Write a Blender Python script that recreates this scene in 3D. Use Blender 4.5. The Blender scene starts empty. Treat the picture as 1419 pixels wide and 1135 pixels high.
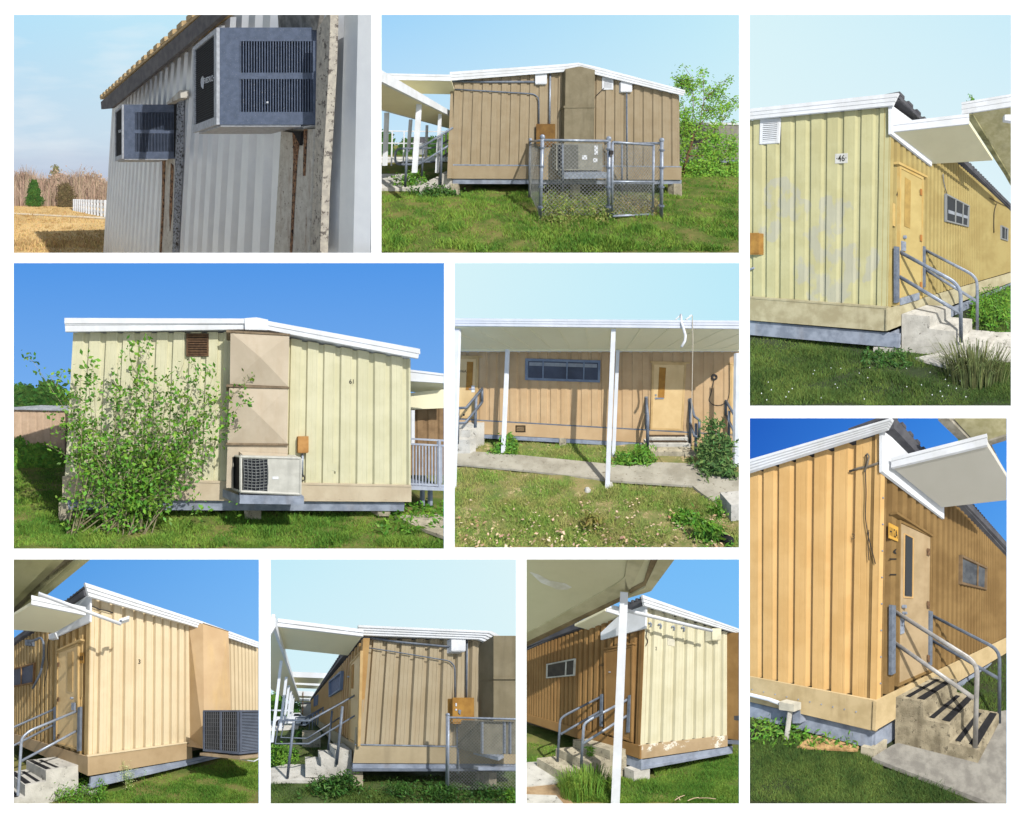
import bpy, bmesh, math, random
import numpy as np
from mathutils import Vector, Matrix

scn = bpy.context.scene
COL = scn.collection
# ------------------------------------------------------------------ camera, world, sun, exposure
W0, FPX = 1419.0, 4500.0          # width of the view in photo pixels, focal length in the same unit
CX = 709.5
cam_d = bpy.data.cameras.new('camera'); cam = bpy.data.objects.new('camera', cam_d); COL.objects.link(cam)
cam_d.sensor_width = 36; cam_d.lens = 36*FPX/W0; cam_d.sensor_fit = 'HORIZONTAL'
cam_d.shift_y = -567.5/W0
cam_d.clip_start = 0.5; cam_d.clip_end = 400
cam.rotation_euler = (math.radians(90), 0, 0)
scn.camera = cam
SUN_EL, SUN_AZ = math.radians(42), math.radians(32)       # azimuth: to the right of straight behind the camera
world = bpy.data.worlds.new('World'); scn.world = world; world.use_nodes = True
wn = world.node_tree.nodes; wl = world.node_tree.links
bg = wn['Background']; skyt = wn.new('ShaderNodeTexSky'); skyt.sky_type = 'NISHITA'; skyt.sun_disc = False
skyt.sun_elevation = SUN_EL; skyt.sun_rotation = math.pi - SUN_AZ
skyt.air_density = 1.2; skyt.dust_density = 1.5
wl.new(skyt.outputs[0], bg.inputs[0]); bg.inputs[1].default_value = 0.10
sun_d = bpy.data.lights.new('sun', 'SUN'); sun_d.energy = 4.4; sun_d.angle = math.radians(0.5); sun_d.color = (1, .975, .93)
sun = bpy.data.objects.new('sun', sun_d); COL.objects.link(sun)
SD = Vector((math.sin(SUN_AZ)*math.cos(SUN_EL), -math.cos(SUN_AZ)*math.cos(SUN_EL), math.sin(SUN_EL)))
sun.rotation_euler = SD.to_track_quat('Z', 'Y').to_euler(); sun.location = (0, 0, 30)
scn.view_settings.view_transform = 'Standard'; scn.view_settings.look = 'None'
scn.view_settings.exposure = 0.0; scn.view_settings.gamma = 1
scn.render.engine = 'CYCLES'
scn.cycles.max_bounces = 6; scn.cycles.diffuse_bounces = 3; scn.cycles.transparent_max_bounces = 6

# ------------------------------------------------------------------ materials
def lin(c, g=1.0):
    r = []
    for v in c[:3]:
        v = v/255.0
        v = v/12.92 if v <= .04045 else ((v+.055)/1.055)**2.4
        r.append(min(v*g, .95))
    return (*r, 1)
MATS = {}
def mat(name, c, c2=None, scale=6, rough=.7, metal=0, bump=.0, bscale=40, streak=0, streakc=None, spots=0, spotc=(40,34,30), spscale=14, island=0, spec=.35, g=1.0, detail=6):
    if name in MATS: return MATS[name]
    m = bpy.data.materials.new(name); m.use_nodes = True; nt = m.node_tree; N = nt.nodes; L = nt.links
    p = N['Principled BSDF']; p.inputs['Roughness'].default_value = rough; p.inputs['Metallic'].default_value = metal
    p.inputs['Specular IOR Level'].default_value = spec
    tc = N.new('ShaderNodeTexCoord')
    def noise(sc, vec=(1,1,1), det=detail, rg=.6):
        mp = N.new('ShaderNodeMapping'); mp.inputs['Scale'].default_value = vec; L.new(tc.outputs['Object'], mp.inputs[0])
        n = N.new('ShaderNodeTexNoise'); n.inputs['Scale'].default_value = sc; n.inputs['Detail'].default_value = det; n.inputs['Roughness'].default_value = rg
        L.new(mp.outputs[0], n.inputs[0]); return n.outputs[0]
    def ramp(fac, a, b):
        r = N.new('ShaderNodeMapRange'); r.inputs['From Min'].default_value = a; r.inputs['From Max'].default_value = b
        r.interpolation_type = 'SMOOTHSTEP'; L.new(fac, r.inputs[0]); return r.outputs[0]
    def mix(fac, a, b):
        x = N.new('ShaderNodeMix'); x.data_type = 'RGBA'
        L.new(fac, x.inputs[0]) if not isinstance(fac, float) else setattr(x.inputs[0], 'default_value', fac)
        for i, v in ((6, a), (7, b)):
            if isinstance(v, tuple): x.inputs[i].default_value = v
            else: L.new(v, x.inputs[i])
        return x.outputs[2]
    A = lin(c, g); B = lin(c2 if c2 else tuple(v*.9 for v in c), g)
    out = mix(ramp(noise(scale), .35, .65), A, B)
    if streak:
        sc_ = lin(streakc if streakc else tuple(v*.62 for v in c), g)
        f = ramp(noise(1.6, (2.2, 2.2, .35), 4), .50, .78)
        mm = N.new('ShaderNodeMath'); mm.operation = 'MULTIPLY'; mm.inputs[1].default_value = streak; L.new(f, mm.inputs[0])
        out = mix(mm.outputs[0], out, sc_)
    if spots:
        f = ramp(noise(spscale, det=8, rg=.75), .62-spots*.25, .66-spots*.25)
        out = mix(f, out, lin(spotc, g))
    if island:
        ge = N.new('ShaderNodeNewGeometry'); 
        hs = N.new('ShaderNodeMapRange'); hs.inputs['To Min'].default_value = 1-island; hs.inputs['To Max'].default_value = 1+island
        L.new(ge.outputs['Random Per Island'], hs.inputs[0])
        hv = N.new('ShaderNodeHueSaturation'); L.new(out, hv.inputs['Color']); L.new(hs.outputs[0], hv.inputs['Value']); 
        h2 = N.new('ShaderNodeMapRange'); h2.inputs['To Min'].default_value = .5-island*.07; h2.inputs['To Max'].default_value = .5+island*.05
        wn_ = N.new('ShaderNodeTexWhiteNoise'); wn_.noise_dimensions = '1D'; L.new(ge.outputs['Random Per Island'], wn_.inputs['W']); L.new(wn_.outputs[0], h2.inputs[0]); L.new(h2.outputs[0], hv.inputs['Hue'])
        out = hv.outputs[0]
    L.new(out, p.inputs['Base Color'])
    if bump:
        b = N.new('ShaderNodeBump'); b.inputs['Strength'].default_value = bump; b.inputs['Distance'].default_value = .02
        L.new(noise(bscale), b.inputs['Height']); L.new(b.outputs[0], p.inputs['Normal'])
    MATS[name] = m; return m

def sky_mat(name, tl, tr, bl, br, cloud=None, wisp=0):
    m = bpy.data.materials.new(name); m.use_nodes = True; nt = m.node_tree; N = nt.nodes; L = nt.links
    N.remove(N['Principled BSDF']); e = N.new('ShaderNodeEmission'); L.new(e.outputs[0], N['Material Output'].inputs[0])
    tc = N.new('ShaderNodeTexCoord'); sp = N.new('ShaderNodeSeparateXYZ'); L.new(tc.outputs['Generated'], sp.inputs[0])
    def mix(fac, a, b):
        x = N.new('ShaderNodeMix'); x.data_type = 'RGBA'; L.new(fac, x.inputs[0])
        for i, v in ((6, a), (7, b)):
            if isinstance(v, tuple): x.inputs[i].default_value = v
            else: L.new(v, x.inputs[i])
        return x.outputs[2]
    top = mix(sp.outputs[0], lin(tl), lin(tr)); bot = mix(sp.outputs[0], lin(bl), lin(br))
    out = mix(sp.outputs[2], bot, top)
    if wisp:
        mp = N.new('ShaderNodeMapping'); mp.inputs['Scale'].default_value = (1.2, 1, 3.5); L.new(tc.outputs['Generated'], mp.inputs[0])
        n = N.new('ShaderNodeTexNoise'); n.inputs['Scale'].default_value = 2.2; n.inputs['Detail'].default_value = 7; L.new(mp.outputs[0], n.inputs[0])
        r = N.new('ShaderNodeMapRange'); r.inputs['From Min'].default_value = .45; r.inputs['From Max'].default_value = .8; r.inputs['To Max'].default_value = wisp; L.new(n.outputs[0], r.inputs[0])
        out = mix(r.outputs[0], out, lin((245, 248, 250)))
    if cloud:                      # a low bank of grey-blue cloud with a ragged upper edge
        z0, z1, cc = cloud
        mp = N.new('ShaderNodeMapping'); mp.inputs['Scale'].default_value = (1.5, 1, 8); L.new(tc.outputs['Generated'], mp.inputs[0])
        n = N.new('ShaderNodeTexNoise'); n.inputs['Scale'].default_value = 3; n.inputs['Detail'].default_value = 6; L.new(mp.outputs[0], n.inputs[0])
        a = N.new('ShaderNodeMath'); a.operation = 'MULTIPLY_ADD'; a.inputs[1].default_value = .12; L.new(n.outputs[0], a.inputs[0]); L.new(sp.outputs[2], a.inputs[2])
        r = N.new('ShaderNodeMapRange'); r.inputs['From Min'].default_value = z1+.06; r.inputs['From Max'].default_value = z0+.06; r.interpolation_type = 'SMOOTHSTEP'; L.new(a.outputs[0], r.inputs[0])
        out = mix(r.outputs[0], out, lin(cc))
    L.new(out, e.inputs[0]); return m

def glass_mat():
    m = bpy.data.materials.new('window_glass'); m.use_nodes = True; p = m.node_tree.nodes['Principled BSDF']
    p.inputs['Base Color'].default_value = (.03, .035, .04, 1); p.inputs['Roughness'].default_value = .08; p.inputs['Specular IOR Level'].default_value = .6
    return m
M_GLASS = glass_mat()

# ------------------------------------------------------------------ a diorama: its own lens, relief depth and rectangle
class Plane:
    def __init__(s, p0, e, up=(0, 0, 1.0)):          # wall plane through p0 along horizontal direction e; n faces the viewer
        s.p0 = np.array(p0, float); e = np.array([e[0], e[1], 0.0]); s.e = e/np.linalg.norm(e)
        n = np.cross(np.array(up, float), s.e); n /= np.linalg.norm(n)
        if np.dot(n, s.p0) > 0: n = -n
        s.n = n
class Pan:
    def __init__(s, rect, org, sc, px, hy, f, Yf, Yb, zn, h=1.6):
        s.u0, s.v0, s.u1, s.v1 = rect; s.org = org; s.sc = sc; s.px, s.hy, s.f = px, hy, f
        s.Yf, s.Yb, s.zn, s.h = Yf, Yb, zn, h
    def corner(s, base, top, bot, e1, e2):      # two wall planes sharing one (slightly leaning) corner line
        Y = s.gnd(base)[1]; B = s.ray(bot)*Y; up = s.ray(top)*Y-B
        return s.gnd(base), Plane(B, e1, up), Plane(B, e2, up)
    def ray(s, q): return np.array([(q[0]-s.px)/s.f, 1.0, (s.hy-q[1])/s.f])
    def hit(s, pl, q, off=0.0):
        if isinstance(pl, Plane):
            r = s.ray(q); t = (np.dot(pl.n, pl.p0)+off)/np.dot(pl.n, r); return r*t
        return s.ray(q)*pl            # a number: frontal plane at that depth
    def flat(s, q, z):               # horizontal plane, z above eye level
        r = s.ray(q); return r*(z/r[2])
    def gnd(s, q, z=0.0): return s.flat(q, -s.h+z)
    def gxy(s, x, y, z=0.0): return np.array([x, y, -s.h+z])
    def front(s, Y, x=0): return Plane((x, Y, 0), (1, 0))
    def map(s, P):                    # relief: nearer things deeper in front, the horizon on the back board
        P = np.asarray(P, float).reshape(-1, 3)
        u = s.org[0]+s.sc*(s.px+s.f*P[:, 0]/P[:, 1]); v = s.org[1]+s.sc*(s.hy-s.f*P[:, 2]/P[:, 1])
        Ym = 1.0/(1/s.Yb+(1/s.Yf-1/s.Yb)*s.zn/P[:, 1])
        return np.stack([(u-CX)/FPX*Ym, Ym, -v/FPX*Ym], 1)
    def zx(s, u): return (u-s.org[0])/s.sc
    def zy(s, v): return (v-s.org[1])/s.sc

def tagset(o, label=None, cat=None, group=None, kind=None):
    if label: o['label'] = label
    if cat: o['category'] = cat
    if group: o['group'] = group
    if kind: o['kind'] = kind
def thing(pan, name, base, label, cat, group=None):
    o = bpy.data.objects.new(name, None); COL.objects.link(o); o.location = Vector(pan.map(base)[0]); o.empty_display_size = .2
    tagset(o, label, cat, group); return o
def root_loc(o):
    while o.parent: o = o.parent
    return np.array(o.location)

class MB:
    def __init__(s): s.V = []; s.F = []
    def add(s, vs, fs):
        b = len(s.V); s.V.extend([tuple(map(float, v)) for v in vs]); s.F.extend([tuple(b+i for i in f) for f in fs]); return s
    def quad(s, a, b, c, d): return s.add([a, b, c, d], [(0, 1, 2, 3)])
    def prism(s, pts, vec):
        n = len(pts); pts = [np.array(p, float) for p in pts]; vec = np.array(vec, float)
        vs = pts+[p+vec for p in pts]
        fs = [tuple(range(n)), tuple(range(2*n-1, n-1, -1))]+[(i, n+i, n+(i+1) % n, (i+1) % n) for i in range(n)]
        return s.add(vs, fs)
    def box(s, x0, x1, y0, y1, z0, z1):
        return s.prism([(x0, y0, z0), (x1, y0, z0), (x1, y0, z1), (x0, y0, z1)], (0, y1-y0, 0))
    def obox(s, o, a, b, c):
        o, a, b, c = [np.array(t, float) for t in (o, a, b, c)]
        return s.prism([o, o+a, o+a+b, o+b], c)
    def tube(s, path, r, n=8, r2=None):
        P = [np.array(p, float) for p in path]; k = len(P); rings = []
        prev = None
        for i, p in enumerate(P):
            d = (P[i+1]-p) if i == 0 else (p-P[i-1]) if i == k-1 else ((P[i+1]-p)/max(1e-9, np.linalg.norm(P[i+1]-p))+(p-P[i-1])/max(1e-9, np.linalg.norm(p-P[i-1])))
            d = d/max(1e-9, np.linalg.norm(d))
            if prev is None:
                a = np.cross(d, [0, 0, 1.0]); 
                if np.linalg.norm(a) < .1: a = np.cross(d, [1.0, 0, 0])
            else: a = prev-d*np.dot(prev, d)
            a /= max(1e-9, np.linalg.norm(a)); prev = a; b = np.cross(d, a)
            rr = r if r2 is None else r+(r2-r)*i/(k-1)
            rings.append([p+rr*(a*math.cos(2*math.pi*j/n)+b*math.sin(2*math.pi*j/n)) for j in range(n)])
        vs = [v for R in rings for v in R]; fs = []
        for i in range(k-1):
            for j in range(n): fs.append((i*n+j, i*n+(j+1) % n, (i+1)*n+(j+1) % n, (i+1)*n+j))
        fs.append(tuple(range(n-1, -1, -1))); fs.append(tuple((k-1)*n+j for j in range(n)))
        return s.add(vs, fs)
    def ball(s, c, r, n=8, m=6):
        vs = []; fs = []; c = np.array(c, float)
        for i in range(m+1):
            t = math.pi*i/m
            for j in range(n): vs.append(c+r*np.array([math.sin(t)*math.cos(2*math.pi*j/n), math.sin(t)*math.sin(2*math.pi*j/n), math.cos(t)]))
        for i in range(m):
            for j in range(n): fs.append((i*n+j, (i+1)*n+j, (i+1)*n+(j+1) % n, i*n+(j+1) % n))
        return s.add(vs, fs)
    def build(s, pan, name, m, parent=None, label=None, cat=None, group=None, kind=None, smooth=False, clip=True, recalc=True):
        Pm = pan.map(s.V)
        me = bpy.data.meshes.new(name)
        u = Pm[:, 0]/Pm[:, 1]*FPX+CX; v = -Pm[:, 2]/Pm[:, 1]*FPX
        need = [u.min() < pan.u0, u.max() > pan.u1, v.min() < pan.v0, v.max() > pan.v1]
        big = len(s.V) > 60000
        me.from_pydata([tuple(p) for p in Pm], [], s.F)
        if clip == 'drop':
            bad = (u < pan.u0) | (u > pan.u1) | (v > pan.v1) | (v < pan.v0)
            keep = [f for f in s.F if not any(bad[i] for i in f)]
            me.clear_geometry(); me.from_pydata([tuple(p) for p in Pm], [], keep); clip = False
        if recalc or (clip and any(need)):
            bm = bmesh.new(); bm.from_mesh(me)
            if clip and not big:
                for k, (ok, nrm) in enumerate(zip(need, [(1, -(pan.u0-CX)/FPX, 0), (-1, (pan.u1-CX)/FPX, 0), (0, -pan.v0/FPX, -1), (0, (pan.v1)/FPX, 1)])):
                    if ok:
                        bmesh.ops.bisect_plane(bm, geom=bm.verts[:]+bm.edges[:]+bm.faces[:], plane_co=(0, 0, 0), plane_no=nrm, clear_inner=True, clear_outer=False)
            if recalc: bmesh.ops.recalc_face_normals(bm, faces=bm.faces[:])
            bm.to_mesh(me); bm.free()
        n = len(me.vertices)
        if n == 0: bpy.data.meshes.remove(me); return None
        co = np.empty(n*3); me.vertices.foreach_get('co', co); co = co.reshape(-1, 3)
        if parent is not None: base = root_loc(parent)
        else: base = np.array([(co[:, 0].min()+co[:, 0].max())/2, (co[:, 1].min()+co[:, 1].max())/2, co[:, 2].min()])
        me.vertices.foreach_set('co', (co-base).ravel())
        if smooth: me.polygons.foreach_set('use_smooth', [len(p.vertices) == 4 for p in me.polygons])
        me.materials.append(m); me.update()
        o = bpy.data.objects.new(name, me); COL.objects.link(o)
        if parent is not None: o.parent = parent
        else: o.location = base
        if cat == 'weeds' and kind is None: kind = 'stuff'
        tagset(o, label, cat, group, kind); return o

# px-quad helpers ------------------------------------------------------
def plate(pan, pl, q, th=.03, off=0.0, mb=None):      # polygon of pixels lying on plane pl at offset off, thickness th towards the wall
    mb = mb or MB(); nn = pl.n if isinstance(pl, Plane) else np.array([0, -1.0, 0])
    P = [pan.hit(pl, p, off+th) if isinstance(pl, Plane) else pan.ray(p)*(pl-off-th) for p in q]
    return mb.prism(P, -nn*th)
def rect(x0, y0, x1, y1): return [(x0, y0), (x1, y0), (x1, y1), (x0, y1)]
def interp(pts, t):
    n = len(pts)
    if t <= 0: return pts[0]+(pts[1]-pts[0])*(t/1e-9 if False else 0)
    S = [0]
    for i in range(n-1): S.append(S[-1]+np.linalg.norm(pts[i+1][:2]-pts[i][:2]))
    T = S[-1]*min(1, max(0, t))
    for i in range(n-1):
        if T <= S[i+1]+1e-9: k = (T-S[i])/max(1e-9, S[i+1]-S[i]); return pts[i]+(pts[i+1]-pts[i])*k
    return pts[-1]
PROFILE = [(0, 0), (.068, 0), (.074, -.006), (.080, 0), (.150, 0), (.156, -.008), (.162, 0), (.192, 0), (.203, -.075), (.291, -.075), (.302, 0)]
PROF_SIDE = [(0, 0), (.12, 0), (.138, -.075), (.225, -.075), (.243, 0), (.244, 0)]
def corr(pan, pl, top, bot, name, m, parent, period=.305, prof=None, depth=1.0, shift=0.0, off=0.0, label=None):
    T = [pan.hit(pl, p, off) for p in top]; B = [pan.hit(pl, p, off) for p in bot]
    L = np.linalg.norm(B[-1][:2]-B[0][:2]); prof = prof or PROFILE; pp = prof[-1][0]; k = period/pp*1.0
    tv = [0.0]; dv = [0.0]; s = -shift*period
    while s < L:
        for (a, d) in prof:
            x = s+a*period/.305
            if 0 < x < L: tv.append(x/L); dv.append(d*depth)
        s += period
    tv.append(1.0); dv.append(dv[-1])
    vs = []; fs = []; n = pl.n
    Tl = [interp(T, t) for t in tv]; Bl = [interp(B, t) for t in tv]
    for i in range(len(tv)):
        vs += [Bl[i]+n*dv[i], Tl[i]+n*dv[i], Bl[i]-n*.125, Tl[i]-n*.125]
    N = len(tv)
    for i in range(N-1):
        a = 4*i; b = a+4
        fs += [(a, b, b+1, a+1), (a+2, a+3, b+3, b+2), (a, a+2, b+2, b), (a+1, b+1, b+3, a+3)]
    fs += [(0, 1, 3, 2), (4*N-4, 4*N-2, 4*N-1, 4*N-3)]
    return MB().add(vs, fs).build(pan, name, m, parent, label=label)
def frame_ring(pan, pl, x0y0, x1y0, x1y1, x0y1, w, th, off, mb):   # four bars around a px quad (quad = outer edge)
    q = [np.array(p, float) for p in (x0y0, x1y0, x1y1, x0y1)]; c = sum(q)/4
    P = [pan.hit(pl, p, off+th) for p in q]
    ex = P[1]-P[0]; ex /= np.linalg.norm(ex); ey = P[3]-P[0]; ey /= np.linalg.norm(ey)
    I = [P[0]+ex*w+ey*w, P[1]-ex*w+ey*w, P[2]-ex*w-ey*w, P[3]+ex*w-ey*w]
    for i in range(4):
        j = (i+1) % 4; mb.prism([P[i], P[j], I[j], I[i]], -pl.n*th)
    return mb, I
def text_on(pan, pl, s, q, m, parent, off=.0, th=.004, name='lettering', label=None, bold=.012):
    # q: top-left, top-right, bottom-left pixels of the text's box
    cu = bpy.data.curves.new('t', 'FONT'); cu.body = s; cu.offset = bold; cu.resolution_u = 3
    o = bpy.data.objects.new('t', cu); COL.objects.link(o); bpy.context.view_layer.update()
    me = bpy.data.meshes.new_from_object(o.evaluated_get(bpy.context.evaluated_depsgraph_get()))
    V = np.array([v.co[:] for v in me.vertices]); F = [tuple(p.vertices) for p in me.polygons]
    bpy.data.objects.remove(o); bpy.data.curves.remove(cu); bpy.data.meshes.remove(me)
    V[:, 0] = (V[:, 0]-V[:, 0].min())/(V[:, 0].max()-V[:, 0].min()); V[:, 1] = (V[:, 1]-V[:, 1].min())/(V[:, 1].max()-V[:, 1].min())
    A, B, C = [pan.hit(pl, p, off+th) for p in q]
    vs = [C+(B-A)*v[0]+(A-C)*v[1] for v in V]
    return MB().add(vs, F).build(pan, name, m, parent, label=label, recalc=False)
def rail(pan, pl, paths, r, name, m, parent, n=8):
    out = []
    for pth in paths:
        mb = MB(); mb.tube([pan.hit(pl, p) for p in pth], r, n); out.append(mb.build(pan, name, m, parent, smooth=True))
    return out
def round_path(pts, k=4):            # soften the corners of a px path
    pts = [np.array(p, float) for p in pts]; out = [pts[0]]
    for i in range(1, len(pts)-1):
        a, b, c = pts[i-1], pts[i], pts[i+1]; la = min(.35*np.linalg.norm(a-b), 22); lc = min(.35*np.linalg.norm(c-b), 22)
        p = b+(a-b)/np.linalg.norm(a-b)*la; q = b+(c-b)/np.linalg.norm(c-b)*lc
        for j in range(k+1):
            t = j/k; out.append(p*(1-t)**2+2*b*t*(1-t)+q*t*t)
    out.append(pts[-1]); return out
def stairs(pan, pl, q0, q1, n, run, m, label, tread=None, gap=.02, first=None, base=None, group=None):
    # q0,q1: px on the wall plane at the height of the top tread, near and far ends
    a = pan.hit(pl, q0, gap); b = pan.hit(pl, q1, gap); zt = a[2]; zb = -pan.h; rise = (zt-zb)/n
    root = thing(pan, 'concrete_steps', (a[0], a[1], zb), label, 'steps', group)
    e = b-a; e[2] = 0; first = first or run
    x = [0, first]; prof = [(0, zt), (first, zt)]; xx = first
    for i in range(1, n):
        prof += [(xx, zt-rise*i), (xx+run, zt-rise*i)]; xx += run
    prof += [(xx, zb-.05), (0, zb-.05)]
    MB().prism([a*[1, 1, 0]+pl.n*d+np.array([0, 0, z]) for d, z in prof], e).build(pan, 'step_block', m, root)
    if tread:
        xx = 0
        for i in range(n):
            w = first if i == 0 else run
            z = zt-rise*i+.003
            o = a*[1, 1, 0]+pl.n*(xx+w-.11)+e*.06+np.array([0, 0, z])
            MB().obox(o, pl.n*.09, e*.88, (0, 0, .006)).build(pan, 'tread_strip', tread, root)
            if w > .24:
                o = a*[1, 1, 0]+pl.n*(xx+max(.03, w-.26))+e*.06+np.array([0, 0, z])
                MB().obox(o, pl.n*.06, e*.8, (0, 0, .006)).build(pan, 'tread_strip', tread, root)
            xx += w
    return root, a, e
def slab(pan, q, z, th, name, m, parent):       # horizontal slab whose underside shows the px polygon
    return MB().prism([pan.flat(p, z) for p in q], (0, 0, th)).build(pan, name, m, parent)
def edge_strip(pan, p, q, z, hgt, name, m, parent, th=.04, ribs=3):   # ribbed fascia along the underside edge p-q
    a = pan.flat(p, z); b = pan.flat(q, z); d = b-a; n = np.array([-d[1], d[0], 0]); n /= np.linalg.norm(n)
    if np.dot(n, a) > 0: n = -n
    mb = MB()
    for i in range(ribs):
        z0 = -.01+hgt*i/ribs; o = a+n*(.012*((i+1) % 2)+.004*i)+np.array([0, 0, z0])
        mb.obox(o, d, (0, 0, hgt/ribs*.97), n*th)
    return mb.build(pan, name, m, parent)

# ground, grass, foliage -------------------------------------------------
def ground(pan, m, bump=.02, name='ground', ybot=None, seed=0):
    rng = np.random.RandomState(seed); nx = 90
    ys = [1.0/t for t in np.linspace(1/(pan.zn*1.01), 1/600.0, 120)]
    xs = np.linspace(pan.zx(pan.u0-.0), pan.zx(pan.u1), nx+1)
    V = []; ph = rng.rand(8)*6
    for Y in ys:
        for x in xs:
            X = (x-pan.px)*Y/pan.f
            z = bump*(math.sin(X*1.7+ph[0])*math.cos(Y*1.3+ph[1])+.6*math.sin(X*3.9+Y*2.1+ph[2])+.4*math.sin(X*7.1-Y*6.3+ph[3]))*min(1, 12/Y)
            V.append((X, Y, -pan.h+z-.02))
    F = [(r*(nx+1)+i, r*(nx+1)+i+1, (r+1)*(nx+1)+i+1, (r+1)*(nx+1)+i) for r in range(len(ys)-1) for i in range(nx)]
    mb = MB(); mb.V = V; mb.F = F
    o = mb.build(pan, name, m, None, kind='structure', smooth=True, clip=False, recalc=False); return o
def in_poly(x, y, poly):
    c = False; j = len(poly)-1
    for i in range(len(poly)):
        (xi, yi), (xj, yj) = poly[i], poly[j]
        if (yi > y) != (yj > y) and x < (xj-xi)*(y-yi)/(yj-yi)+xi: c = not c
        j = i
    return c
def grass(pan, regions, m, name='grass', label='grass', seed=1, holes=()):
    # regions: (px polygon, count, height m, width m, lean)
    rng = random.Random(seed); V = []; F = []
    x_lo, x_hi = pan.zx(pan.u0), pan.zx(pan.u1); y_hi = pan.zy(pan.v1)
    for poly, cnt, hh, ww, lean in regions:
        xa = min(p[0] for p in poly); xb = max(p[0] for p in poly); ya = min(p[1] for p in poly); yb = max(p[1] for p in poly)
        k = 0; tries = 0
        while k < cnt and tries < cnt*4:
            tries += 1
            x = rng.uniform(xa, xb); y = ya+(yb-ya)*rng.random()**.9
            if not in_poly(x, y, poly): continue
            if any(in_poly(x, y, h) for h in holes): continue
            if y > y_hi-5: continue
            p = pan.gnd((x, y)); cl = .55+.9*(.5+.5*math.sin(p[0]*5.1+1.3*math.sin(p[1]*4)))*(.5+.5*math.cos(p[1]*6.3+p[0]*2))
            if rng.random() < .75*max(0, math.sin(p[0]*1.9+2*math.sin(p[1]*1.1))*math.sin(p[1]*2.3+p[0])-.25): tries -= .5; continue
            k += 1
            h = hh*rng.uniform(.35, 1.25)*cl; w = max(ww*rng.uniform(.6, 1.3), .0014*p[1]); a = rng.uniform(0, math.pi)
            dx, dy = math.cos(a)*w, math.sin(a)*w; lx = rng.gauss(0, lean)*h; ly = rng.gauss(0, lean)*h
            if not (x_lo+4 < x < x_hi-4): lx = 0; dx *= .4
            b = len(V); z = -pan.h-.03
            V += [(p[0]-dx, p[1]-dy, z), (p[0]+dx, p[1]+dy, z), (p[0]+lx*.4+dx*.6, p[1]+ly*.4+dy*.6, z+h*.6), (p[0]+lx*.4-dx*.6, p[1]+ly*.4-dy*.6, z+h*.6), (p[0]+lx, p[1]+ly, z+h)]
            F += [(b, b+1, b+2, b+3), (b+3, b+2, b+4)]
    mb = MB(); mb.V = V; mb.F = F
    return mb.build(pan, name, m, None, label=label, cat='grass', kind='stuff', clip='drop', recalc=False)
def leaf_mesh(centres, n, size, rng, spread, elong=1.0):
    mb = MB(); V = []; F = []
    for c in centres:
        for _ in range(n):
            p = np.array(c[:3])+np.array([rng.gauss(0, spread), rng.gauss(0, spread), rng.gauss(0, spread)])
            a = np.array([rng.gauss(0, 1), rng.gauss(0, 1), rng.gauss(0, 1)+.2]); a /= np.linalg.norm(a)+1e-9
            b = np.cross(a, [rng.gauss(0, 1), rng.gauss(0, 1), rng.gauss(0, 1)]); b /= np.linalg.norm(b)+1e-9
            s = size*rng.uniform(.6, 1.35); k = len(V)
            V += [tuple(p-a*s*elong), tuple(p+b*s*.5), tuple(p+a*s*elong), tuple(p-b*s*.5)]; F.append((k, k+1, k+2, k+3))
    mb.V = V; mb.F = F; return mb
def flower_bits(): pass

def bush(pan, base, stems, m_leaf, m_stem, name, label, cat='bush', leaf=.035, per=26, spread=.07, seed=1, r0=.012, group=None, crown='foliage', elong=.9, stemname='stem', gap=1.5):
    # stems: list of px paths already as 3D points
    root = thing(pan, name, base, label, cat, group); rng = random.Random(seed)
    mb = MB(); cs = []
    for st in stems:
        P = [np.array(p) for p in st]
        mb.tube(P, r0, 5, r0*.25)
        Ls = [np.linalg.norm(P[i+1]-P[i]) for i in range(len(P)-1)]; T = sum(Ls)
        steps = max(3, int(T/(spread*gap)))
        for i in range(steps):
            t = (i+.8)/steps
            if t < .22 and rng.random() < .6: continue
            c = interp3(P, Ls, T*t); cs.append(c)
            if rng.random() < .45:      # side twig
                d = np.array([rng.gauss(0, 1), rng.gauss(0, .8), rng.gauss(.3, .7)]); d /= np.linalg.norm(d); q = c+d*spread*rng.uniform(2, 5)
                mb.tube([c, q], r0*.35, 4, r0*.15); cs.append(q); cs.append((c+q)/2)
    mb.build(pan, stemname, m_stem, root, recalc=False)
    leaf_mesh(cs, per, leaf, rng, spread, elong).build(pan, crown, m_leaf, root, recalc=False)
    return root
def interp3(P, Ls, T):
    for i, l in enumerate(Ls):
        if T <= l or i == len(Ls)-1: return P[i]+(P[i+1]-P[i])*min(1, T/max(l, 1e-9))
        T -= l
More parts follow.
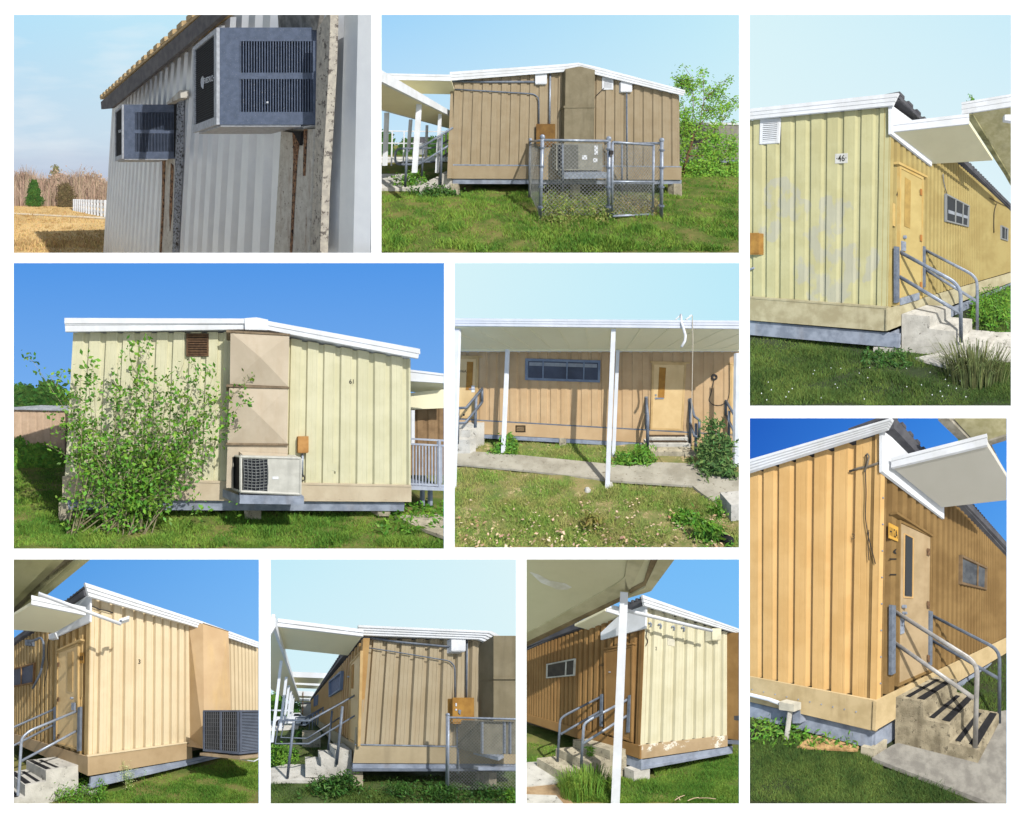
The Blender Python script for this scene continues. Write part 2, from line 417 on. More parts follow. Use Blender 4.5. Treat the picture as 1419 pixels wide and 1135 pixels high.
def blade_tuft(pan, q, n, hgt, rad, m, name, label, width=.008, seed=2, cat='grass tuft', droop=1.0):
    rng = random.Random(seed); c = pan.gnd(q); root = None; V = []; F = []
    for _ in range(n):
        a = rng.uniform(0, 2*math.pi); r = rad*math.sqrt(rng.random()); b = np.array([c[0]+r*math.cos(a), c[1]+r*math.sin(a), -pan.h-.02])
        h = hgt*rng.uniform(.5, 1.15); o = np.array([math.cos(a), math.sin(a), 0])*h*rng.uniform(.2, .9)*droop
        sd = np.array([-math.sin(a), math.cos(a), 0])*width*rng.uniform(.6, 1.3); k = len(V)
        pts = [b, b+o*.2+[0, 0, h*.5], b+o*.55+[0, 0, h*.85], b+o*1.0+[0, 0, h*.8]]; ws = [1, .9, .6, .05]
        for p, w in zip(pts, ws): V += [tuple(p-sd*w), tuple(p+sd*w)]
        for i in range(3): F.append((k+2*i, k+2*i+1, k+2*i+3, k+2*i+2))
    mb = MB(); mb.V = V; mb.F = F
    return mb.build(pan, name, m, None, label=label, cat=cat, recalc=False)
def chain_link(pan, A, B, z0, z1, cell, m, parent, r=.0028):
    # diamond mesh between ground points A, B (xy) from height z0 to z1 above ground
    A = np.array(A[:2]); B = np.array(B[:2]); L = np.linalg.norm(B-A); d = (B-A)/L; H = z1-z0; mb = MB()
    nrm = np.array([-d[1], d[0]])
    def P(s, t): return np.array([A[0]+d[0]*s, A[1]+d[1]*s, -pan.h+z0+t])
    def strip(s0, t0, s1, t1):
        a, b = P(s0, t0), P(s1, t1); dr = b-a; ln = np.linalg.norm(dr)
        if ln < .01: return
        dr /= ln; sd = np.cross(dr, [nrm[0], nrm[1], 0]); w = sd*r; nn = np.array([nrm[0], nrm[1], 0])*r
        mb.add([a-w, a+nn, a+w, b-w, b+nn, b+w], [(0, 1, 4, 3), (1, 2, 5, 4), (0, 3, 5, 2)])
    k = -int(H/cell)-1
    while k*cell < L:
        s0 = k*cell
        for sg in (1, -1):
            if sg == 1: a = (s0, 0.0); b = (s0+H, H)
            else: a = (s0, H); b = (s0+H, 0.0)
            # clip to s in 0..L
            (sa, ta), (sb, tb) = a, b
            if sb <= 0 or sa >= L: continue
            if sa < 0: ta += (0-sa)*(tb-ta)/(sb-sa); sa = 0
            if sb > L: tb = ta+(L-sa)*(tb-ta)/(sb-sa); sb = L
            strip(sa, ta, sb, tb)
        k += 1
    return mb.build(pan, 'chain_link_mesh', m, parent, recalc=False)
# ------------------------------------------------------------------ the white stepped display the nine dioramas stand in
# each diorama stands a little farther back than its left and lower neighbours, so no post or board shades another
D7 = (45.0, 49.4); D8 = (49.7, 54.1); D9 = (54.4, 58.8); D6 = (59.1, 62.2)
D3 = (62.9, 68.4); D4 = (68.7, 73.6); D5 = (73.9, 78.4)
D1 = (86.5, 110.0); D2 = (91.5, 101.0)
R1 = (19, 20.5, 514.6, 350.4); R2 = (528.6, 20.5, 1023.9, 350.4); R3 = (19, 364.6, 615, 760.3)
R4 = (630, 364.6, 1024.4, 758.6); R5 = (1039, 20.5, 1400.8, 562.2); R6 = (1039, 579.6, 1394.8, 1113)
R7 = (19, 775.3, 358.4, 1113.5); R8 = (375, 775.3, 714.8, 1113.5); R9 = (729.6, 775.3, 1024, 1113.5)
M_WHITE = mat('white_board_paint', (252, 252, 252), (250, 250, 250), rough=.9, spec=.1, g=1.0)
def board(rects, Y, name='display_board', th=.25):
    V = []; F = []
    for (a, b, c, d) in rects:
        P = [((u-CX)/FPX*yy, yy, -v/FPX*yy) for yy in (Y, Y+th) for u, v in ((a, b), (c, b), (c, d), (a, d))]
        k = len(V); V += P
        F += [(k, k+3, k+2, k+1), (k+4, k+5, k+6, k+7), (k, k+1, k+5, k+4), (k+1, k+2, k+6, k+5), (k+2, k+3, k+7, k+6), (k+3, k, k+4, k+7)]
    me = bpy.data.meshes.new(name); me.from_pydata(V, [], F); me.materials.append(M_WHITE)
    o = bpy.data.objects.new(name, me); COL.objects.link(o); o['kind'] = 'structure'
    return o
board([(-300, 1113.5, 1700, 1700)], 45.0)
board([(-300, 775.3, 19, 1113.5)], 45.0)
board([(358.4, 775.3, 375, 1113.5)], D8[0]-.02)
board([(714.8, 775.3, 729.6, 1113.5)], D9[0]-.02)
board([(1024, 579.6, 1039, 1113.5)], D6[0]-.02)
board([(-300, 760.3, 625, 1000)], D3[0]-.02)
board([(-300, 364.6, 19, 760.3)], D3[0]-.02)
board([(615, 364.6, 630, 760.3)], D4[0]-.02)
board([(615, 758.6, 1024.4, 1000)], D4[0]-.021)
board([(1024.4, 562.2, 1700, 800)], D5[0]-.02)
board([(1024.4, 364.6, 1039, 562.2)], D5[0]-.02)
board([(1394.8, 575, 1700, 1113.5)], D6[1]+.15)
board([(-300, 20.5, 19, 350.4)], D1[0]-.02)
board([(-300, 350.4, 1045, 620)], D1[0]-.02)
board([(514.6, 20.5, 528.6, 350.4)], D2[0]-.02)
board([(528.6, 350.4, 1045, 600)], D2[0]-.02)
board([(1023.9, 20.5, 1039, 600), (-300, -200, 1700, 20.5), (1400.8, 20.5, 1700, 575)], D1[1]+.3)
_m = bpy.data.meshes.new('ground'); _m.from_pydata([(-400, -400, -17.2), (400, -400, -17.2), (400, 400, -17.2), (-400, 400, -17.2)], [], [(0, 1, 2, 3)])  # wide unseen floor added to bounce light up under the canopies
_m.materials.append(mat('bounce_floor', (200, 198, 192), (188, 186, 180), scale=.2, rough=.9)); _o = bpy.data.objects.new('ground', _m); COL.objects.link(_o); _o['kind'] = 'structure'
def dots(pan, pl, pts, r, m, root, off=.02, name='screw_heads'):
    mb = MB()
    for p in pts:
        c = pan.hit(pl, p, off); mb.tube([c, c+pl.n*.012], r, 6)
    return mb.build(pan, name, m, root)
def sky(pan, m, x_m=.3):
    Y = pan.Yb; V = []
    for yy in (Y, Y+.12):
        for u, v in ((pan.u0-x_m, pan.v0), (pan.u1+x_m, pan.v0), (pan.u1+x_m, pan.v1), (pan.u0-x_m, pan.v1)): V.append(((u-CX)/FPX*yy, yy, -v/FPX*yy))
    me = bpy.data.meshes.new('sky'); me.from_pydata(V, [], [(0, 3, 2, 1), (4, 5, 6, 7), (0, 1, 5, 4), (1, 2, 6, 5), (2, 3, 7, 6), (3, 0, 4, 7)]); me.materials.append(m)
    o = bpy.data.objects.new('sky', me); COL.objects.link(o); o['kind'] = 'structure'; return o

# ------------------------------------------------------------------ shared materials
M_GRASSBASE = mat('grass_ground', (80, 98, 46), (122, 116, 70), scale=1.6, rough=.95, bump=.6, bscale=30, spec=.05)
M_GRASS = mat('grass_blades', (120, 150, 60), (82, 122, 44), scale=1.3, rough=.7, island=.38, spec=.15)
M_GRASSDARK = mat('grass_blades_shaded', (96, 118, 56), (64, 88, 42), scale=1.3, rough=.7, island=.4, spec=.12)  # darker copy of the lawn blades, shade painted into the green
M_LEAF = mat('leaf', (100, 146, 46), (80, 124, 40), scale=3, rough=.55, island=.42, spec=.25)
M_LEAFDARK = mat('leaf_dark', (66, 104, 42), (52, 86, 36), scale=3, rough=.55, island=.45, spec=.2)
M_BARK = mat('bark', (128, 98, 70), (92, 70, 52), scale=20, rough=.9, bump=.5)
M_WHITEMETAL = mat('white_metal', (226, 229, 234), (212, 214, 216), scale=2, rough=.5, streak=.25, streakc=(180, 176, 165))
M_CREAMDECK = mat('cream_deck', (238, 232, 198), (230, 223, 188), scale=.5, rough=.7, streak=.06)
M_GALV = mat('galvanised_steel', (164, 172, 184), (138, 146, 160), scale=9, rough=.42, metal=.35, bump=.1)
M_GALVDARK = mat('painted_grey_pipe', (118, 126, 138), (98, 106, 118), scale=9, rough=.5, metal=.15)
M_BEAM = mat('beam_grey_paint', (150, 158, 172), (120, 128, 142), scale=4, rough=.7, streak=.35, streakc=(110, 96, 84))
M_CONC = mat('concrete', (200, 196, 186), (176, 172, 162), scale=4, rough=.9, bump=.4, bscale=45, spots=.1, spotc=(96, 92, 84), spscale=9)
M_CONCDARK = mat('weathered_concrete', (186, 176, 152), (150, 142, 122), scale=4, rough=.92, bump=.5, bscale=45, spots=.22, spotc=(110, 102, 88), spscale=12)
M_BLACK = mat('black_rubber', (34, 33, 34), (22, 22, 24), scale=9, rough=.8)
M_DARKMESH = mat('dark_grille', (46, 50, 58), (34, 36, 42), scale=30, rough=.7)
M_INNER = mat('inner_board', (90, 80, 66), (70, 62, 52), rough=.9)
M_ROOFDARK = mat('dark_roof_metal', (92, 92, 96), (74, 74, 80), scale=4, rough=.6, streak=.3)
M_WIRE = mat('wire_cable', (62, 58, 56), (40, 38, 38), rough=.7)
M_INK = mat('sign_ink', (44, 42, 40), (36, 34, 32), rough=.7)
M_ORANGEBOX = mat('ochre_paint', (176, 132, 62), (150, 108, 48), scale=5, rough=.65, streak=.4, streakc=(104, 70, 36))

def fascia(pan, pl, top, bot, off, m, root, th=.05, bands=3):
    for j in range(bands):
        a, b = j/bands, (j+1)/bands-.02
        q = [(t[0]+(u[0]-t[0])*a, t[1]+(u[1]-t[1])*a) for t, u in zip(top, bot)]
        r = [(t[0]+(u[0]-t[0])*b, t[1]+(u[1]-t[1])*b) for t, u in zip(top, bot)]
        plate(pan, pl, q+r[::-1], th, off-.022*j).build(pan, 'fascia', m, root)
def roof_slab(pan, pl, top, off, back, m, root, th=.06, drop=.03):
    T = [pan.hit(pl, p, off)-np.array([0, 0, drop+th]) for p in top]
    mb = MB()
    for i in range(len(T)-1): mb.obox(T[i], T[i+1]-T[i], (0, 0, th), back)
    return mb.build(pan, 'roof', m, root)
def core(pan, p, v1, v2, z0, z1, root, inset=.14, name='inner_wall'):
    v1 = np.array(v1, float); v2 = np.array(v2, float); p = np.array(p, float)
    o = p+v1/np.linalg.norm(v1)*inset+v2/np.linalg.norm(v2)*inset; o[2] = z0
    return MB().obox(o, v1, v2, (0, 0, z1-z0)).build(pan, name, M_INNER, root)
def vec(pl, L): return np.array([pl.e[0], pl.e[1], 0])*L
# ================================================================== picture 1: two window air conditioners on a grey ribbed wall
P = Pan(R1, (19, 20), 496/1419, 0, 725, 1400, *D1, 1.95)
sky(P, sky_mat('sky_window_unit', (182, 226, 252), (205, 240, 252), (214, 216, 226), (214, 214, 224), cloud=(.30, .50, (190, 202, 222)), wisp=.75))
M_DRY = mat('dry_field', (200, 170, 118), (176, 148, 100), scale=.5, rough=.95, bump=.5, bscale=12, spots=.22, spotc=(150, 116, 66), spscale=2.5)
ground(P, M_DRY, .01)
path = MB().prism([P.gnd(p, .01) for p in ((-20, 786), (380, 806), (380, 812), (-20, 791))], (0, 0, .03)).build(P, 'path', mat('pale_path', (205, 188, 160)), None, kind='structure')
M_DRYGR = mat('dry_grass', (202, 172, 116), (178, 148, 96), scale=1, rough=.9, island=.3)
grass(P, [([(-5, 830), (360, 830), (360, 950), (-5, 950)], 4500, .10, .02, .5), ([(-5, 896), (340, 900), (340, 925), (-5, 920)], 700, .2, .03, .5), ([(-5, 756), (240, 756), (300, 800), (360, 825), (-5, 830)], 2500, .14, .03, .4)], M_DRYGR, label='short dry tan grass across the open field behind the grey ribbed wall')
# bare woods: a mass of thin trunks and twigs
rng = random.Random(5); mb = MB(); V = []; F = []
for i in range(1500):
    x = rng.uniform(-30, 400); Y = rng.uniform(62, 95); y0 = 725+P.f*1.6/Y
    hgt = rng.uniform(3.5, 8.2)*(0.85+.15*math.sin(x*.03)); X = x*Y/P.f
    a = np.array([X, Y, -1.6]); 
    for k in range(5):
        t = rng.uniform(.1, .8); b = a+np.array([rng.gauss(0, .3), 0, hgt*t]); c = b+np.array([rng.gauss(0, 1.0), rng.gauss(0, .4), hgt*(1-t)*rng.uniform(.5, 1)])
        w = .035; kk = len(V); V += [tuple(b-[w, 0, 0]), tuple(b+[w, 0, 0]), tuple(c+[w*.4, 0, 0]), tuple(c-[w*.4, 0, 0])]; F.append((kk, kk+1, kk+2, kk+3))
    kk = len(V); V += [tuple(a-[.06, 0, 0]), tuple(a+[.06, 0, 0]), tuple(a+[.04, 0, hgt*.8]), tuple(a+[-.04, 0, hgt*.8])]; F.append((kk, kk+1, kk+2, kk+3))
mb.V = V; mb.F = F
cs = [(lambda x, Y: (x*Y/P.f, Y, -1.6+rng.uniform(.2, 1)**.8*6.2*(.8+.2*math.sin(x*.045))))(rng.uniform(-20, 400), rng.uniform(66, 96)) for _ in range(2600)]
lm = leaf_mesh(cs, 9, .26, rng, .55)
b0 = len(mb.V); mb.V += lm.V; mb.F += [tuple(i+b0 for i in f) for f in lm.F]
mb.build(P, 'woods', mat('bare_twigs', (196, 172, 148), (160, 138, 118), scale=.9, rough=.95, island=.4), None, label='line of bare brown winter woods beyond the dry field', cat='woods', kind='stuff', recalc=False)
def small_tree(P, x, yb, yt, wpx, m, name, label, group=None, seed=3, n=420, leaf=.16, Y=None, trunk=M_BARK, cone=False, cat='tree'):
    b = P.gnd((x, yb)) if Y is None else np.array([(x-P.px)*Y/P.f, Y, (P.hy-yb)*Y/P.f]); k = b[1]/P.f; H = (yb-yt)*k; Wd = wpx*k*.5
    r = thing(P, name, b, label, cat, group); rg = random.Random(seed)
    MB().tube([b, b+[.1*Wd, 0, H*.35], b+[-.05*Wd, 0, H*.8]], .03*H, 6, .01*H).build(P, 'trunk', trunk, r)
    cs = []
    for _ in range(n):
        t = rg.random(); ww = Wd*((1-t)**.7 if cone else math.sin(math.pi*min(.97, t*.85+.15))**.6)*(.75+.25*math.sin(t*17+seed)); a = rg.uniform(0, 6.28)
        q = rg.random()**.5; cs.append(b+np.array([ww*q*math.cos(a), ww*q*math.sin(a), H*(.06+.94*t)]))
    leaf_mesh(cs, 9, leaf, rg, leaf*1.2).build(P, 'crown', m, r, recalc=False); return r
small_tree(P, 80, 762, 664, 95, M_LEAFDARK, 'evergreen_tree', 'small dark green bushy evergreen at the edge of the dry field', seed=4, n=300, leaf=.2, cone=True)
small_tree(P, 205, 764, 672, 90, mat('olive_leaf', (112, 100, 66), (90, 78, 52), island=.3), 'shrub', 'brownish olive shrub beside the woods right of the evergreen', seed=6, n=240, leaf=.18, cat='shrub')
small_tree(P, 166, 735, 606, 46, mat('olive_crown', (124, 122, 76), (102, 98, 62), island=.3), 'woodland_tree', 'round olive tree crown rising above the bare woods', seed=8, n=160, leaf=.3, Y=88, trunk=M_BARK)
# white rail fence
fr = thing(P, 'rail_fence', P.gnd((300, 790)), 'white wooden rail fence running behind the grey ribbed wall', 'fence')
A, B = P.gnd((238, 778)), P.gnd((362, 803)); C2 = A+np.array([-1.0, 14, 0])
for i in range(13):
    p = A+(B-A)*i/12; MB().box(p[0]-.09, p[0]+.09, p[1]-.08, p[1]+.08, -1.62, -1.6+1.38).build(P, 'post', M_WHITEMETAL, fr)
for z in (.35, .8, 1.22):
    MB().obox(A+[0, 0, z-.1], B-A, (0, 0, .2), (0, .05, 0)).build(P, 'rail', M_WHITEMETAL, fr)
# building
bd = thing(P, 'metal_building', (2.0, 4, -1.6), 'grey ribbed metal building wall with two window air conditioners hung on it', 'building')
WL = Plane((2.0, 2.0, 0), (0, 1))
M_W1 = mat('grey_ribbed_metal', (228, 231, 234), (221, 224, 228), scale=1.2, rough=.36, metal=.5, streak=.04)
prof1 = [(0, 0), (.095, 0), (.110, -.085), (.185, -.085), (.2, 0)]
corr(P, WL, [(390, 372), (1600, -560)], [(351, 1010), (1600, 1010)], 'wall', M_W1, bd, period=.2*.305/.305, prof=[(a*.305/.2, d) for a, d in prof1])
MB().box(2.09, 7, 1.7, 7.2, -1.7, 1.9).build(P, 'inner_wall', M_W1, bd)
M_FAS1 = mat('dark_fascia', (104, 100, 100), (82, 80, 82), scale=4, rough=.7, streak=.3)
plate(P, WL, [(345, 347), (880, -115), (960, -115), (825, 5), (388, 372), (347, 376)], .05, .22).build(P, 'fascia', M_FAS1, bd)
mb = MB(); T = [P.hit(WL, p, .28) for p in ((343, 338), (900, -140))]; Lr = np.linalg.norm((T[1]-T[0])[:2]); nr = int(Lr/.2)
d = (T[1]-T[0]); mb.obox(T[0], d, (3.5, 0, .35), (0, 0, .03))
for i in range(nr):
    mb.obox(T[0]+d*(i/nr)+[-.01, 0, .03], d*(.55/nr), (3.5, 0, .35), (0, 0, .055))
mb.build(P, 'roof', mat('tan_roof_sheet', (196, 170, 128), (170, 146, 108), scale=5, rough=.7, streak=.2), bd)
M_MOLD = mat('mouldy_trim', (196, 188, 172), (170, 162, 150), scale=6, rough=.8, spots=.3, spotc=(104, 96, 90), spscale=5)
M_DIRTY = mat('dirty_panel', (202, 198, 188), (184, 178, 166), scale=5, rough=.7, spots=.12, spotc=(96, 76, 60), spscale=9, streak=.8, streakc=(132, 92, 60))
M_PLY = mat('weathered_plywood', (150, 146, 138), (112, 108, 102), scale=4, rough=.9, streak=.5, streakc=(80, 76, 72))
plate(P, WL, [(1202, 60), (1256, -20), (1250, 200), (1222, 700), (1214, 960), (1176, 960), (1196, 440)], .05, .02).build(P, 'window_trim', M_MOLD, bd)
plate(P, WL, [(1046, -20), (1216, -20), (1204, 62), (1050, 62)], .03, .0).build(P, 'plywood_panel', M_PLY, bd)
plate(P, WL, [(1060, 455), (1190, 455), (1172, 960), (1030, 960)], .015, .0).build(P, 'dirty_panel', M_DIRTY, bd)
plate(P, WL, [(590, 572), (648, 572), (634, 960), (574, 960)], .015, .0).build(P, 'dirty_panel', M_DIRTY, bd)
plate(P, WL, [(648, 330), (664, 300), (660, 560), (640, 960), (628, 960)], .04, .01).build(P, 'window_trim', mat('bluish_trim', (160, 164, 170), (134, 138, 146), spots=.4, spscale=14), bd)
plate(P, WL, [(604, 352), (660, 300), (662, 330), (610, 356)], .1, .02).build(P, 'drip_cap', M_DIRTY, bd)
plate(P, WL, [(610, 356), (652, 344), (648, 400), (645, 470), (640, 568), (628, 560)], .012, .018).build(P, 'window_opening', M_BLACK, bd)
plate(P, WL, [(1060, 462), (1140, 462), (1134, 520), (1110, 470)], .02, .016).build(P, 'window_opening', M_BLACK, bd)
M_RUST = mat('rust_streak', (158, 122, 92), (112, 82, 62), scale=8, rough=.9, spots=.4, spotc=(36, 30, 28), spscale=10)
for q in ([(1104, 462), (1136, 466), (1122, 560), (1112, 720), (1100, 945), (1094, 945), (1104, 700), (1108, 560)], [(1150, 455), (1160, 455), (1152, 640), (1146, 640)], [(588, 575), (600, 575), (594, 760), (584, 945), (578, 945), (588, 740)], [(622, 590), (632, 600), (626, 780), (618, 860), (616, 780)]):
    plate(P, WL, q, .008, .017).build(P, 'rust_streak', M_RUST, bd)
# air conditioners
M_AC = mat('blue_grey_enamel', (88, 98, 118), (76, 86, 104), scale=6, rough=.45, spots=.1, spotc=(150, 150, 150), spscale=30)
M_ACL = mat('light_grey_frame', (178, 182, 188), (156, 158, 164), scale=9, rough=.5, streak=.3)
M_SIL = mat('silver_print', (210, 214, 220), rough=.5)
def window_ac(Y0, Y1, X0, z0, z1, label, logo):
    ac = thing(P, 'window_air_conditioner', ((X0+2)/2, Y0, z0), label, 'air conditioner', 'window air conditioners on the ribbed wall')
    X1 = 2.02; W = X1-X0; H = z1-z0; s = .035
    mb = MB()            # case: shell with the louvre openings left out
    lx0, lx1 = X0+.2*W, X0+.93*W; rows = [(z0+.535*H, z0+.86*H), (z0+.13*H, z0+.47*H)]
    mb.box(X0, lx0, Y0, Y0+.02, z0, z1); mb.box(lx1, X1, Y0, Y0+.02, z0, z1)
    mb.box(lx0, lx1, Y0, Y0+.02, rows[0][1], z1); mb.box(lx0, lx1, Y0, Y0+.02, rows[1][1], rows[0][0]); mb.box(lx0, lx1, Y0, Y0+.02, z0, rows[1][0])
    mb.box(X0+.002, X1, Y0+.022, Y1, z1-.015, z1); mb.box(X0+.002, X1, Y0+.022, Y1, z0+.012, z0+.026); mb.box(X0+.03, X1, Y1-.02, Y1-.002, z0+.03, z1-.02)
    mb.build(P, 'case', M_AC, ac)
    mb = MB(); mb.box(lx0-.02, lx1+.02, Y0+.06, Y0+.07, z0+.1*H, z0+.9*H); mb.build(P, 'coil', M_DARKMESH, ac)
    for (a, b) in rows:
        n = 27; mb = MB()
        for i in range(n):
            x = lx0+(lx1-lx0)*(i+.5)/n; w = (lx1-lx0)/n*.32
            mb.prism([(x-w, Y0+.001, a), (x+w*.2, Y0+.001, a), (x+w*.2, Y0+.001, b), (x-w, Y0+.001, b)], (w*1.2, .03, 0))
        mb.build(P, 'louvre', M_AC, ac)
    mb = MB(); f = .028     # outer face frame
    for (ya, yb, za, zb) in ((Y0, Y1, z1-.03, z1), (Y0, Y1, z0, z0+.055), (Y0, Y0+.03, z0+.056, z1-.031), (Y1-.02, Y1, z0+.056, z1-.031)):
        mb.box(X0-.022, X0-.001, ya, yb, za, zb)
    mb.build(P, 'front_frame', M_ACL, ac)
    MB().box(X0-.006, X0-.001, Y0+.03, Y1-.02, z0+.055, z1-.03).build(P, 'grille', M_BLACK, ac)
    mb = MB(); n = 34
    for i in range(n):
        z = z0+.06+(H-.095)*(i+.5)/n; mb.box(X0-.012, X0-.007, Y0+.032, Y1-.022, z-.0025, z+.0025)
    mb.build(P, 'grille_bars', M_DARKMESH, ac)
    MB().box(X0+.01, X1-.12, Y0+.005, Y1-.03, z0-.012, z0+.010).build(P, 'base_pan', M_ACL, ac)
    return ac
ac1 = window_ac(2.33, 2.64, 1.36, .48, 1.12, 'large near blue-grey window air conditioner with dark front grille and two louvre rows', True)
pl_ = Plane((1.345, 2.4, 0), (0, 1))
text_on(P, pl_, 'FRIEDRICH', [(753, 253), (795, 238), (753, 276)], M_SIL, ac1, off=.002, name='logo', bold=.02)
mb = MB(); mb.tube([P.hit(pl_, p, .004) for p in ((750, 246), (745, 256), (744, 270), (746, 285), (750, 293), (751, 280), (750, 262), (752, 250))], .0045, 5); mb.build(P, 'logo', M_SIL, ac1)
plate(P, 2.33, rect(1003, 345, 1010, 352), .01).build(P, 'screw', M_SIL, ac1)
ac2 = window_ac(4.34, 4.66, 1.355, .474, 1.14, 'smaller far blue-grey window air conditioner under the end of the eave', False)
pl_ = Plane((1.34, 4.4, 0), (0, 1))
text_on(P, pl_, 'FRIEDRICH', [(415, 459), (429, 455), (415, 470)], M_SIL, ac2, off=.002, name='logo', bold=.02)
# ================================================================== picture 2: tan classroom end behind a chain link enclosure
P = Pan(R2, (528, 20), 496/1419, 500, 515, 1100, *D2, 3.5)
sky(P, sky_mat('sky_fenced_end', (160, 212, 253), (196, 236, 255), (226, 244, 252), (226, 246, 254)))
ground(P, M_GRASSBASE, .03, seed=2)
D = 8.8; PF = P.front(D)
bd = thing(P, 'portable_classroom', (.5, D, -1.6), 'tan gabled classroom end wall behind the chain link enclosure', 'portable classroom')
M_W2 = mat('tan_siding_dull', (162, 146, 119), (154, 137, 109), scale=2.5, rough=.65, streak=.15)
M_W2B = mat('tan_skirt_dull', (164, 147, 119), (156, 138, 109), scale=2.5, rough=.75, streak=.2)
corr(P, PF, [(292, 262), (735, 228), (782, 215), (850, 240), (1188, 322)], [(280, 598), (722, 600), (770, 600), (845, 602), (1190, 606)], 'wall', M_W2, bd)
plate(P, PF, [(277, 597), (1192, 605), (1190, 656), (276, 651)], .03, .01).build(P, 'skirt', M_W2B, bd)
plate(P, PF, [(277, 594), (1192, 602), (1192, 606), (277, 599)], .045, .01).build(P, 'drip_edge', M_GALV, bd)
plate(P, PF, [(284, 652), (1192, 657), (1190, 673), (284, 672)], .05, -.10).build(P, 'beam', M_BEAM, bd)
for x0, y0, x1, y1 in ((275, 672, 305, 716), (762, 676, 790, 726), (1162, 672, 1193, 722)):
    plate(P, D-.02, rect(x0, y0, x1, y1), .35, -.35).build(P, 'pier', M_CONCDARK, bd)
fascia(P, PF, [(272, 228), (735, 196), (782, 191), (850, 206), (1206, 300)], [(274, 263), (735, 227), (782, 214), (850, 238), (1200, 322)], .30, M_WHITEMETAL, bd)
roof_slab(P, PF, [(272, 228), (782, 191), (1206, 300)], .30, (0, 20, 0), M_WHITEMETAL, bd)
core(P, P.hit(PF, (280, 650)), (7.15, 0, 0), (0, 18, 0), P.hit(PF, (280, 640))[2], P.hit(PF, (280, 300))[2], bd)
corr(P, Plane(P.hit(PF, (286, 500)), (0, 1)), [(292, 262), (420, 420)], [(278, 650), (410, 590)], 'wall', M_W2, bd)
# rooftop duct on the wall
du = thing(P, 'duct_housing', P.hit(PF, (786, 510)), 'tall stained beige duct housing on the tan end wall above the fenced unit', 'duct')
M_DUCT = mat('beige_duct', (136, 126, 102), (124, 114, 90), scale=3, rough=.7, streak=.5, streakc=(84, 78, 60))
plate(P, PF, [(732, 216), (790, 206), (848, 220), (846, 364), (730, 364)], .55, 0).build(P, 'upper_section', M_DUCT, du)
plate(P, PF, [(727, 370), (846, 368), (844, 512), (726, 512)], .58, 0).build(P, 'lower_section', M_DUCT, du)
plate(P, PF, [(724, 362), (848, 361), (848, 370), (724, 371)], .61, 0).build(P, 'flange', M_DUCT, du)
# things on the wall
def jbox(pan, pl, q, th, name, label, cat, m, group=None, lid=True):
    r = thing(pan, name, pan.hit(pl, ((q[0]+q[2])/2, q[3]), 0), label, cat, group)
    plate(pan, pl, rect(*q), th, 0).build(pan, 'box_body', m, r)
    if lid: 
        w = (q[2]-q[0])*.04; plate(pan, pl, rect(q[0]-w, q[1]-w, q[2]+w, q[3]-(q[3]-q[1])*.06), .012, th+.001).build(pan, 'cover', m, r)
    return r
M_JB = mat('white_plastic_box', (226, 228, 232), (214, 216, 220), rough=.5)
jbox(P, PF, (613, 233, 656, 276), .16, 'junction_box', 'square white junction box left of the beige duct on the tan wall', 'junction box', M_JB, 'white wall boxes')
jbox(P, PF, (952, 267, 994, 307), .16, 'junction_box', 'square white junction box on the right half of the tan gabled wall', 'junction box', M_JB, 'white wall boxes')
def vent(pan, pl, q, label, m, mback, n=9, fr=.05, name='wall_vent'):
    r = thing(pan, name, pan.hit(pl, q[3] if isinstance(q[0], tuple) else (q[0], q[3]), 0), label, 'vent')
    if not isinstance(q[0], tuple): q = rect(*q)
    mb = MB(); _, I = frame_ring(pan, pl, q[0], q[1], q[2], q[3], fr, .04, 0, mb); mb.build(pan, 'frame', m, r)
    plate(pan, pl, q, .006, 0).build(pan, 'backing', mback, r)
    mb = MB()
    for i in range(n):
        t = (i+.2)/n; a = I[0]+(I[3]-I[0])*t; b = I[1]+(I[2]-I[1])*t; h = (I[3]-I[0])/n*.62
        mb.obox(a, b-a, h, -pl.n*.02)
    mb.build(pan, 'slats', m, r); return r
vent(P, PF, (877, 249, 921, 298), 'white louvred vent under the right roof slope of the tan gable', M_JB, mat('vent_shadow', (130, 132, 136)), 9)
def conduit(pan, pl, pts, r, name, label, m, off=.05, cat='conduit', group=None, rnd=True):
    if rnd: pts = round_path(pts)
    mb = MB(); mb.tube([pan.hit(pl, p, off) for p in pts], r, 8); return mb.build(pan, name, m, None, label=label, cat=cat, group=group, smooth=True)
G2 = 'conduits on the tan gabled wall'
conduit(P, PF, [(280, 265), (430, 268), (612, 267)], .035, 'conduit', 'thick grey conduit running along the top of the tan wall to the white box', M_GALVDARK, group=G2)
conduit(P, PF, [(292, 297), (400, 303), (606, 315), (626, 332), (626, 437)], .022, 'conduit', 'thin bent conduit dropping to the ochre meter box', M_GALVDARK, group=G2)
conduit(P, PF, [(671, 232), (668, 437)], .032, 'conduit', 'straight vertical grey conduit left of the beige duct', M_GALV, group=G2)
conduit(P, PF, [(974, 307), (976, 718)], .024, 'conduit', 'vertical conduit under the right white box down to the ground', M_GALVDARK, group=G2)
conduit(P, PF, [(884, 292), (850, 326)], .012, 'cable', 'short black cable hanging from the white louvred vent', M_WIRE, cat='cable')
M_OCH2 = mat('dull_ochre', (132, 98, 48), (112, 80, 38), scale=5, streak=.3)
mbx = jbox(P, PF, (618, 437, 688, 524), .22, 'meter_box', 'ochre electrical box on the tan wall above the fence corner', 'meter box', M_OCH2)
plate(P, PF, rect(632, 526, 690, 655), .12, .03).build(P, 'lower_cabinet', M_W2B, mbx)
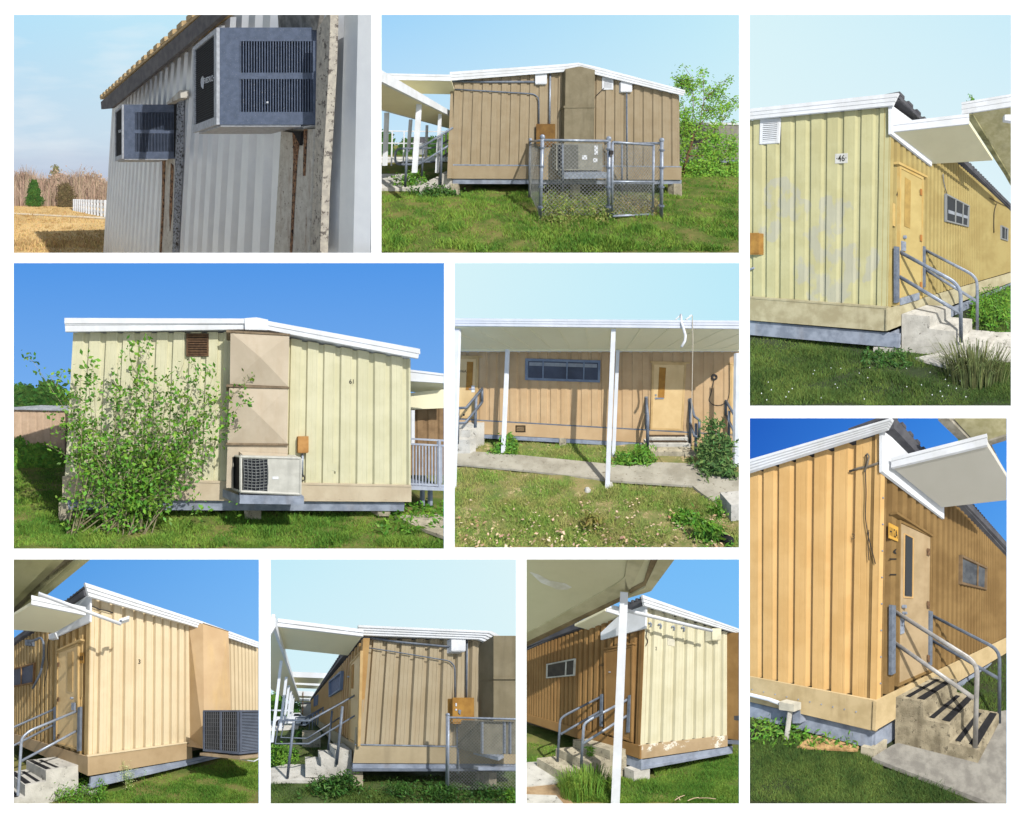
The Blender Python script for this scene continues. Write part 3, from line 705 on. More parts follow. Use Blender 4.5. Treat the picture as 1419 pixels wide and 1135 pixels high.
# packaged air conditioner behind the fence
ac = thing(P, 'packaged_air_conditioner', P.hit(PF, (800, 645), .9), 'grey packaged air conditioner on its shelf inside the chain link enclosure', 'air conditioner')
M_AC2 = mat('grey_beige_cabinet', (150, 148, 136), (132, 130, 120), scale=4, rough=.6, streak=.2)
plate(P, PF, rect(694, 512, 878, 618), .75, .15).build(P, 'cabinet', M_AC2, ac)
plate(P, PF, rect(726, 516, 782, 612), .012, .90).build(P, 'side_panel', mat('dark_panel', (104, 104, 98)), ac)
plate(P, PF, rect(700, 516, 722, 612), .012, .90).build(P, 'coil_panel', M_DARKMESH, ac)
for q in ((797, 558, 817, 576), (841, 570, 858, 586), (846, 520, 860, 556)): plate(P, PF, rect(*q), .004, .914).build(P, 'notice', M_JB, ac)
plate(P, PF, [(726, 628), (890, 626), (906, 630), (906, 650), (726, 652)], 1.0, .1).build(P, 'shelf', M_GALV, ac)
for x in (740, 832): plate(P, PF, [(x, 618), (x+26, 618), (x+26, 626), (x, 626)], .5, .3).build(P, 'foot', M_BLACK, ac)
# chain link enclosure
YF = 5.93
fe = thing(P, 'chain_link_fence', P.gxy(1.2, YF), 'galvanised chain link enclosure with a gate in front of the tan wall', 'fence')
def fpost(px_, ytop, ybot, r, cap=True, name='post', Y=None):
    b = P.gnd((px_[1], ybot)); Y = b[1]; t = P.ray((px_[0], ytop))*Y
    mb = MB(); mb.tube([b-[0, 0, .05], t], r, 10)
    if cap: mb.ball(t+[0, 0, .02], r*1.5)
    mb.build(P, name, M_GALV, fe, smooth=True); return b, t
pA, tA = fpost((640, 630), 490, 812, .04); pB, tB = fpost((903, 902), 497, 810, .04); pC, tC = fpost((1113, 1111), 502, 804, .036)
pD, tD = fpost((592, 588), 500, 722, .04); 
for xx, yb in ((720, 718), (955, 716)): 
    b = P.gnd((xx, yb)); b[1] = 7.6; b[0] = (xx-500)*7.6/1100; MB().tube([b, b+[0, 0, 1.62]], .028, 8).build(P, 'post', M_GALVDARK, fe, smooth=True)
g1 = P.ray((918, 506))*YF; g1b = P.ray((916, 800))*YF; g2 = P.ray((1081, 518))*(YF+.25); g2b = P.ray((1077, 792))*(YF+.25)
gate = MB()
for a, b in ((g1, g1b), (g2, g2b), (g1, g2), (g1b, g2b), (g1+(g1b-g1)*.535, g2+(g2b-g2)*.535)): gate.tube([a, b], .026, 8)
gate.build(P, 'gate_frame', M_GALV, fe, smooth=True)
def frail(a, b, r=.028): MB().tube([a, b], r, 8).build(P, 'top_rail', M_GALV, fe, smooth=True)
frail(P.ray((642, 498))*YF, P.ray((902, 502))*YF); frail(tD-[0, 0, .03], tA-[0, 0, .05]); 
backC = np.array([pC[0]-.35, 8.6, tC[2]-.05]); frail(tC-[0, 0, .05], backC)
M_LINK = mat('link_wire', (142, 144, 140), (118, 120, 118), rough=.5, metal=.2)
chain_link(P, pA, pB, .08, 1.68, .085, M_LINK, fe, .0042); chain_link(P, g1b, g2b, .08, 1.62, .085, M_LINK, fe, .0042)
chain_link(P, pD, pA, .08, 1.62, .085, M_LINK, fe, .0042); chain_link(P, pC, backC, .08, 1.62, .085, M_LINK, fe, .0042)
for t, b in ((tA, pA), (tB, pB), (tC, pC)):
    for k in (.12, .35, .6, .85):
        q = t+(b-t)*k; MB().tube([q-[0, 0, .02], q+[0, 0, .02]], .06, 8).build(P, 'clamp', M_GALVDARK, fe)
plate(P, YF-.03, rect(907, 540, 921, 556), .05).build(P, 'latch', M_WIRE, fe)
# canopies on the left
cn = thing(P, 'walkway_canopy', P.gxy(-2.8, 9), 'long cream walkway canopy on white posts left of the tan wall', 'canopy')
MB().box(-3.6, -2.06, 3.6, 24, 1.0, 1.04).build(P, 'deck', M_CREAMDECK, cn)
for x0, x1 in ((-2.06, -1.98), (-3.68, -3.6)): MB().box(x0, x1, 3.6, 24, .99, 1.17).build(P, 'fascia', M_WHITEMETAL, cn)
for (xt, yt, xb, yb, Y, w) in ((149, 348, 130, 628, 6.9, .11), (20, 389, 12, 600, 8.4, .11), (116, 416, 106, 545, 11.0, .11), (181, 439, 176, 580, 13.5, .11), (233, 394, 220, 628, 9.1, .1), (258, 470, 255, 585, 17, .1)):
    a = P.ray((xt, yt))*Y; b = P.ray((xb, yb))*Y; MB().prism([a+[-w/2, 0, 0], a+[w/2, 0, 0], b+[w/2, 0, 0], b+[-w/2, 0, 0]], (0, w, 0)).build(P, 'post', M_WHITEMETAL, cn)
c2 = thing(P, 'door_canopy', P.gxy(-2.6, 8.4), 'short flat canopy joining the walkway to the left eave of the tan classroom', 'canopy')
slab(P, [(22, 259), (278, 264), (296, 317), (121, 314)], 1.72, .05, 'deck', M_CREAMDECK, c2)
edge_strip(P, (20, 259), (278, 264), 1.72, .17, 'fascia', M_WHITEMETAL, c2)
edge_strip(P, (121, 314), (22, 259), 1.72, .17, 'fascia', M_WHITEMETAL, c2)
c3 = thing(P, 'door_canopy', P.gxy(-2.4, 14), 'small far canopy end behind the left edge of the tan classroom', 'canopy')
MB().box(-3.0, -1.5, 12.5, 14, 1.32, 1.5).build(P, 'deck', M_WHITEMETAL, c3)
# rails and steps
st = thing(P, 'concrete_steps', P.gxy(-2.6, 8.6), 'grey concrete steps at the left corner of the tan gabled wall', 'steps')
MB().prism([P.ray(p)*8.9 for p in ((282, 632), (230, 634), (230, 655), (192, 657), (192, 676), (152, 680), (152, 722), (282, 722))], (0, 1.2, 0)).build(P, 'step_block', M_CONC, st)
hr = thing(P, 'handrail', P.gxy(-3, 8.8), 'blue-grey pipe handrails of the steps left of the tan gabled wall', 'handrail')
rail(P, P.front(8.75), [round_path([(285, 449), (151, 532), (58, 532), (55, 595), (151, 595), (284, 510)])], .035, 'rail', M_GALVDARK, hr)
rail(P, P.front(9.9), [round_path([(284, 490), (212, 530), (126, 532), (128, 585), (212, 585), (282, 540)])], .032, 'rail', M_GALVDARK, hr)
rail(P, P.front(8.75), [[(103, 534), (96, 684)], [(241, 477), (236, 673)]], .04, 'upright', M_GALVDARK, hr)
rail(P, P.front(9.9), [[(167, 532), (162, 640)]], .035, 'upright', M_GALVDARK, hr)
# ramp, far left yard
MB().prism([P.gnd(p, .02) for p in ((-10, 700), (150, 702), (190, 670), (120, 640), (-10, 640))], (0, 0, .1)).build(P, 'path', M_CONC, None, kind='structure')
MB().prism([P.gnd(p, .05) for p in ((-10, 566), (280, 566), (280, 584), (-10, 588))], (0, 0, .05)).build(P, 'road', mat('pale_road', (214, 210, 200)), None, kind='structure')
rg = random.Random(3)
for i, (x, w, yt, lb) in enumerate(((18, 50, 478, 'dark green tree at the left edge beyond the white posts'), (215, 60, 500, 'low green tree seen under the walkway canopy'), (265, 60, 478, 'bright green tree just behind the upper stair rail'), (100, 50, 508, 'far dark tree between the canopy posts'))):
    small_tree(P, x, 562, yt, w, M_LEAF if i == 2 else M_LEAFDARK, 'background_tree', lb, 'trees beyond the covered walkway', seed=i+11, n=130, leaf=.3, Y=42)
hs = thing(P, 'far_house', (-14, 44, -1.6), 'small grey far house seen between the canopy posts', 'house')
q = P.ray((150, 565))*44; MB().box(q[0]-3, q[0]+3, 44, 48, -1.7, .1).build(P, 'wall', mat('grey_house', (170, 172, 172)), hs)
MB().prism([(q[0]-3.4, 43.6, .1), (q[0]+3.4, 43.6, .1), (q[0]+1.5, 45, 1.2), (q[0]-1.5, 45, 1.2)], (0, 4, 0)).build(P, 'roof', M_ROOFDARK, hs)
hf = thing(P, 'far_fence', P.ray((140, 470))*20, 'thin horizontal pipe frame beyond the covered walkway', 'pipe frame')
for y in (462, 510): MB().tube([P.ray((-10, y))*20, P.ray((280, y+3))*20], .05, 6).build(P, 'rail', M_WHITEMETAL, hf)
for x in (45, 92, 150): MB().tube([P.ray((x, 462))*20, P.ray((x-4, 600))*20], .05, 6).build(P, 'post', M_WHITEMETAL, hf)
# right: background building and tree
b2 = thing(P, 'background_building', P.gxy(16, 21), 'grey-tan ribbed building behind the leafy tree at the right', 'building')
PB = P.front(21.0)
corr(P, PB, [(1180, 432), (1440, 436)], [(1180, 572), (1440, 574)], 'wall', mat('grey_tan_siding', (148, 144, 134), (132, 128, 118), streak=.2), b2, period=.4)
plate(P, PB, [(1180, 426), (1440, 430), (1440, 438), (1180, 436)], .3, .02).build(P, 'roof_edge', M_WHITEMETAL, b2)
plate(P, PB, [(1180, 574), (1440, 576), (1440, 588), (1180, 588)], .1, .0).build(P, 'beam', M_BEAM, b2)
MB().box(12.6, 20, 21.1, 26, -.9, 1.4).build(P, 'inner_wall', M_INNER, b2)
tr = thing(P, 'leafy_tree', P.gnd((1197, 642)), 'young leafy tree with a leaning brown trunk at the right end of the tan wall', 'tree')
YT = P.gnd((1197, 642))[1]
def T2(x, y, dy=0): return P.ray((x, y))*(YT+dy)
limbs = [[(1195, 642), (1216, 560), (1236, 492), (1232, 450)], [(1232, 455), (1212, 420), (1196, 350)], [(1236, 490), (1262, 440), (1280, 340), (1278, 240)], [(1232, 470), (1238, 380), (1236, 300), (1232, 250)], [(1222, 540), (1290, 490), (1350, 430), (1385, 380)], [(1262, 440), (1320, 370), (1350, 320)], [(1280, 380), (1330, 380), (1395, 360)], [(1280, 340), (1320, 300), (1345, 270)], [(1200, 620), (1280, 575), (1380, 560)], [(1240, 470), (1205, 450), (1190, 420)], [(1216, 560), (1290, 560), (1400, 530)], [(1236, 300), (1205, 280), (1185, 265)]]
mb = MB(); cs = []; rg = random.Random(9)
for i, lb in enumerate(limbs):
    dy = 0 if i == 0 else rg.uniform(-.5, .5); pts = [T2(x, y, dy*k/(len(lb)-1)) for k, (x, y) in enumerate(lb)]
    (MB() if i == 0 else mb).tube(pts, .07 if i == 0 else .03, 7, .045 if i == 0 else .006).build(P, 'trunk', M_BARK, tr, smooth=True) if i == 0 else mb.tube(pts, .028, 5, .006)
    if i:
        for _ in range(16 if i < 9 else 30):
            t = rg.uniform(.25, 1.05); Ls = [np.linalg.norm(pts[j+1]-pts[j]) for j in range(len(pts)-1)]
            c = interp3(pts, Ls, sum(Ls)*t)+np.array([rg.gauss(0, .2), rg.gauss(0, .25), rg.gauss(0, .16)]); cs.append(c); mb.tube([interp3(pts, Ls, sum(Ls)*min(1, t)), c], .008, 3)
for _ in range(150): cs.append(T2(rg.uniform(1190, 1419), rg.uniform(470, 660), rg.uniform(-.4, .8)))
for _ in range(60): cs.append(T2(rg.gauss(1280, 60), rg.uniform(590, 660), rg.uniform(-.3, .6)))
mb.build(P, 'branches', M_BARK, tr, recalc=False)
leaf_mesh(cs, 24, .065, rg, .12).build(P, 'crown', mat('bright_leaf', (128, 176, 58), (102, 150, 48), scale=3, rough=.55, island=.4), tr, recalc=False)
# shrubs at the wall foot and inside the enclosure
for (x, y, w, hh, mm, lb, sd) in ((120, 690, 90, 60, M_LEAF, 'leafy weeds under the blue-grey handrail', 1), (225, 716, 130, 26, M_LEAFDARK, 'dark weeds at the foot of the concrete steps', 2)):
    b = P.gnd((x, y)); rg = random.Random(sd); cs = [b+np.array([rg.gauss(0, w*b[1]/P.f*.3), rg.gauss(0, .2), rg.random()*hh*b[1]/P.f]) for _ in range(70)]
    leaf_mesh(cs, 16, .05, rg, .07).build(P, 'weed_patch', mm, None, label=lb, cat='weeds', recalc=False)
rg = random.Random(12)
cs = [P.gnd((rg.uniform(640, 905), rg.uniform(760, 835)))+np.array([0, 0, rg.random()**1.8*.42]) for _ in range(330)]
leaf_mesh(cs, 9, .022, rg, .06, 1.6).build(P, 'weed_patch', mat('yellow_weed', (112, 144, 58), (140, 136, 78), island=.4), None, label='tall yellowish weeds growing through the left half of the enclosure', cat='weeds', recalc=False)
cs = [P.gnd((rg.uniform(925, 1105), rg.uniform(750, 805)))+np.array([0, 0, rg.random()**1.3*.28]) for _ in range(240)]
leaf_mesh(cs, 9, .022, rg, .06, 1.6).build(P, 'weed_patch', mat('straw_weed', (138, 142, 80), (158, 140, 92), island=.35), None, label='dry straw-coloured weeds behind the gate of the enclosure', cat='weeds', recalc=False)
full = [(-5, 655), (1424, 655), (1424, 950), (-5, 950)]
grass(P, [([(-5, 740), (1424, 740), (1424, 950), (-5, 950)], 30000, .11, .008, .5), ([(-5, 700), (640, 700), (640, 745), (-5, 745)], 5000, .12, .008, .5), ([(1110, 620), (1424, 620), (1424, 745), (1110, 745)], 5000, .1, .01, .4)], M_GRASS, label='bright green lawn grass in front of the fenced tan wall', seed=22)
# ================================================================== picture 3: cream end wall with the number 61
P = Pan(R3, (19, 364), 597/1419, 709, 560, 1200, *D3, 4.6)
sky(P, sky_mat('sky_cream_end', (84, 152, 232), (84, 152, 232), (150, 198, 246), (150, 198, 246)))
ground(P, M_GRASSBASE, .03, seed=3)
D = 6.6; PF = P.front(D)
bd = thing(P, 'portable_classroom', (0, D, -1.6), 'cream ribbed classroom end wall marked 61 behind a leafy bush', 'portable classroom')
M_W3 = mat('cream_siding', (208, 204, 172), (198, 194, 160), scale=2, rough=.6, streak=.15, streakc=(190, 178, 130))
M_SK3 = mat('pinkish_skirt', (198, 184, 158), (186, 170, 144), scale=2, rough=.75, streak=.3)
corr(P, PF, [(196, 230), (695, 228), (905, 248), (1307, 317)], [(168, 714), (690, 724), (905, 732), (1308, 740)], 'wall', M_W3, bd, period=.312)
plate(P, PF, [(160, 712), (690, 726), (1310, 738), (1310, 788), (690, 784), (160, 778)], .04, .012).build(P, 'skirt', M_SK3, bd)
plate(P, PF, [(175, 780), (1288, 790), (1285, 818), (182, 814)], .06, -.12).build(P, 'beam', M_BEAM, bd)
plate(P, PF, [(160, 704), (690, 720), (1310, 733), (1310, 739), (690, 727), (160, 713)], .055, .014).build(P, 'drip_edge', M_SK3, bd)
for x0, y0, x1, y1 in ((148, 790, 186, 852), (760, 816, 815, 845), (1200, 818, 1240, 835)): plate(P, D+.1, rect(x0, y0, x1, y1), .35, -.35).build(P, 'pier', M_CONCDARK, bd)
fascia(P, PF, [(167, 184), (760, 186), (838, 192), (1339, 284)], [(170, 228), (760, 220), (838, 222), (1332, 316)], .32, M_WHITEMETAL, bd, bands=2)
plate(P, PF, [(167, 182), (760, 184), (760, 200), (167, 200)], .06, .34).build(P, 'fascia', M_WHITEMETAL, bd)
plate(P, PF, [(760, 183), (800, 180), (838, 188), (838, 222), (762, 220)], .07, .36).build(P, 'ridge_cap', M_WHITEMETAL, bd)
roof_slab(P, PF, [(167, 184), (800, 182), (1339, 284)], .32, (0, 18, 0), M_WHITEMETAL, bd)
core(P, P.hit(PF, (170, 775)), (6.15, 0, 0), (0, 16, 0), P.hit(PF, (170, 765))[2], P.hit(PF, (170, 330))[2], bd)
dots(P, PF, [(960+38*k, 776+.6*k) for k in range(9)], .012, M_SK3, bd, .05)
text_on(P, PF, '61', [(1105, 384), (1120, 384), (1105, 399)], M_INK, bd, off=.005, name='number')
plate(P, PF, [(1034, 660), (1050, 664), (1066, 660), (1064, 690), (1050, 684), (1036, 688)], .006, .0).build(P, 'dented_patch', M_W3, bd)
vent(P, PF, (568, 233, 642, 308), 'rusty brown louvred vent near the roof of the cream wall', mat('rust_brown', (104, 78, 54), (76, 56, 40), scale=12, rough=.8), mat('vent_dark', (40, 32, 26)), 8, fr=.03)
# duct with the crossed panels
du = thing(P, 'duct_housing', P.hit(PF, (800, 745)), 'tall pinkish duct housing with two cross-creased panels on the cream wall', 'duct')
M_D3 = mat('pinkish_duct', (192, 178, 156), (182, 168, 146), scale=2, rough=.62, streak=.25, streakc=(160, 132, 100))
def xpanel(pan, pl, q, th, dent, name, m, root):
    O = [pan.hit(pl, p, th) for p in q]; c = sum(O)/4-pl.n*dent*-1
    Bk = [o-pl.n*th for o in O]
    return MB().add(O+[c]+Bk, [(0, 1, 4), (1, 2, 4), (2, 3, 4), (3, 0, 4), (0, 5, 6, 1), (1, 6, 7, 2), (2, 7, 8, 3), (3, 8, 5, 0), (5, 8, 7, 6)]).build(pan, name, m, root)
xpanel(P, PF, [(714, 228), (908, 238), (904, 408), (712, 400)], .5, .16, 'upper_panel', M_D3, du)
xpanel(P, PF, [(710, 412), (904, 414), (902, 596), (704, 594)], .5, .16, 'lower_panel', M_D3, du)
M_D3B = mat('duct_edge_stain', (138, 120, 96), (112, 96, 76), scale=6)
for q in ([(700, 222), (910, 234), (910, 240), (700, 229)], [(700, 401), (908, 409), (908, 415), (700, 409)], [(700, 594), (906, 597), (904, 603), (700, 601)]): plate(P, PF, q, .54, 0).build(P, 'flange', M_D3B, du)
plate(P, PF, [(704, 602), (904, 604), (902, 640), (720, 640), (720, 742), (700, 742)], .48, 0).build(P, 'base_section', M_D3, du)
MB().add([P.hit(PF, (742, 622), .5), P.hit(PF, (900, 630), .5), P.hit(PF, (902, 642), .8), P.hit(PF, (760, 638), .8), P.hit(PF, (742, 648), .5), P.hit(PF, (900, 650), .5)], [(0, 1, 2, 3), (0, 3, 4), (1, 5, 2), (3, 2, 5, 4)]).build(P, 'hood', M_D3, du)
# air conditioner
ac = thing(P, 'packaged_air_conditioner', P.hit(PF, (834, 760), .9), 'light grey air conditioner with an open black coil beside its panel', 'air conditioner')
M_AC3 = mat('pale_grey_enamel', (196, 194, 184), (182, 180, 170), scale=5, rough=.5, streak=.2)
f = .92
p00, p10, p11, p01 = [P.hit(PF, q, f) for q in ((748, 640), (945, 645), (943, 762), (748, 752))]
MB().prism([P.hit(PF, q, f) for q in ((836, 645), (945, 648), (943, 762), (836, 758))], (0, .8, 0)).build(P, 'cabinet', M_AC3, ac)
MB().prism([P.hit(PF, q, f-.04) for q in ((757, 645), (836, 646), (836, 756), (757, 752))], (0, .6, 0)).build(P, 'coil', M_DARKMESH, ac)
mb = MB()
for i in range(7):
    x = 757+79*i/6; mb.tube([P.hit(PF, (x, 645), f-.02), P.hit(PF, (x+2, 700), f+.02), P.hit(PF, (x, 754), f-.02)], .006, 5)
for j in range(11):
    y = 648+10*j; mb.tube([P.hit(PF, (757, y), f-.02), P.hit(PF, (797, y+4), f), P.hit(PF, (836, y), f-.02)], .006, 5)
mb.build(P, 'wire_guard', mat('guard_grey', (122, 124, 122)), ac)
mb = MB()
for a, b in (((722, 634), (748, 640)), ((748, 640), (945, 645)), ((748, 640), (748, 754)), ((722, 634), (722, 748)), ((722, 746), (748, 754)), ((748, 754), (943, 763)), ((945, 645), (943, 763)), ((722, 634), (930, 638))):
    fa = .25 if a[0] == 722 else f; fb = .25 if b[0] in (722, 930) else f
    mb.tube([P.hit(PF, a, fa), P.hit(PF, b, fb)], .022, 4)
mb.build(P, 'frame', M_AC3, ac)
MB().add([P.hit(PF, (724, 638), .3), P.hit(PF, (746, 642), f-.02), P.hit(PF, (746, 752), f-.02), P.hit(PF, (724, 744), .3)], [(0, 1, 2, 3)]).build(P, 'side_coil', M_BLACK, ac)
plate(P, PF, [(748, 636), (945, 641), (945, 647), (748, 642)], .6, .33).build(P, 'top_cover', M_AC3, ac)
plate(P, PF, rect(852, 705, 872, 713), .006, f+.002).build(P, 'name_plate', M_JB, ac)
mb = MB(); mb.prism([P.hit(PF, q, f+.02) for q in ((744, 767), (956, 770), (956, 797), (744, 794))], (0, .9, 0)); mb.build(P, 'shelf', M_BEAM, ac)
MB().add([P.hit(PF, (688, 745), .05), P.hit(PF, (742, 766), f), P.hit(PF, (742, 795), f), P.hit(PF, (688, 772), .05)], [(0, 1, 2, 3)]).build(P, 'shelf_side', M_BEAM, ac)
jbox(P, PF, (938, 573, 970, 627), .16, 'disconnect_box', 'small tan switch box to the right of the pinkish duct', 'switch box', mat('tan_box', (188, 140, 82), (170, 122, 68)))
conduit(P, PF, [(951, 628), (951, 700)], .02, 'conduit', 'short grey conduit under the small tan switch box', M_GALV)
conduit(P, PF, [(950, 700), (958, 706), (957, 716), (948, 720), (947, 708), (956, 700)], .012, 'cable', 'loop of black cable beside the open coil unit', M_WIRE, cat='cable', rnd=False)
# neighbour building, trees, right side
nb = thing(P, 'background_building', P.gnd((90, 668)), 'tan ribbed building with a grey metal roof at the left behind the bush', 'building')
PN = P.front(17.5)
corr(P, PN, [(-20, 484), (166, 486)], [(-20, 622), (166, 628)], 'wall', mat('pale_tan_siding', (204, 176, 148), (190, 162, 134), streak=.2), nb, period=.36)
plate(P, PN, [(-20, 624), (166, 628), (166, 655), (-20, 650)], .04, .01).build(P, 'skirt', M_SK3, nb)
a, b = P.hit(PN, (-20, 484), .5), P.hit(PN, (178, 488), .5)
mb = MB(); mb.obox(a, b-a, (0, 3.2, .35), (0, 0, .05))
for i in range(16): mb.obox(a+(b-a)*i/16+[0, 0, .05], (b-a)*.15/16, (0, 3.2, .35), (0, 0, .05))
mb.build(P, 'roof', mat('grey_roof_sheet', (168, 172, 176), (146, 150, 156), rough=.5), nb)
MB().box(-12, P.hit(PN, (160, 600))[0], 17.65, 22, -1.2, 1.0).build(P, 'inner_wall', M_INNER, nb)
for i, (x, w, yt, lb) in enumerate(((30, 150, 424, 'low green treetop at the far left above the grey metal roof'), (120, 160, 414, 'higher green treetop behind the grey metal roof'))):
    small_tree(P, x, 560, yt, w, M_LEAFDARK, 'background_tree', lb, 'trees over the neighbouring roof', seed=i+31, n=420, leaf=.36, Y=42)
for i, (x, w, lb) in enumerate(((15, 60, 'round shrub at the left edge before the tan building'), (75, 70, 'second low shrub before the tan building'), (130, 50, 'small ragged shrub nearest the cream corner'))):
    small_tree(P, x, 674, 596+i*14, w, M_LEAF, 'shrub', lb, 'shrubs before the tan building', seed=i+41, n=170, leaf=.11, cat='shrub')
cn = thing(P, 'walkway_canopy', P.gxy(4, 7.4), 'canopy and brown porch wall past the right edge of the cream wall', 'canopy')
PR = P.front(8.2)
slab(P, [(1305, 388), (1440, 398), (1440, 440), (1305, 425)], 1.15, .05, 'deck', M_CREAMDECK, cn)
plate(P, P.front(7.2), [(1306, 358), (1440, 374), (1440, 398), (1306, 390)], .05).build(P, 'fascia', M_WHITEMETAL, cn)
plate(P, P.front(7.2), [(1306, 352), (1440, 368), (1440, 375), (1306, 359)], .08).build(P, 'fascia', M_WHITEMETAL, cn)
plate(P, P.front(9.2), [(1300, 430), (1440, 415), (1440, 478), (1300, 484)], .1).build(P, 'valance', M_CREAMDECK, cn)
corr(P, P.front(10.0), [(1295, 470), (1440, 470)], [(1295, 700), (1440, 700)], 'porch_wall', mat('brown_siding', (150, 122, 88), (130, 104, 74)), cn, period=.3)
plate(P, P.front(7.6), [(1310, 486), (1321, 486), (1321, 600), (1310, 600)], .08).build(P, 'post', M_WHITEMETAL, cn)
rl = thing(P, 'railing', P.gxy(4, 7), 'grey metal baluster railing on the raised deck right of the cream wall', 'railing')
PRL = P.front(7.1); M_RL = mat('rail_paint', (176, 182, 194), (158, 164, 178), rough=.5)
for y0, y1 in (((577, 583)), ((594, 600)), ((726, 732))): plate(P, PRL, [(1306, y0), (1440, y0+7), (1440, y1+7), (1306, y1)], .05).build(P, 'bar', M_RL, rl)
for i in range(12): x = 1314+10.5*i; plate(P, PRL, rect(x, 600, x+3.6, 728), .02, .01).build(P, 'baluster', M_RL, rl)
plate(P, PRL, rect(1400, 585, 1407, 748), .07).build(P, 'upright', M_RL, rl)
plate(P, PRL, [(1306, 735), (1440, 742), (1440, 752), (1306, 748)], .05, .03).build(P, 'deck_edge', M_RL, rl)
MB().prism([P.ray(p)*7.15 for p in ((1306, 738), (1440, 744), (1440, 750), (1306, 747))], (0, 2.5, 0)).build(P, 'deck', M_BEAM, rl)
for x in (1346, 1372): plate(P, P.front(7.6), rect(x, 748, x+8, 800), .1).build(P, 'leg', M_BEAM, rl)
MB().prism([P.gnd(p, .03) for p in ((1255, 842), (1340, 838), (1440, 836), (1440, 920), (1330, 880))], (0, 0, .05)).build(P, 'path', M_CONCDARK, None, kind='structure')
# the bush
YB = 5.75; rg = random.Random(77)
stems = []
tips = [(62, 322), (120, 372), (185, 362), (118, 500), (240, 330), (260, 335), (345, 300), (380, 290), (412, 268), (455, 266), (470, 380), (520, 360), (560, 330), (600, 350), (625, 345), (655, 378), (662, 430), (790, 372), (750, 462), (700, 480), (640, 520), (690, 590), (640, 590), (220, 380), (230, 560), (190, 640), (250, 700), (330, 420), (430, 420), (520, 500), (570, 580), (360, 600), (460, 620), (550, 680), (540, 760), (300, 560), (110, 600), (170, 500), (600, 640), (420, 520)]
for i, (x, y) in enumerate(tips):
    bx = 390+rg.uniform(-130, 110); dy = rg.uniform(-.45, .35); mx = bx+(x-bx)*.45+rg.uniform(-25, 25); my = 815+(y-815)*.5+rg.uniform(-20, 20)
    if y < 600: my += 40*abs(x-390)/300
    stems.append([P.gnd((bx, 838))*np.array([1, 0, 1])+[0, YB+rg.uniform(-.1, .1), 0], P.ray((mx, my))*(YB+dy*.5), P.ray((x, y))*(YB+dy)])
bush(P, P.gxy(-1.55, YB), stems, M_LEAF, mat('pale_stem', (150, 142, 112), (124, 112, 86)), 'leafy_bush', 'large bright green bush sprawling over the left of the cream wall', leaf=.044, per=6, spread=.055, gap=3.0, seed=5, r0=.009)
rg = random.Random(78)
cs = [P.ray((rg.gauss(430, 95), rg.uniform(600, 830)))*(YB+rg.uniform(-.3, .3)) for _ in range(150)]
leaf_mesh(cs, 9, .042, rg, .09).build(P, 'low_growth', M_LEAF, None, label='low dense sprigs around the foot of the sprawling bush', cat='bush', kind='stuff', recalc=False)
rg = random.Random(79); cs = [P.gnd((rg.uniform(1200, 1419), rg.uniform(800, 900)))+[0, 0, rg.random()*.12] for _ in range(90)]
leaf_mesh(cs, 10, .04, rg, .05, 1.3).build(P, 'weed_patch', M_LEAF, None, label='weeds around the concrete slab at the lower right of the cream wall', cat='weeds', recalc=False)
pathpoly = [(1255, 842), (1340, 838), (1440, 836), (1440, 920), (1330, 880)]
grass(P, [([(-5, 840), (1424, 840), (1424, 955), (-5, 955)], 26000, .10, .007, .5), ([(-5, 672), (165, 672), (165, 845), (-5, 845)], 5000, .09, .009, .4), ([(185, 822), (1290, 822), (1290, 850), (185, 850)], 5000, .13, .008, .5)], M_GRASS, label='green lawn grass in front of the cream wall', seed=33, holes=[pathpoly])
# ================================================================== picture 4: covered walkway in front of a tan side wall
P = Pan(R4, (629, 364), 396/1138, 569, 511, 1000, *D4, 2.5)
sky(P, sky_mat('sky_walkway', (214, 243, 252), (188, 234, 254), (214, 242, 252), (204, 241, 253)))
M_G4 = mat('patchy_ground', (92, 110, 52), (146, 132, 88), scale=1.6, rough=.95, bump=.6, bscale=26, spots=.25, spotc=(176, 156, 116), spscale=4)
ground(P, M_G4, .025, seed=4)
D = 7.5; PF = P.front(D)
bd = thing(P, 'portable_classroom', (0, D, -1.6), 'long orange-tan classroom side wall under the covered walkway', 'portable classroom')
M_W4 = mat('orange_tan_siding', (198, 168, 128), (188, 157, 117), scale=2.2, rough=.65, streak=.2, streakc=(176, 132, 82))
corr(P, PF, [(-20, 300), (1160, 320)], [(-20, 622), (1160, 692)], 'wall', M_W4, bd)
plate(P, PF, [(-20, 622), (1160, 690), (1160, 738), (-20, 676)], .03, .01).build(P, 'skirt', M_W4, bd)
plate(P, PF, [(-20, 619), (1160, 687), (1160, 691), (-20, 623)], .045, .012).build(P, 'drip_edge', M_GALVDARK, bd)
plate(P, PF, [(95, 678), (775, 714), (775, 736), (95, 698)], .05, -.06).build(P, 'beam', M_BEAM, bd)
MB().box(-5.5, 5.5, D+.12, D+6, -1.25, 1.9).build(P, 'inner_wall', M_INNER, bd)
MB().box(-5.5, 5.5, 6.335, 7.7, 1.17, 1.25).build(P, 'eave', M_WHITEMETAL, bd)  # unseen slab added behind the canopy to keep sun off the wall
plate(P, D+.2, rect(420, 700, 445, 735), .3).build(P, 'pier', M_CONCDARK, bd)
M_DOOR = mat('buff_door_paint', (222, 192, 140), (212, 180, 128), scale=2.5, rough=.5, streak=.15)
M_TRIM = mat('buff_trim', (204, 172, 120), (188, 156, 104), scale=4, rough=.6)
M_BOARD = mat('brown_window_board', (172, 124, 52), (152, 106, 42), scale=6, rough=.7)
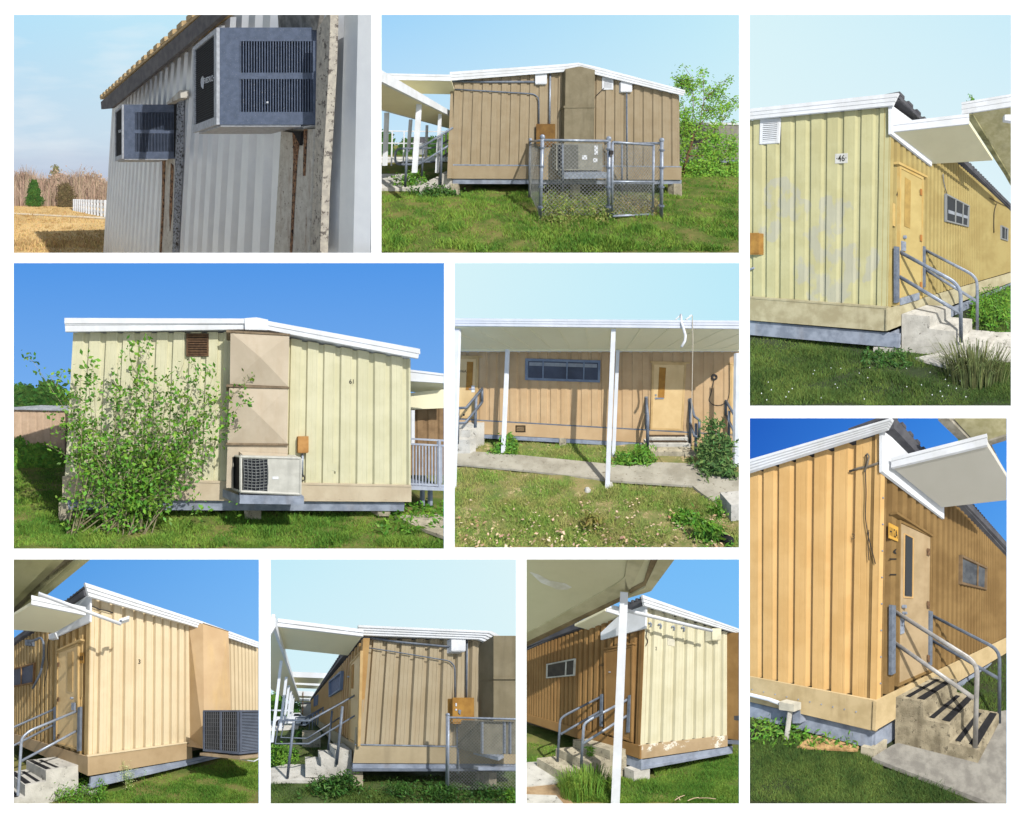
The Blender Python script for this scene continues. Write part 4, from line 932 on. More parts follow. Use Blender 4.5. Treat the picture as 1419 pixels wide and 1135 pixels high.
def door(pan, pl, q, root, mdoor, mtrim, slit=None, mslit=None, handle=None, lintel=None, fr=.06, off=.0):
    mb = MB(); _, I = frame_ring(pan, pl, q[0], q[1], q[2], q[3], fr, .055, off, mb); mb.build(pan, 'door_frame', mtrim, root)
    dn = MB().prism([i-pl.n*.02 for i in I], -pl.n*.03).build(pan, 'door', mdoor, root)
    if slit: 
        o = plate(pan, pl, slit, .012, off+.036).build(pan, 'door_window', mslit or M_GLASS, dn)
    if handle:
        for (x, y, r) in handle:
            c = pan.hit(pl, (x, y), off+.05); mb = MB(); mb.tube([c, c+pl.n*.05], r, 8); mb.build(pan, 'handle', M_GALV, dn)
    if lintel:
        plate(pan, pl, lintel, .09, off+.0).build(pan, 'lintel', mtrim, root)
    return dn
d1 = door(P, PF, [(790, 398), (926, 400), (912, 670), (782, 666)], bd, M_DOOR, M_TRIM, [(818, 416), (845, 418), (838, 540), (812, 540)], M_BOARD, [(803, 527, .025), (804, 540, .03)], [(784, 392), (940, 396), (940, 402), (784, 398)])
plate(P, PF, rect(808, 538, 836, 543), .04, .05).build(P, 'handle_bar', M_GALV, d1)
d0 = door(P, PF, [(-20, 374), (96, 376), (90, 622), (-20, 616)], bd, M_DOOR, M_TRIM, [(52, 394), (77, 395), (72, 508), (47, 508)], M_BOARD, None, [(-20, 368), (108, 371), (108, 377), (-20, 374)])
text_on(P, PF, 'H6A', [(24, 426), (50, 427), (24, 437)], M_INK, d0, off=.038, name='number')
plate(P, PF, rect(70, 490, 82, 516), .01, .05).build(P, 'lock_plate', M_JB, d0); plate(P, PF, rect(60, 501, 82, 505), .03, .06).build(P, 'handle_bar', M_GALV, d0)
MB().ball(P.hit(PF, (40, 606), .045), .03).build(P, 'door_stop', M_WIRE, d0)
door(P, PF, [(1102, 404), (1180, 406), (1180, 690), (1094, 684)], bd, M_DOOR, M_TRIM, None, None, None, [(1098, 398), (1180, 401), (1180, 407), (1098, 404)])
M_WF4 = mat('slate_blue_frame', (124, 138, 158), (104, 118, 140), scale=5, rough=.55)
def window(pan, pl, q, root, mf, mp, cols=(.5,), fr=.05, th=.07, off=0, screen=None):
    mb = MB(); _, I = frame_ring(pan, pl, q[0], q[1], q[2], q[3], fr, th, off, mb); w = mb.build(pan, 'window', mf, root)
    plate(pan, pl, q, .012, off+.0).build(pan, 'pane', mp, w)
    for t in cols:
        a = I[0]+(I[1]-I[0])*t; b = I[3]+(I[2]-I[3])*t; e = (I[1]-I[0]); e = e/np.linalg.norm(e)*.018
        MB().prism([a-e, a+e, b+e, b-e], -pl.n*.03).build(pan, 'mullion', mf, w)
    return w
M_PANE4 = mat('screened_pane', (74, 82, 102), (52, 58, 74), scale=1.2, rough=.35)
w = window(P, PF, [(284, 381), (584, 389), (582, 477), (283, 467)], bd, M_WF4, M_PANE4, (.22, .56, .80), .07, .09)
plate(P, PF, [(300, 396), (570, 404), (570, 418), (300, 410)], .004, .016).build(P, 'pane_strip', mat('pale_pane_strip', (150, 156, 164)), w)
vent(P, PF, (245, 648, 285, 676), 'small blue-grey vent low in the skirt of the orange-tan wall', M_GALVDARK, M_DARKMESH, 5, fr=.03)
conduit(P, PF, [(1037+9*math.cos(a), 456+9*math.sin(a)) for a in np.linspace(0, 12.4, 26)], .03, 'cable_coil', 'round coil of cable hung on the wall right of the tan door', M_WIRE, cat='cable', rnd=False)
conduit(P, PF, [(1036, 466), (1024, 520), (1014, 548), (1030, 566), (1060, 570), (1090, 552), (1097, 520), (1096, 400)], .01, 'cable', 'thin cable drooping from the coil to the right edge of the wall', M_WIRE, cat='cable')
# canopy
cn = thing(P, 'walkway_canopy', P.gxy(0, 5), 'long white-edged flat canopy over the walkway', 'canopy')
Zc = 1.03
MB().box(-4.6, 4.6, 4.05, 6.25, Zc, Zc+.05).build(P, 'deck', M_CREAMDECK, cn)
M_FAS4 = mat('pale_grey_fascia', (214, 218, 226), (200, 206, 216), scale=2, rough=.5, streak=.2)
for j, (ya, yb, yc, yd) in enumerate(((221, 231, 231, 240), (231, 241, 240, 250), (241, 252, 251, 263))):
    plate(P, 4.05, [(-20, ya), (1160, yb-.0), (1160, yd), (-20, yc)], .06-.012*j, 0).build(P, 'fascia', M_FAS4, cn)
MB().box(-4.6, 4.6, 6.25, 6.33, Zc-.03, Zc+.15).build(P, 'rear_fascia', M_CREAMDECK, cn)
mb = MB()
for i in range(13): x = -2.5+.46*i; mb.box(x, x+.02, 4.12, 6.2, Zc-.012, Zc-.001)
mb.build(P, 'deck_seams', M_CREAMDECK, cn)
def cpost(xt, yt, xb, yb, Y, w, nm='post', m=M_WHITEMETAL):
    a = P.ray((xt, yt))*Y; b = P.ray((xb, yb))*Y; MB().prism([a+[-w/2, 0, 0], a+[w/2, 0, 0], b+[w/2, 0, 0], b+[-w/2, 0, 0]], (0, w, 0)).build(P, nm, m, cn)
cpost(636, 258, 611, 905, 4.15, .075); cpost(12, 250, -8, 900, 4.15, .07); cpost(1134, 360, 1127, 812, 5.0, .09)
cpost(212, 340, 194, 757, 6.2, .085, m=M_WHITEMETAL); cpost(653, 348, 635, 784, 6.1, .085)
# broken down-pipe, wire
dp = thing(P, 'broken_pipe', P.ray((905, 335))*3.95, 'bent white broken pipe hanging over the canopy edge', 'pipe')
MB().tube([P.ray(p)*Y for p, Y in (((904, 208), 4.2), ((906, 238), 3.98), ((914, 262), 3.95), ((922, 290), 3.9), ((920, 312), 3.88), ((906, 336), 3.86))], .02, 10).build(P, 'pipe', M_WHITEMETAL, dp, smooth=True)
MB().tube([P.ray((882, 228))*4.2, P.ray((903, 209))*4.2], .013, 6).build(P, 'bracket', M_WHITEMETAL, dp); MB().tube([P.ray((924, 228))*4.2, P.ray((947, 209))*4.2], .018, 6).build(P, 'bracket', M_WHITEMETAL, dp)
MB().tube([P.ray(p)*3.98 for p in ((949, 210), (952, 300), (950, 420), (948, 530), (946, 640))], .006, 5).build(P, 'hanging_wire', mat('pale_wire', (196, 188, 170)), None, label='long pale wire hanging from the canopy edge past the tan door', cat='wire')
# steps and rails
st = thing(P, 'concrete_steps', P.gnd((862, 790)), 'four weathered concrete steps below the middle tan door', 'steps')
Ys = [7.35, 7.05, 6.75, 6.45]; tops = [(778, 684, 932, 694), (776, 696, 934, 699), (775, 720, 942, 722), (778, 748, 949, 752)]
for i, (Y, (xa, ya, xb, yb)) in enumerate(zip(Ys, tops)):
    z = (511-(ya+yb)/2)*Y/1000; X0 = (xa-569)*Y/1000; X1 = (xb-569)*Y/1000
    MB().box(X0, X1, Y, 7.45, -1.62, z-.001*i).build(P, 'step_block', M_CONC, st)
    if i: MB().box(X0+.03, X1-.03, Y+.16, Y+.3, z, z+.035).build(P, 'leaf_litter', mat('leaf_litter', (86, 70, 52), (60, 48, 36), scale=30, bump=.8), st)
MB().box((783-569)*6.3/1000, (957-569)*6.3/1000, 6.2, 7.4, -1.62, -1.5).build(P, 'step_block', M_CONCDARK, st)
s0 = thing(P, 'concrete_steps', P.gnd((50, 720)), 'grey concrete steps under the left edge door', 'steps')
MB().box(-4.4, (99-569)*7.1/1000, 7.0, 7.45, -1.62, (511-642)*7.1/1000).build(P, 'step_block', M_CONC, s0)
MB().box(-4.4, (72-569)*6.7/1000, 6.6, 7.0, -1.62, (511-664)*6.7/1000).build(P, 'step_block', M_CONC, s0)
MB().box(-4.4, (72-569)*6.4/1000, 6.3, 6.6, -1.62, (511-702)*6.4/1000).build(P, 'step_block', M_CONC, s0)
GH = 'grey pipe handrails of the walkway doors'
def hrail(label, parts, m=M_GALVDARK, group=GH):
    h = thing(P, 'handrail', P.ray(parts[0][1][-1])*(parts[0][0][-1] if isinstance(parts[0][0], list) else parts[0][0]), label, 'handrail', group)
    for Y, pts, r in parts:
        Yl = Y if isinstance(Y, list) else [Y]*len(pts)
        MB().tube([P.ray(p)*y for p, y in zip(pts, Yl)], r, 8).build(P, 'rail', m, h, smooth=True)
    return h
hrail('grey pipe handrail left of the middle tan door', [([7.4, 7.4], [(766, 533), (768, 660)], .045), ([7.4, 7.0, 6.2, 6.2], [(766, 540), (768, 575), (772, 612), (771, 742)], .04), ([7.4, 6.2], [(766, 600), (772, 690)], .035)])
hrail('grey pipe handrail right of the middle tan door', [([7.4, 7.4], [(939, 541), (942, 776)], .04), ([7.4, 6.6, 6.2, 6.2], [(941, 543), (957, 612), (977, 627), (976, 696)], .035), ([6.2, 6.3, 7.4], [(976, 696), (957, 690), (942, 639)], .035), ([6.5, 6.5], [(964, 640), (962, 788)], .038)])
hrail('grey pipe handrail at the right edge beyond the dark shrub', [([7.4, 7.4], [(1083, 548), (1083, 606)], .035), ([7.4, 6.2], [(1083, 550), (1128, 626)], .035), ([7.4, 6.2], [(1083, 606), (1120, 682)], .035), ([6.9, 6.9], [(1096, 590), (1094, 731)], .035)])
hrail('grey pipe handrail by the left edge door', [([7.3, 6.4, 6.3], [(113, 501), (49, 578), (4, 580)], .035), ([7.3, 7.3], [(113, 501), (113, 555)], .035), ([7.3, 6.4, 6.3], [(113, 555), (45, 638), (2, 640)], .035), (6.3, [(16, 579), (14, 722)], .038), (7.0, [(89, 531), (84, 706)], .038)])
pathp = [(-20, 751), (200, 765), (450, 790), (600, 806), (700, 818), (800, 800), (960, 806), (1000, 848), (1160, 858), (1160, 985), (1060, 978), (985, 925), (950, 896), (640, 876), (300, 835), (-20, 806)]
MB().prism([P.gnd(p, .0) for p in pathp], (0, 0, .035)).build(P, 'path', mat('worn_path', (172, 166, 150), (146, 140, 124), scale=2, rough=.92, bump=.4, spots=.12, spotc=(120, 112, 96), spscale=10), None, kind='structure')
# plants
def leafclump(P, pts, per, size, spread, m, name, label, cat, seed, Y=None, elong=1.0, k=60):
    rg = random.Random(seed); cs = []
    for (x, y0, y1, wpx, n) in pts:
        b = P.gnd((x, y0)) if Y is None else P.ray((x, y0))*Y
        for _ in range(n):
            t = rg.random(); ww = wpx*b[1]/P.f*(1-.65*t)
            cs.append(b+np.array([rg.gauss(0, ww*.5), rg.gauss(0, ww*.4), t*(y0-y1)*b[1]/P.f]))
    return leaf_mesh(cs, per, size, rg, spread, elong).build(P, name, m, None, label=label, cat=cat, recalc=False)
leafclump(P, [(1035, 842, 622, 50, 90), (1080, 850, 690, 50, 60), (995, 830, 690, 40, 40), (1060, 862, 790, 120, 60)], 9, .04, .06, mat('deep_shrub_leaf', (92, 124, 62), (70, 100, 48), island=.5), 'shrub', 'dark green shrub growing beside the middle steps', 'shrub', 3, elong=1.4)
leafclump(P, [(212, 762, 690, 50, 40), (225, 765, 720, 40, 30), (175, 765, 730, 40, 14)], 10, .045, .05, M_LEAF, 'weed_clump', 'bright weeds around the foot of the thin left post', 'weeds', 4, elong=1.5)
leafclump(P, [(750, 800, 740, 70, 60), (690, 800, 765, 90, 50)], 10, .035, .05, M_LEAF, 'weed_clump', 'green weeds left of the middle steps', 'weeds', 5, elong=1.6)
leafclump(P, [(540, 1060, 1010, 50, 22)], 8, .022, .03, mat('rusty_weed', (116, 126, 52), (130, 112, 56), island=.4), 'weed_clump', 'reddish low weed in the middle of the sunlit lawn', 'weeds', 6, elong=1.6)
leafclump(P, [(930, 1035, 1000, 60, 40), (1000, 1110, 1040, 90, 70), (1050, 1010, 935, 20, 14)], 10, .022, .03, M_LEAF, 'weed_clump', 'bright green weeds beside the lower right concrete block', 'weeds', 7, elong=1.7)
# litter
rg = random.Random(21); mb = MB()
for _ in range(330):
    x, y = rg.uniform(0, 1100), 935+200*rg.random()**.8; c = P.gnd((x, y), rg.uniform(.03, .07)); a = rg.uniform(0, 3); s = rg.uniform(.008, .028); u = np.array([math.cos(a), math.sin(a), rg.uniform(-.3, .5)])*s; w = np.array([-math.sin(a), math.cos(a), rg.uniform(-.3, .5)])*s*.6
    mb.quad(c-u, c+w, c+u, c-w)
mb.build(P, 'dead_leaves', mat('dead_leaf', (206, 186, 158), (168, 130, 96), scale=3, island=.4), None, label='pale dead leaves scattered over the patchy lawn', cat='leaves', kind='stuff', recalc=False)
for x, y, r, lb in ((532, 912, .05, 'small pale stone lying left of the front post foot'), (622, 890, .055, 'broken grey stone against the foot of the front post')):
    c = P.gnd((x, y)); mb = MB(); mb.ball(c+[0, 0, r*.4], r, 7, 5); mb.V = [tuple(np.array(v)+np.array([rg.gauss(0, r*.12), rg.gauss(0, r*.12), rg.gauss(0, r*.1)])) for v in mb.V]; mb.build(P, 'stone', M_CONC, None, label=lb, cat='stone')
cb = P.gnd((1120, 1045)); MB().obox(P.gnd((1104, 1030)), (.5, .1, 0), (0, 0, .2), (.05, .38, 0)).build(P, 'concrete_block', M_CONC, None, label='pale concrete block at the lower right edge of the walkway view', cat='block')
a, b = P.gnd((1058, 1088), .05), P.gnd((1105, 1110), .06); MB().tube([a, b], .045, 10).build(P, 'black_pipe', M_BLACK, None, label='short black pipe end lying in the weeds at the lower right', cat='pipe')
gp = [pathp, [(960, 806), (1160, 806), (1160, 985), (1060, 978)]]
grass(P, [([(-5, 930), (1143, 930), (1143, 1140), (-5, 1140)], 21000, .07, .005, .7), ([(-5, 812), (1000, 890), (1060, 980), (1100, 1000), (-5, 960)], 15000, .085, .006, .6), ([(-5, 700), (780, 735), (800, 800), (-5, 770)], 8000, .09, .008, .6)], mat('patchy_grass', (120, 152, 62), (148, 148, 82), scale=2.2, rough=.8, island=.4), label='patchy green lawn grass under and before the walkway canopy', seed=44, holes=gp)
# ================================================================== picture 5: pale yellow corner marked 46
P = Pan(R5, (1038, 20), 364/761, 380, 703, 1103, *D5, 4.0)
sky(P, sky_mat('sky_yellow_corner', (216, 243, 252), (204, 237, 252), (238, 251, 254), (242, 252, 255)))
ground(P, mat('shady_ground', (48, 62, 36), (58, 66, 42), scale=1.5, rough=.95, bump=.6, bscale=30), .02, seed=5)  # soil colour lowered to carry the shade over this lawn
C, PL, PR = P.corner((402, 990), (412, 264), (402, 851), (-2380, 1103), (519, 1103))
bd = thing(P, 'portable_classroom', C, 'pale yellow classroom corner marked 46 with grey paint patches', 'portable classroom')
M_W5 = mat('pale_yellow_siding', (192, 188, 144), (183, 178, 133), scale=1.8, rough=.65, streak=.15)
M_W5S = mat('yellow_siding_shaded', (174, 157, 102), (160, 141, 88), scale=1.8, rough=.65, streak=.25, streakc=(160, 124, 64))  # yellow siding toned down, canopy shade on this side painted in
M_WOOD5 = mat('bare_wood_skirt', (186, 178, 146), (162, 152, 120), scale=3, rough=.85, streak=.4, streakc=(120, 104, 76))
# scuffed grey primer marks on the pale wall keep a place of their own: soft-edged noise inside two patches
nt = M_W5.node_tree; N = nt.nodes; L = nt.links; pb = N['Principled BSDF']; src = pb.inputs['Base Color'].links[0].from_socket
tc = N.new('ShaderNodeTexCoord'); tot = None
nz = N.new('ShaderNodeTexNoise'); nz.inputs['Scale'].default_value = 3.4; nz.inputs['Detail'].default_value = 7; mpz = N.new('ShaderNodeMapping'); mpz.inputs['Scale'].default_value = (1, 1, .6); L.new(tc.outputs['Object'], mpz.inputs[0]); L.new(mpz.outputs[0], nz.inputs[0])
Cm = P.map(C)[0]
for (x, y, r) in ((90, 530, .8), (60, 620, .5), (150, 570, .5), (250, 580, .75), (200, 660, .7), (225, 750, 1.3), (320, 720, .8)):
    q = P.map(P.hit(PL, (x, y)))[0]-Cm
    vm = N.new('ShaderNodeVectorMath'); vm.operation = 'DISTANCE'; L.new(tc.outputs['Object'], vm.inputs[0]); vm.inputs[1].default_value = tuple(q)
    mr = N.new('ShaderNodeMapRange'); mr.inputs['From Min'].default_value = r; mr.inputs['From Max'].default_value = r*.55; L.new(vm.outputs['Value'], mr.inputs[0])
    if tot is None: tot = mr.outputs[0]
    else:
        mx = N.new('ShaderNodeMath'); mx.operation = 'MAXIMUM'; L.new(tot, mx.inputs[0]); L.new(mr.outputs[0], mx.inputs[1]); tot = mx.outputs[0]
ad = N.new('ShaderNodeMath'); ad.operation = 'MULTIPLY'; L.new(tot, ad.inputs[0]); L.new(nz.outputs[0], ad.inputs[1])
r2 = N.new('ShaderNodeMapRange'); r2.inputs['From Min'].default_value = .46; r2.inputs['From Max'].default_value = .54; r2.inputs['To Max'].default_value = .45; L.new(ad.outputs[0], r2.inputs[0])
mx = N.new('ShaderNodeMix'); mx.data_type = 'RGBA'; L.new(r2.outputs[0], mx.inputs[0]); L.new(src, mx.inputs[6]); mx.inputs[7].default_value = lin((166, 168, 170)); L.new(mx.outputs[2], pb.inputs['Base Color'])
corr(P, PL, [(-25, 306), (412, 264)], [(-25, 818), (402, 851)], 'wall', M_W5, bd, period=.33)
corr(P, PR, [(412, 264), (800, 600)], [(402, 851), (800, 733)], 'wall', M_W5S, bd, period=.28, prof=[(a*.305/.244, d) for a, d in PROF_SIDE])
plate(P, PL, [(-25, 820), (403, 852), (398, 918), (-25, 884)], .03, .015).build(P, 'skirt', M_WOOD5, bd)
plate(P, PL, [(-25, 815), (403, 847), (403, 853), (-25, 821)], .05, .016).build(P, 'drip_edge', M_WOOD5, bd)
plate(P, PR, [(401, 853), (800, 736), (800, 760), (400, 917)], .03, .015).build(P, 'skirt', M_WOOD5, bd)
plate(P, PL, [(-25, 886), (436, 926), (434, 966), (-25, 926)], .06, -.14).build(P, 'beam', M_BEAM, bd)
plate(P, PR, [(420, 920), (800, 762), (800, 770), (420, 960)], .06, -.1).build(P, 'beam', M_BEAM, bd)
plate(P, PL, [(360, 964), (420, 968), (418, 1000), (358, 994)], .3, -.4).build(P, 'pier', M_CONC, bd)
fascia(P, PL, [(-25, 276), (433, 227)], [(-25, 307), (415, 264)], .28, M_WHITEMETAL, bd)
roof_slab(P, PL, [(-25, 276), (433, 227)], -.02, vec(PR, 24), M_ROOFDARK, bd, th=.03, drop=.05)
core(P, P.hit(PL, (402, 900)), vec(PL, 6), vec(PR, 20), P.hit(PL, (402, 900))[2], P.hit(PL, (402, 300))[2], bd)
# ribbed roof edge along the receding side
mb = MB(); a = P.hit(PR, (437, 232), .1); b = P.hit(PR, (800, 592), .1)
mb.obox(a-[0, 0, .10], b-a, (0, 0, .09), -PR.n*.4)
for i in range(60): mb.obox(a+(b-a)*i/60, (b-a)*.5/60, (0, 0, .05), -PR.n*.6)
mb.build(P, 'roof_edge', M_ROOFDARK, bd)
plate(P, PR, [(412, 262), (470, 304), (530, 366), (530, 440), (412, 346)], .05, .02).build(P, 'white_panel', M_WHITEMETAL, bd)
M_DOOR5 = mat('yellow_door_paint', (190, 170, 112), (180, 159, 102), scale=2.5, rough=.5, streak=.15)
M_TRIM5 = mat('yellow_trim', (194, 168, 108), (190, 158, 92), scale=4, rough=.6)
dn = door(P, PR, [(438, 436), (506, 472), (503, 822), (436, 842)], bd, M_DOOR5, M_TRIM5, [(453, 472), (469, 482), (467, 620), (451, 614)], mat('slit_trim', (176, 146, 82)), [(448, 645, .03)], [(434, 426), (518, 468), (518, 474), (434, 433)], fr=.05)
plate(P, PR, [(444, 656), (455, 659), (455, 686), (444, 684)], .03, .05).build(P, 'handle', M_GALV, dn)
for y in (505, 638, 775): plate(P, PR, [(497, y), (502, y+1), (502, y+20), (497, y+18)], .01, .06).build(P, 'hinge', mat('worn_orange_hinge', (176, 120, 62)), dn)
plate(P, PR, [(440, 822), (494, 806), (494, 826), (440, 842)], .02, .06).build(P, 'kick_plate', M_GALV, bd)
text_on(P, PR, '4 A', [(427, 512), (441, 514), (427, 530)], M_INK, bd, off=.006, name='number')
plate(P, PR, [(417, 546), (424, 549), (424, 615), (417, 612)], .01, .0).build(P, 'small_panel', M_TRIM5, bd)
M_WF = mat('aluminium_frame', (150, 152, 150), (150, 152, 150), rough=.4, metal=.3)
w5 = window(P, PR, [(573, 519), (640, 554), (637, 616), (573, 600)], bd, M_WF, M_GLASS, (.36, .70), .035, .06)
plate(P, PR, [(578, 566), (634, 584), (634, 592), (578, 576)], .006, .014).build(P, 'pane_strip', mat('pale_pane_strip', (150, 156, 164)), w5)  # pale strip painted in for the reflection on this glass
window(P, PR, [(733, 611), (752, 620), (751, 657), (733, 651)], bd, M_WF, M_GLASS, (.5,), .05, .08)
sg = plate(P, PL, [(249, 404), (285, 402), (285, 430), (249, 432)], .012, .0).build(P, 'number_sign', mat('sign_grey', (206, 206, 200)), None, label='small grey plate reading 46 on the pale yellow wall', cat='sign')
# lettering on the plate is a child of the sign
def sign_text(pan, pl, s, q, m, sign, off): 
    return text_on(pan, pl, s, q, m, sign, off=off, name='number')
sign_text(P, PL, '·46·', [(253, 408), (282, 406), (253, 427)], M_INK, sg, .014)
vent(P, PL, [(32, 304), (89, 300), (85, 372), (30, 376)], 'square white vent high on the pale yellow wall', M_WHITEMETAL, mat('vent_shadow', (130, 132, 136)), 10, fr=.05)
jbox(P, PL, (2, 634, 27, 696), .14, 'switch_box', 'small ochre box at the left edge of the pale yellow wall', 'switch box', M_ORANGEBOX)
conduit(P, PL, [(-8, 742), (4, 738), (14, 734)], .02, 'pipe_stub', 'tiny grey pipe stub below the ochre box', M_GALV, cat='pipe')
conduit(P, PR, [(697, 532), (722, 545), (757, 562)], .014, 'cable', 'black cable sagging high on the far part of the yellow side wall', M_WIRE, cat='cable')
conduit(P, PR, [(717, 548), (710, 570), (709, 612), (710, 632)], .016, 'cable', 'black cable hanging down beside the far small window', M_WIRE, cat='cable')
conduit(P, PR, [(562, 462), (564, 488), (573, 520)], .010, 'cable', 'thin cable dropping to the corner of the three-pane window', M_GALVDARK, cat='cable')
# canopies
cn = thing(P, 'door_canopy', P.flat((560, 380), 2.0)*np.array([1, 1, 0])+[0, 0, -1.6], 'flat cream canopy with ribbed white edge over the yellow door', 'canopy')
slab(P, [(414, 342), (637, 318), (706, 423), (531, 433)], 2.0, .06, 'deck', M_CREAMDECK, cn)
edge_strip(P, (413, 342), (638, 318), 2.0, .15, 'fascia', M_WHITEMETAL, cn)
cn = thing(P, 'walkway_canopy', P.flat((700, 300), 2.15)*np.array([1, 1, 0])+[0, 0, -1.6], 'foreground canopy corner with ribbed white edge at the upper right of the yellow corner', 'canopy')
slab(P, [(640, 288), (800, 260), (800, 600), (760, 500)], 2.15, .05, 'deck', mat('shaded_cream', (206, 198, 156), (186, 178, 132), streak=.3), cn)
edge_strip(P, (618, 290), (800, 262), 2.15, .17, 'fascia', M_WHITEMETAL, cn, ribs=5)
a, b = P.flat((628, 292), 2.12), P.flat((776, 520), 2.12)
MB().obox(a, b-a, (0, 0, .2), (.11, 0, 0)).build(P, 'side_beam', mat('mossy_beam', (176, 172, 132), (120, 118, 80), scale=3, streak=.6, streakc=(60, 58, 40)), cn)
plate(P, P.flat((750, 290), 2.15)[1]+.1, [(741, 274), (770, 274), (770, 310), (741, 306)], .1).build(P, 'downspout', M_WHITEMETAL, cn)
rg = random.Random(3); b = P.flat((642, 248), 2.7); b = P.ray((642, 247))*P.flat((650, 285), 2.15)[1]
cs = [b+np.array([rg.gauss(0, .03), 0, rg.uniform(-.06, .06)]) for _ in range(8)]
leaf_mesh(cs, 7, .02, rg, .015).build(P, 'sprig', M_LEAF, None, label='tiny sprig growing on the foreground canopy corner', cat='weed', recalc=False)
# steps
st, a, e = stairs(P, PR, (442, 868), (515, 848), 3, .42, M_CONC, 'three pale concrete steps up to the yellow door', gap=.06, first=.5)
def side_plane(pan, pl, q): return Plane(pan.hit(pl, q), (pl.n[0], pl.n[1]))
S1 = side_plane(P, PR, (430, 700)); S2 = side_plane(P, PR, (509, 700))
GH5 = 'pipe handrails of the yellow door steps'
h1 = thing(P, 'handrail', P.hit(S1, (613, 935)), 'near grey pipe handrail of the yellow door steps', 'handrail', GH5)
plate(P, PR, [(427, 672), (436, 674), (436, 833), (427, 836)], .05, .02).build(P, 'mounting_bar', M_GALVDARK, h1)
rail(P, S1, [round_path([(433, 686), (594, 774), (613, 800), (614, 950)]), [(433, 758), (612, 865)]], .032, 'rail', M_GALV, h1)
h2 = thing(P, 'handrail', P.hit(S2, (660, 925)), 'far grey pipe handrail of the yellow door steps', 'handrail', GH5)
plate(P, PR, [(505, 671), (512, 673), (512, 790), (505, 792)], .05, .02).build(P, 'mounting_bar', M_GALVDARK, h2)
rail(P, S2, [round_path([(509, 682), (645, 752), (661, 772), (661, 922)]), [(509, 738), (658, 830)]], .03, 'rail', M_GALV, h2)
pad = [(480, 1002), (600, 1034), (700, 1010), (800, 1005), (800, 926), (668, 926), (560, 985)]
MB().prism([P.gnd(p, 0) for p in pad], (0, 0, .04)).build(P, 'path', M_CONC, None, kind='structure')
blade_tuft(P, (655, 1055), 480, .48, .42, mat('sedge_blades', (104, 116, 66), (84, 92, 52), island=.5), 'sedge_tuft', 'big spiky clump of long dark grass right of the pale steps', width=.006, cat='grass tuft')
rg = random.Random(6)
cs = [P.gnd((rg.uniform(330, 470), rg.uniform(985, 1030)))+[0, 0, rg.random()*.1] for _ in range(80)]
leaf_mesh(cs, 10, .025, rg, .04, 1.4).build(P, 'weed_patch', M_LEAFDARK, None, label='low weeds at the block under the yellow corner', cat='weeds', recalc=False)
cs = [P.gnd((rg.uniform(650, 770), rg.uniform(815, 925)))+[0, 0, rg.random()*.5] for _ in range(260)]
leaf_mesh(cs, 10, .04, rg, .08, 1.4).build(P, 'weed_patch', M_LEAF, None, label='green weeds behind the far handrail along the yellow side wall', cat='weeds', recalc=False)
mb = MB()
for _ in range(34):
    c = P.gnd((rg.uniform(30, 640), rg.uniform(1020, 1125)), rg.uniform(.05, .09)); s = .007; mb.quad(c-[s, 0, 0], c+[0, s*.4, s], c+[s, 0, 0], c-[0, s*.4, s])
mb.build(P, 'clover_flowers', M_JB, None, label='tiny white flowers dotted in the shady grass below the yellow wall', cat='flowers', kind='stuff', recalc=False)
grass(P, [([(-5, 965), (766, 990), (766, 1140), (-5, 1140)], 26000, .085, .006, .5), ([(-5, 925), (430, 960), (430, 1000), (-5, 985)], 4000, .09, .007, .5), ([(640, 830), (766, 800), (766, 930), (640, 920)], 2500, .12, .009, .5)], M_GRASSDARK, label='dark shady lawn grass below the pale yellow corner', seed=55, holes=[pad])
# ================================================================== picture 6: ochre corner with striped steps
P = Pan(R6, (1038, 579), 358/761, 380, 569, 887, *D6, 2.3)
sky(P, sky_mat('sky_ochre_corner', (36, 96, 194), (62, 142, 234), (70, 148, 238), (126, 196, 252)))
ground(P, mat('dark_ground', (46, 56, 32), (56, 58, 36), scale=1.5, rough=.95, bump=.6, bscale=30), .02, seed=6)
C, PL, PR = P.corner((375, 1000), (391, 44), (375, 833), (-1480, 887), (532, 887))
bd = thing(P, 'portable_classroom', C, 'golden ochre classroom corner with the door marked H12A', 'portable classroom')
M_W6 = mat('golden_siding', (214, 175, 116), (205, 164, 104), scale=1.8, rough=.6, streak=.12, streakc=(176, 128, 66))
M_W6S = mat('golden_siding_shaded', (140, 112, 68), (122, 95, 54), scale=1.8, rough=.6, streak=.35, streakc=(104, 78, 42))  # same golden paint, darkened to put the side wall's shade into the colour
M_SK6 = mat('dull_ochre_skirt', (198, 176, 134), (180, 158, 116), scale=2.5, rough=.8, streak=.4, streakc=(122, 96, 62))
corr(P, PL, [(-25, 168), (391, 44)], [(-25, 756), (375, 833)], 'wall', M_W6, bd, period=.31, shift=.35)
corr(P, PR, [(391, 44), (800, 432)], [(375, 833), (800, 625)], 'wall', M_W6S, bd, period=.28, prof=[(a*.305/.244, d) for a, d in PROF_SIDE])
plate(P, PR, [(391, 44), (402, 52), (388, 828), (376, 834)], .012, .002).build(P, 'corner_trim', M_W6, bd)
plate(P, PL, [(372, 50), (391, 44), (376, 834), (356, 830)], .012, .002).build(P, 'corner_trim', M_W6, bd)
plate(P, PL, [(-25, 757), (376, 834), (373, 924), (-25, 830)], .04, .012).build(P, 'skirt', M_SK6, bd)
plate(P, PR, [(375, 836), (800, 628), (800, 668), (372, 922)], .04, .012).build(P, 'skirt', M_SK6, bd)
plate(P, PL, [(-25, 832), (364, 922), (360, 974), (-25, 874)], .06, -.12).build(P, 'beam', M_BEAM, bd)
plate(P, PR, [(372, 925), (800, 672), (800, 690), (372, 985)], .06, -.12).build(P, 'beam', M_BEAM, bd)
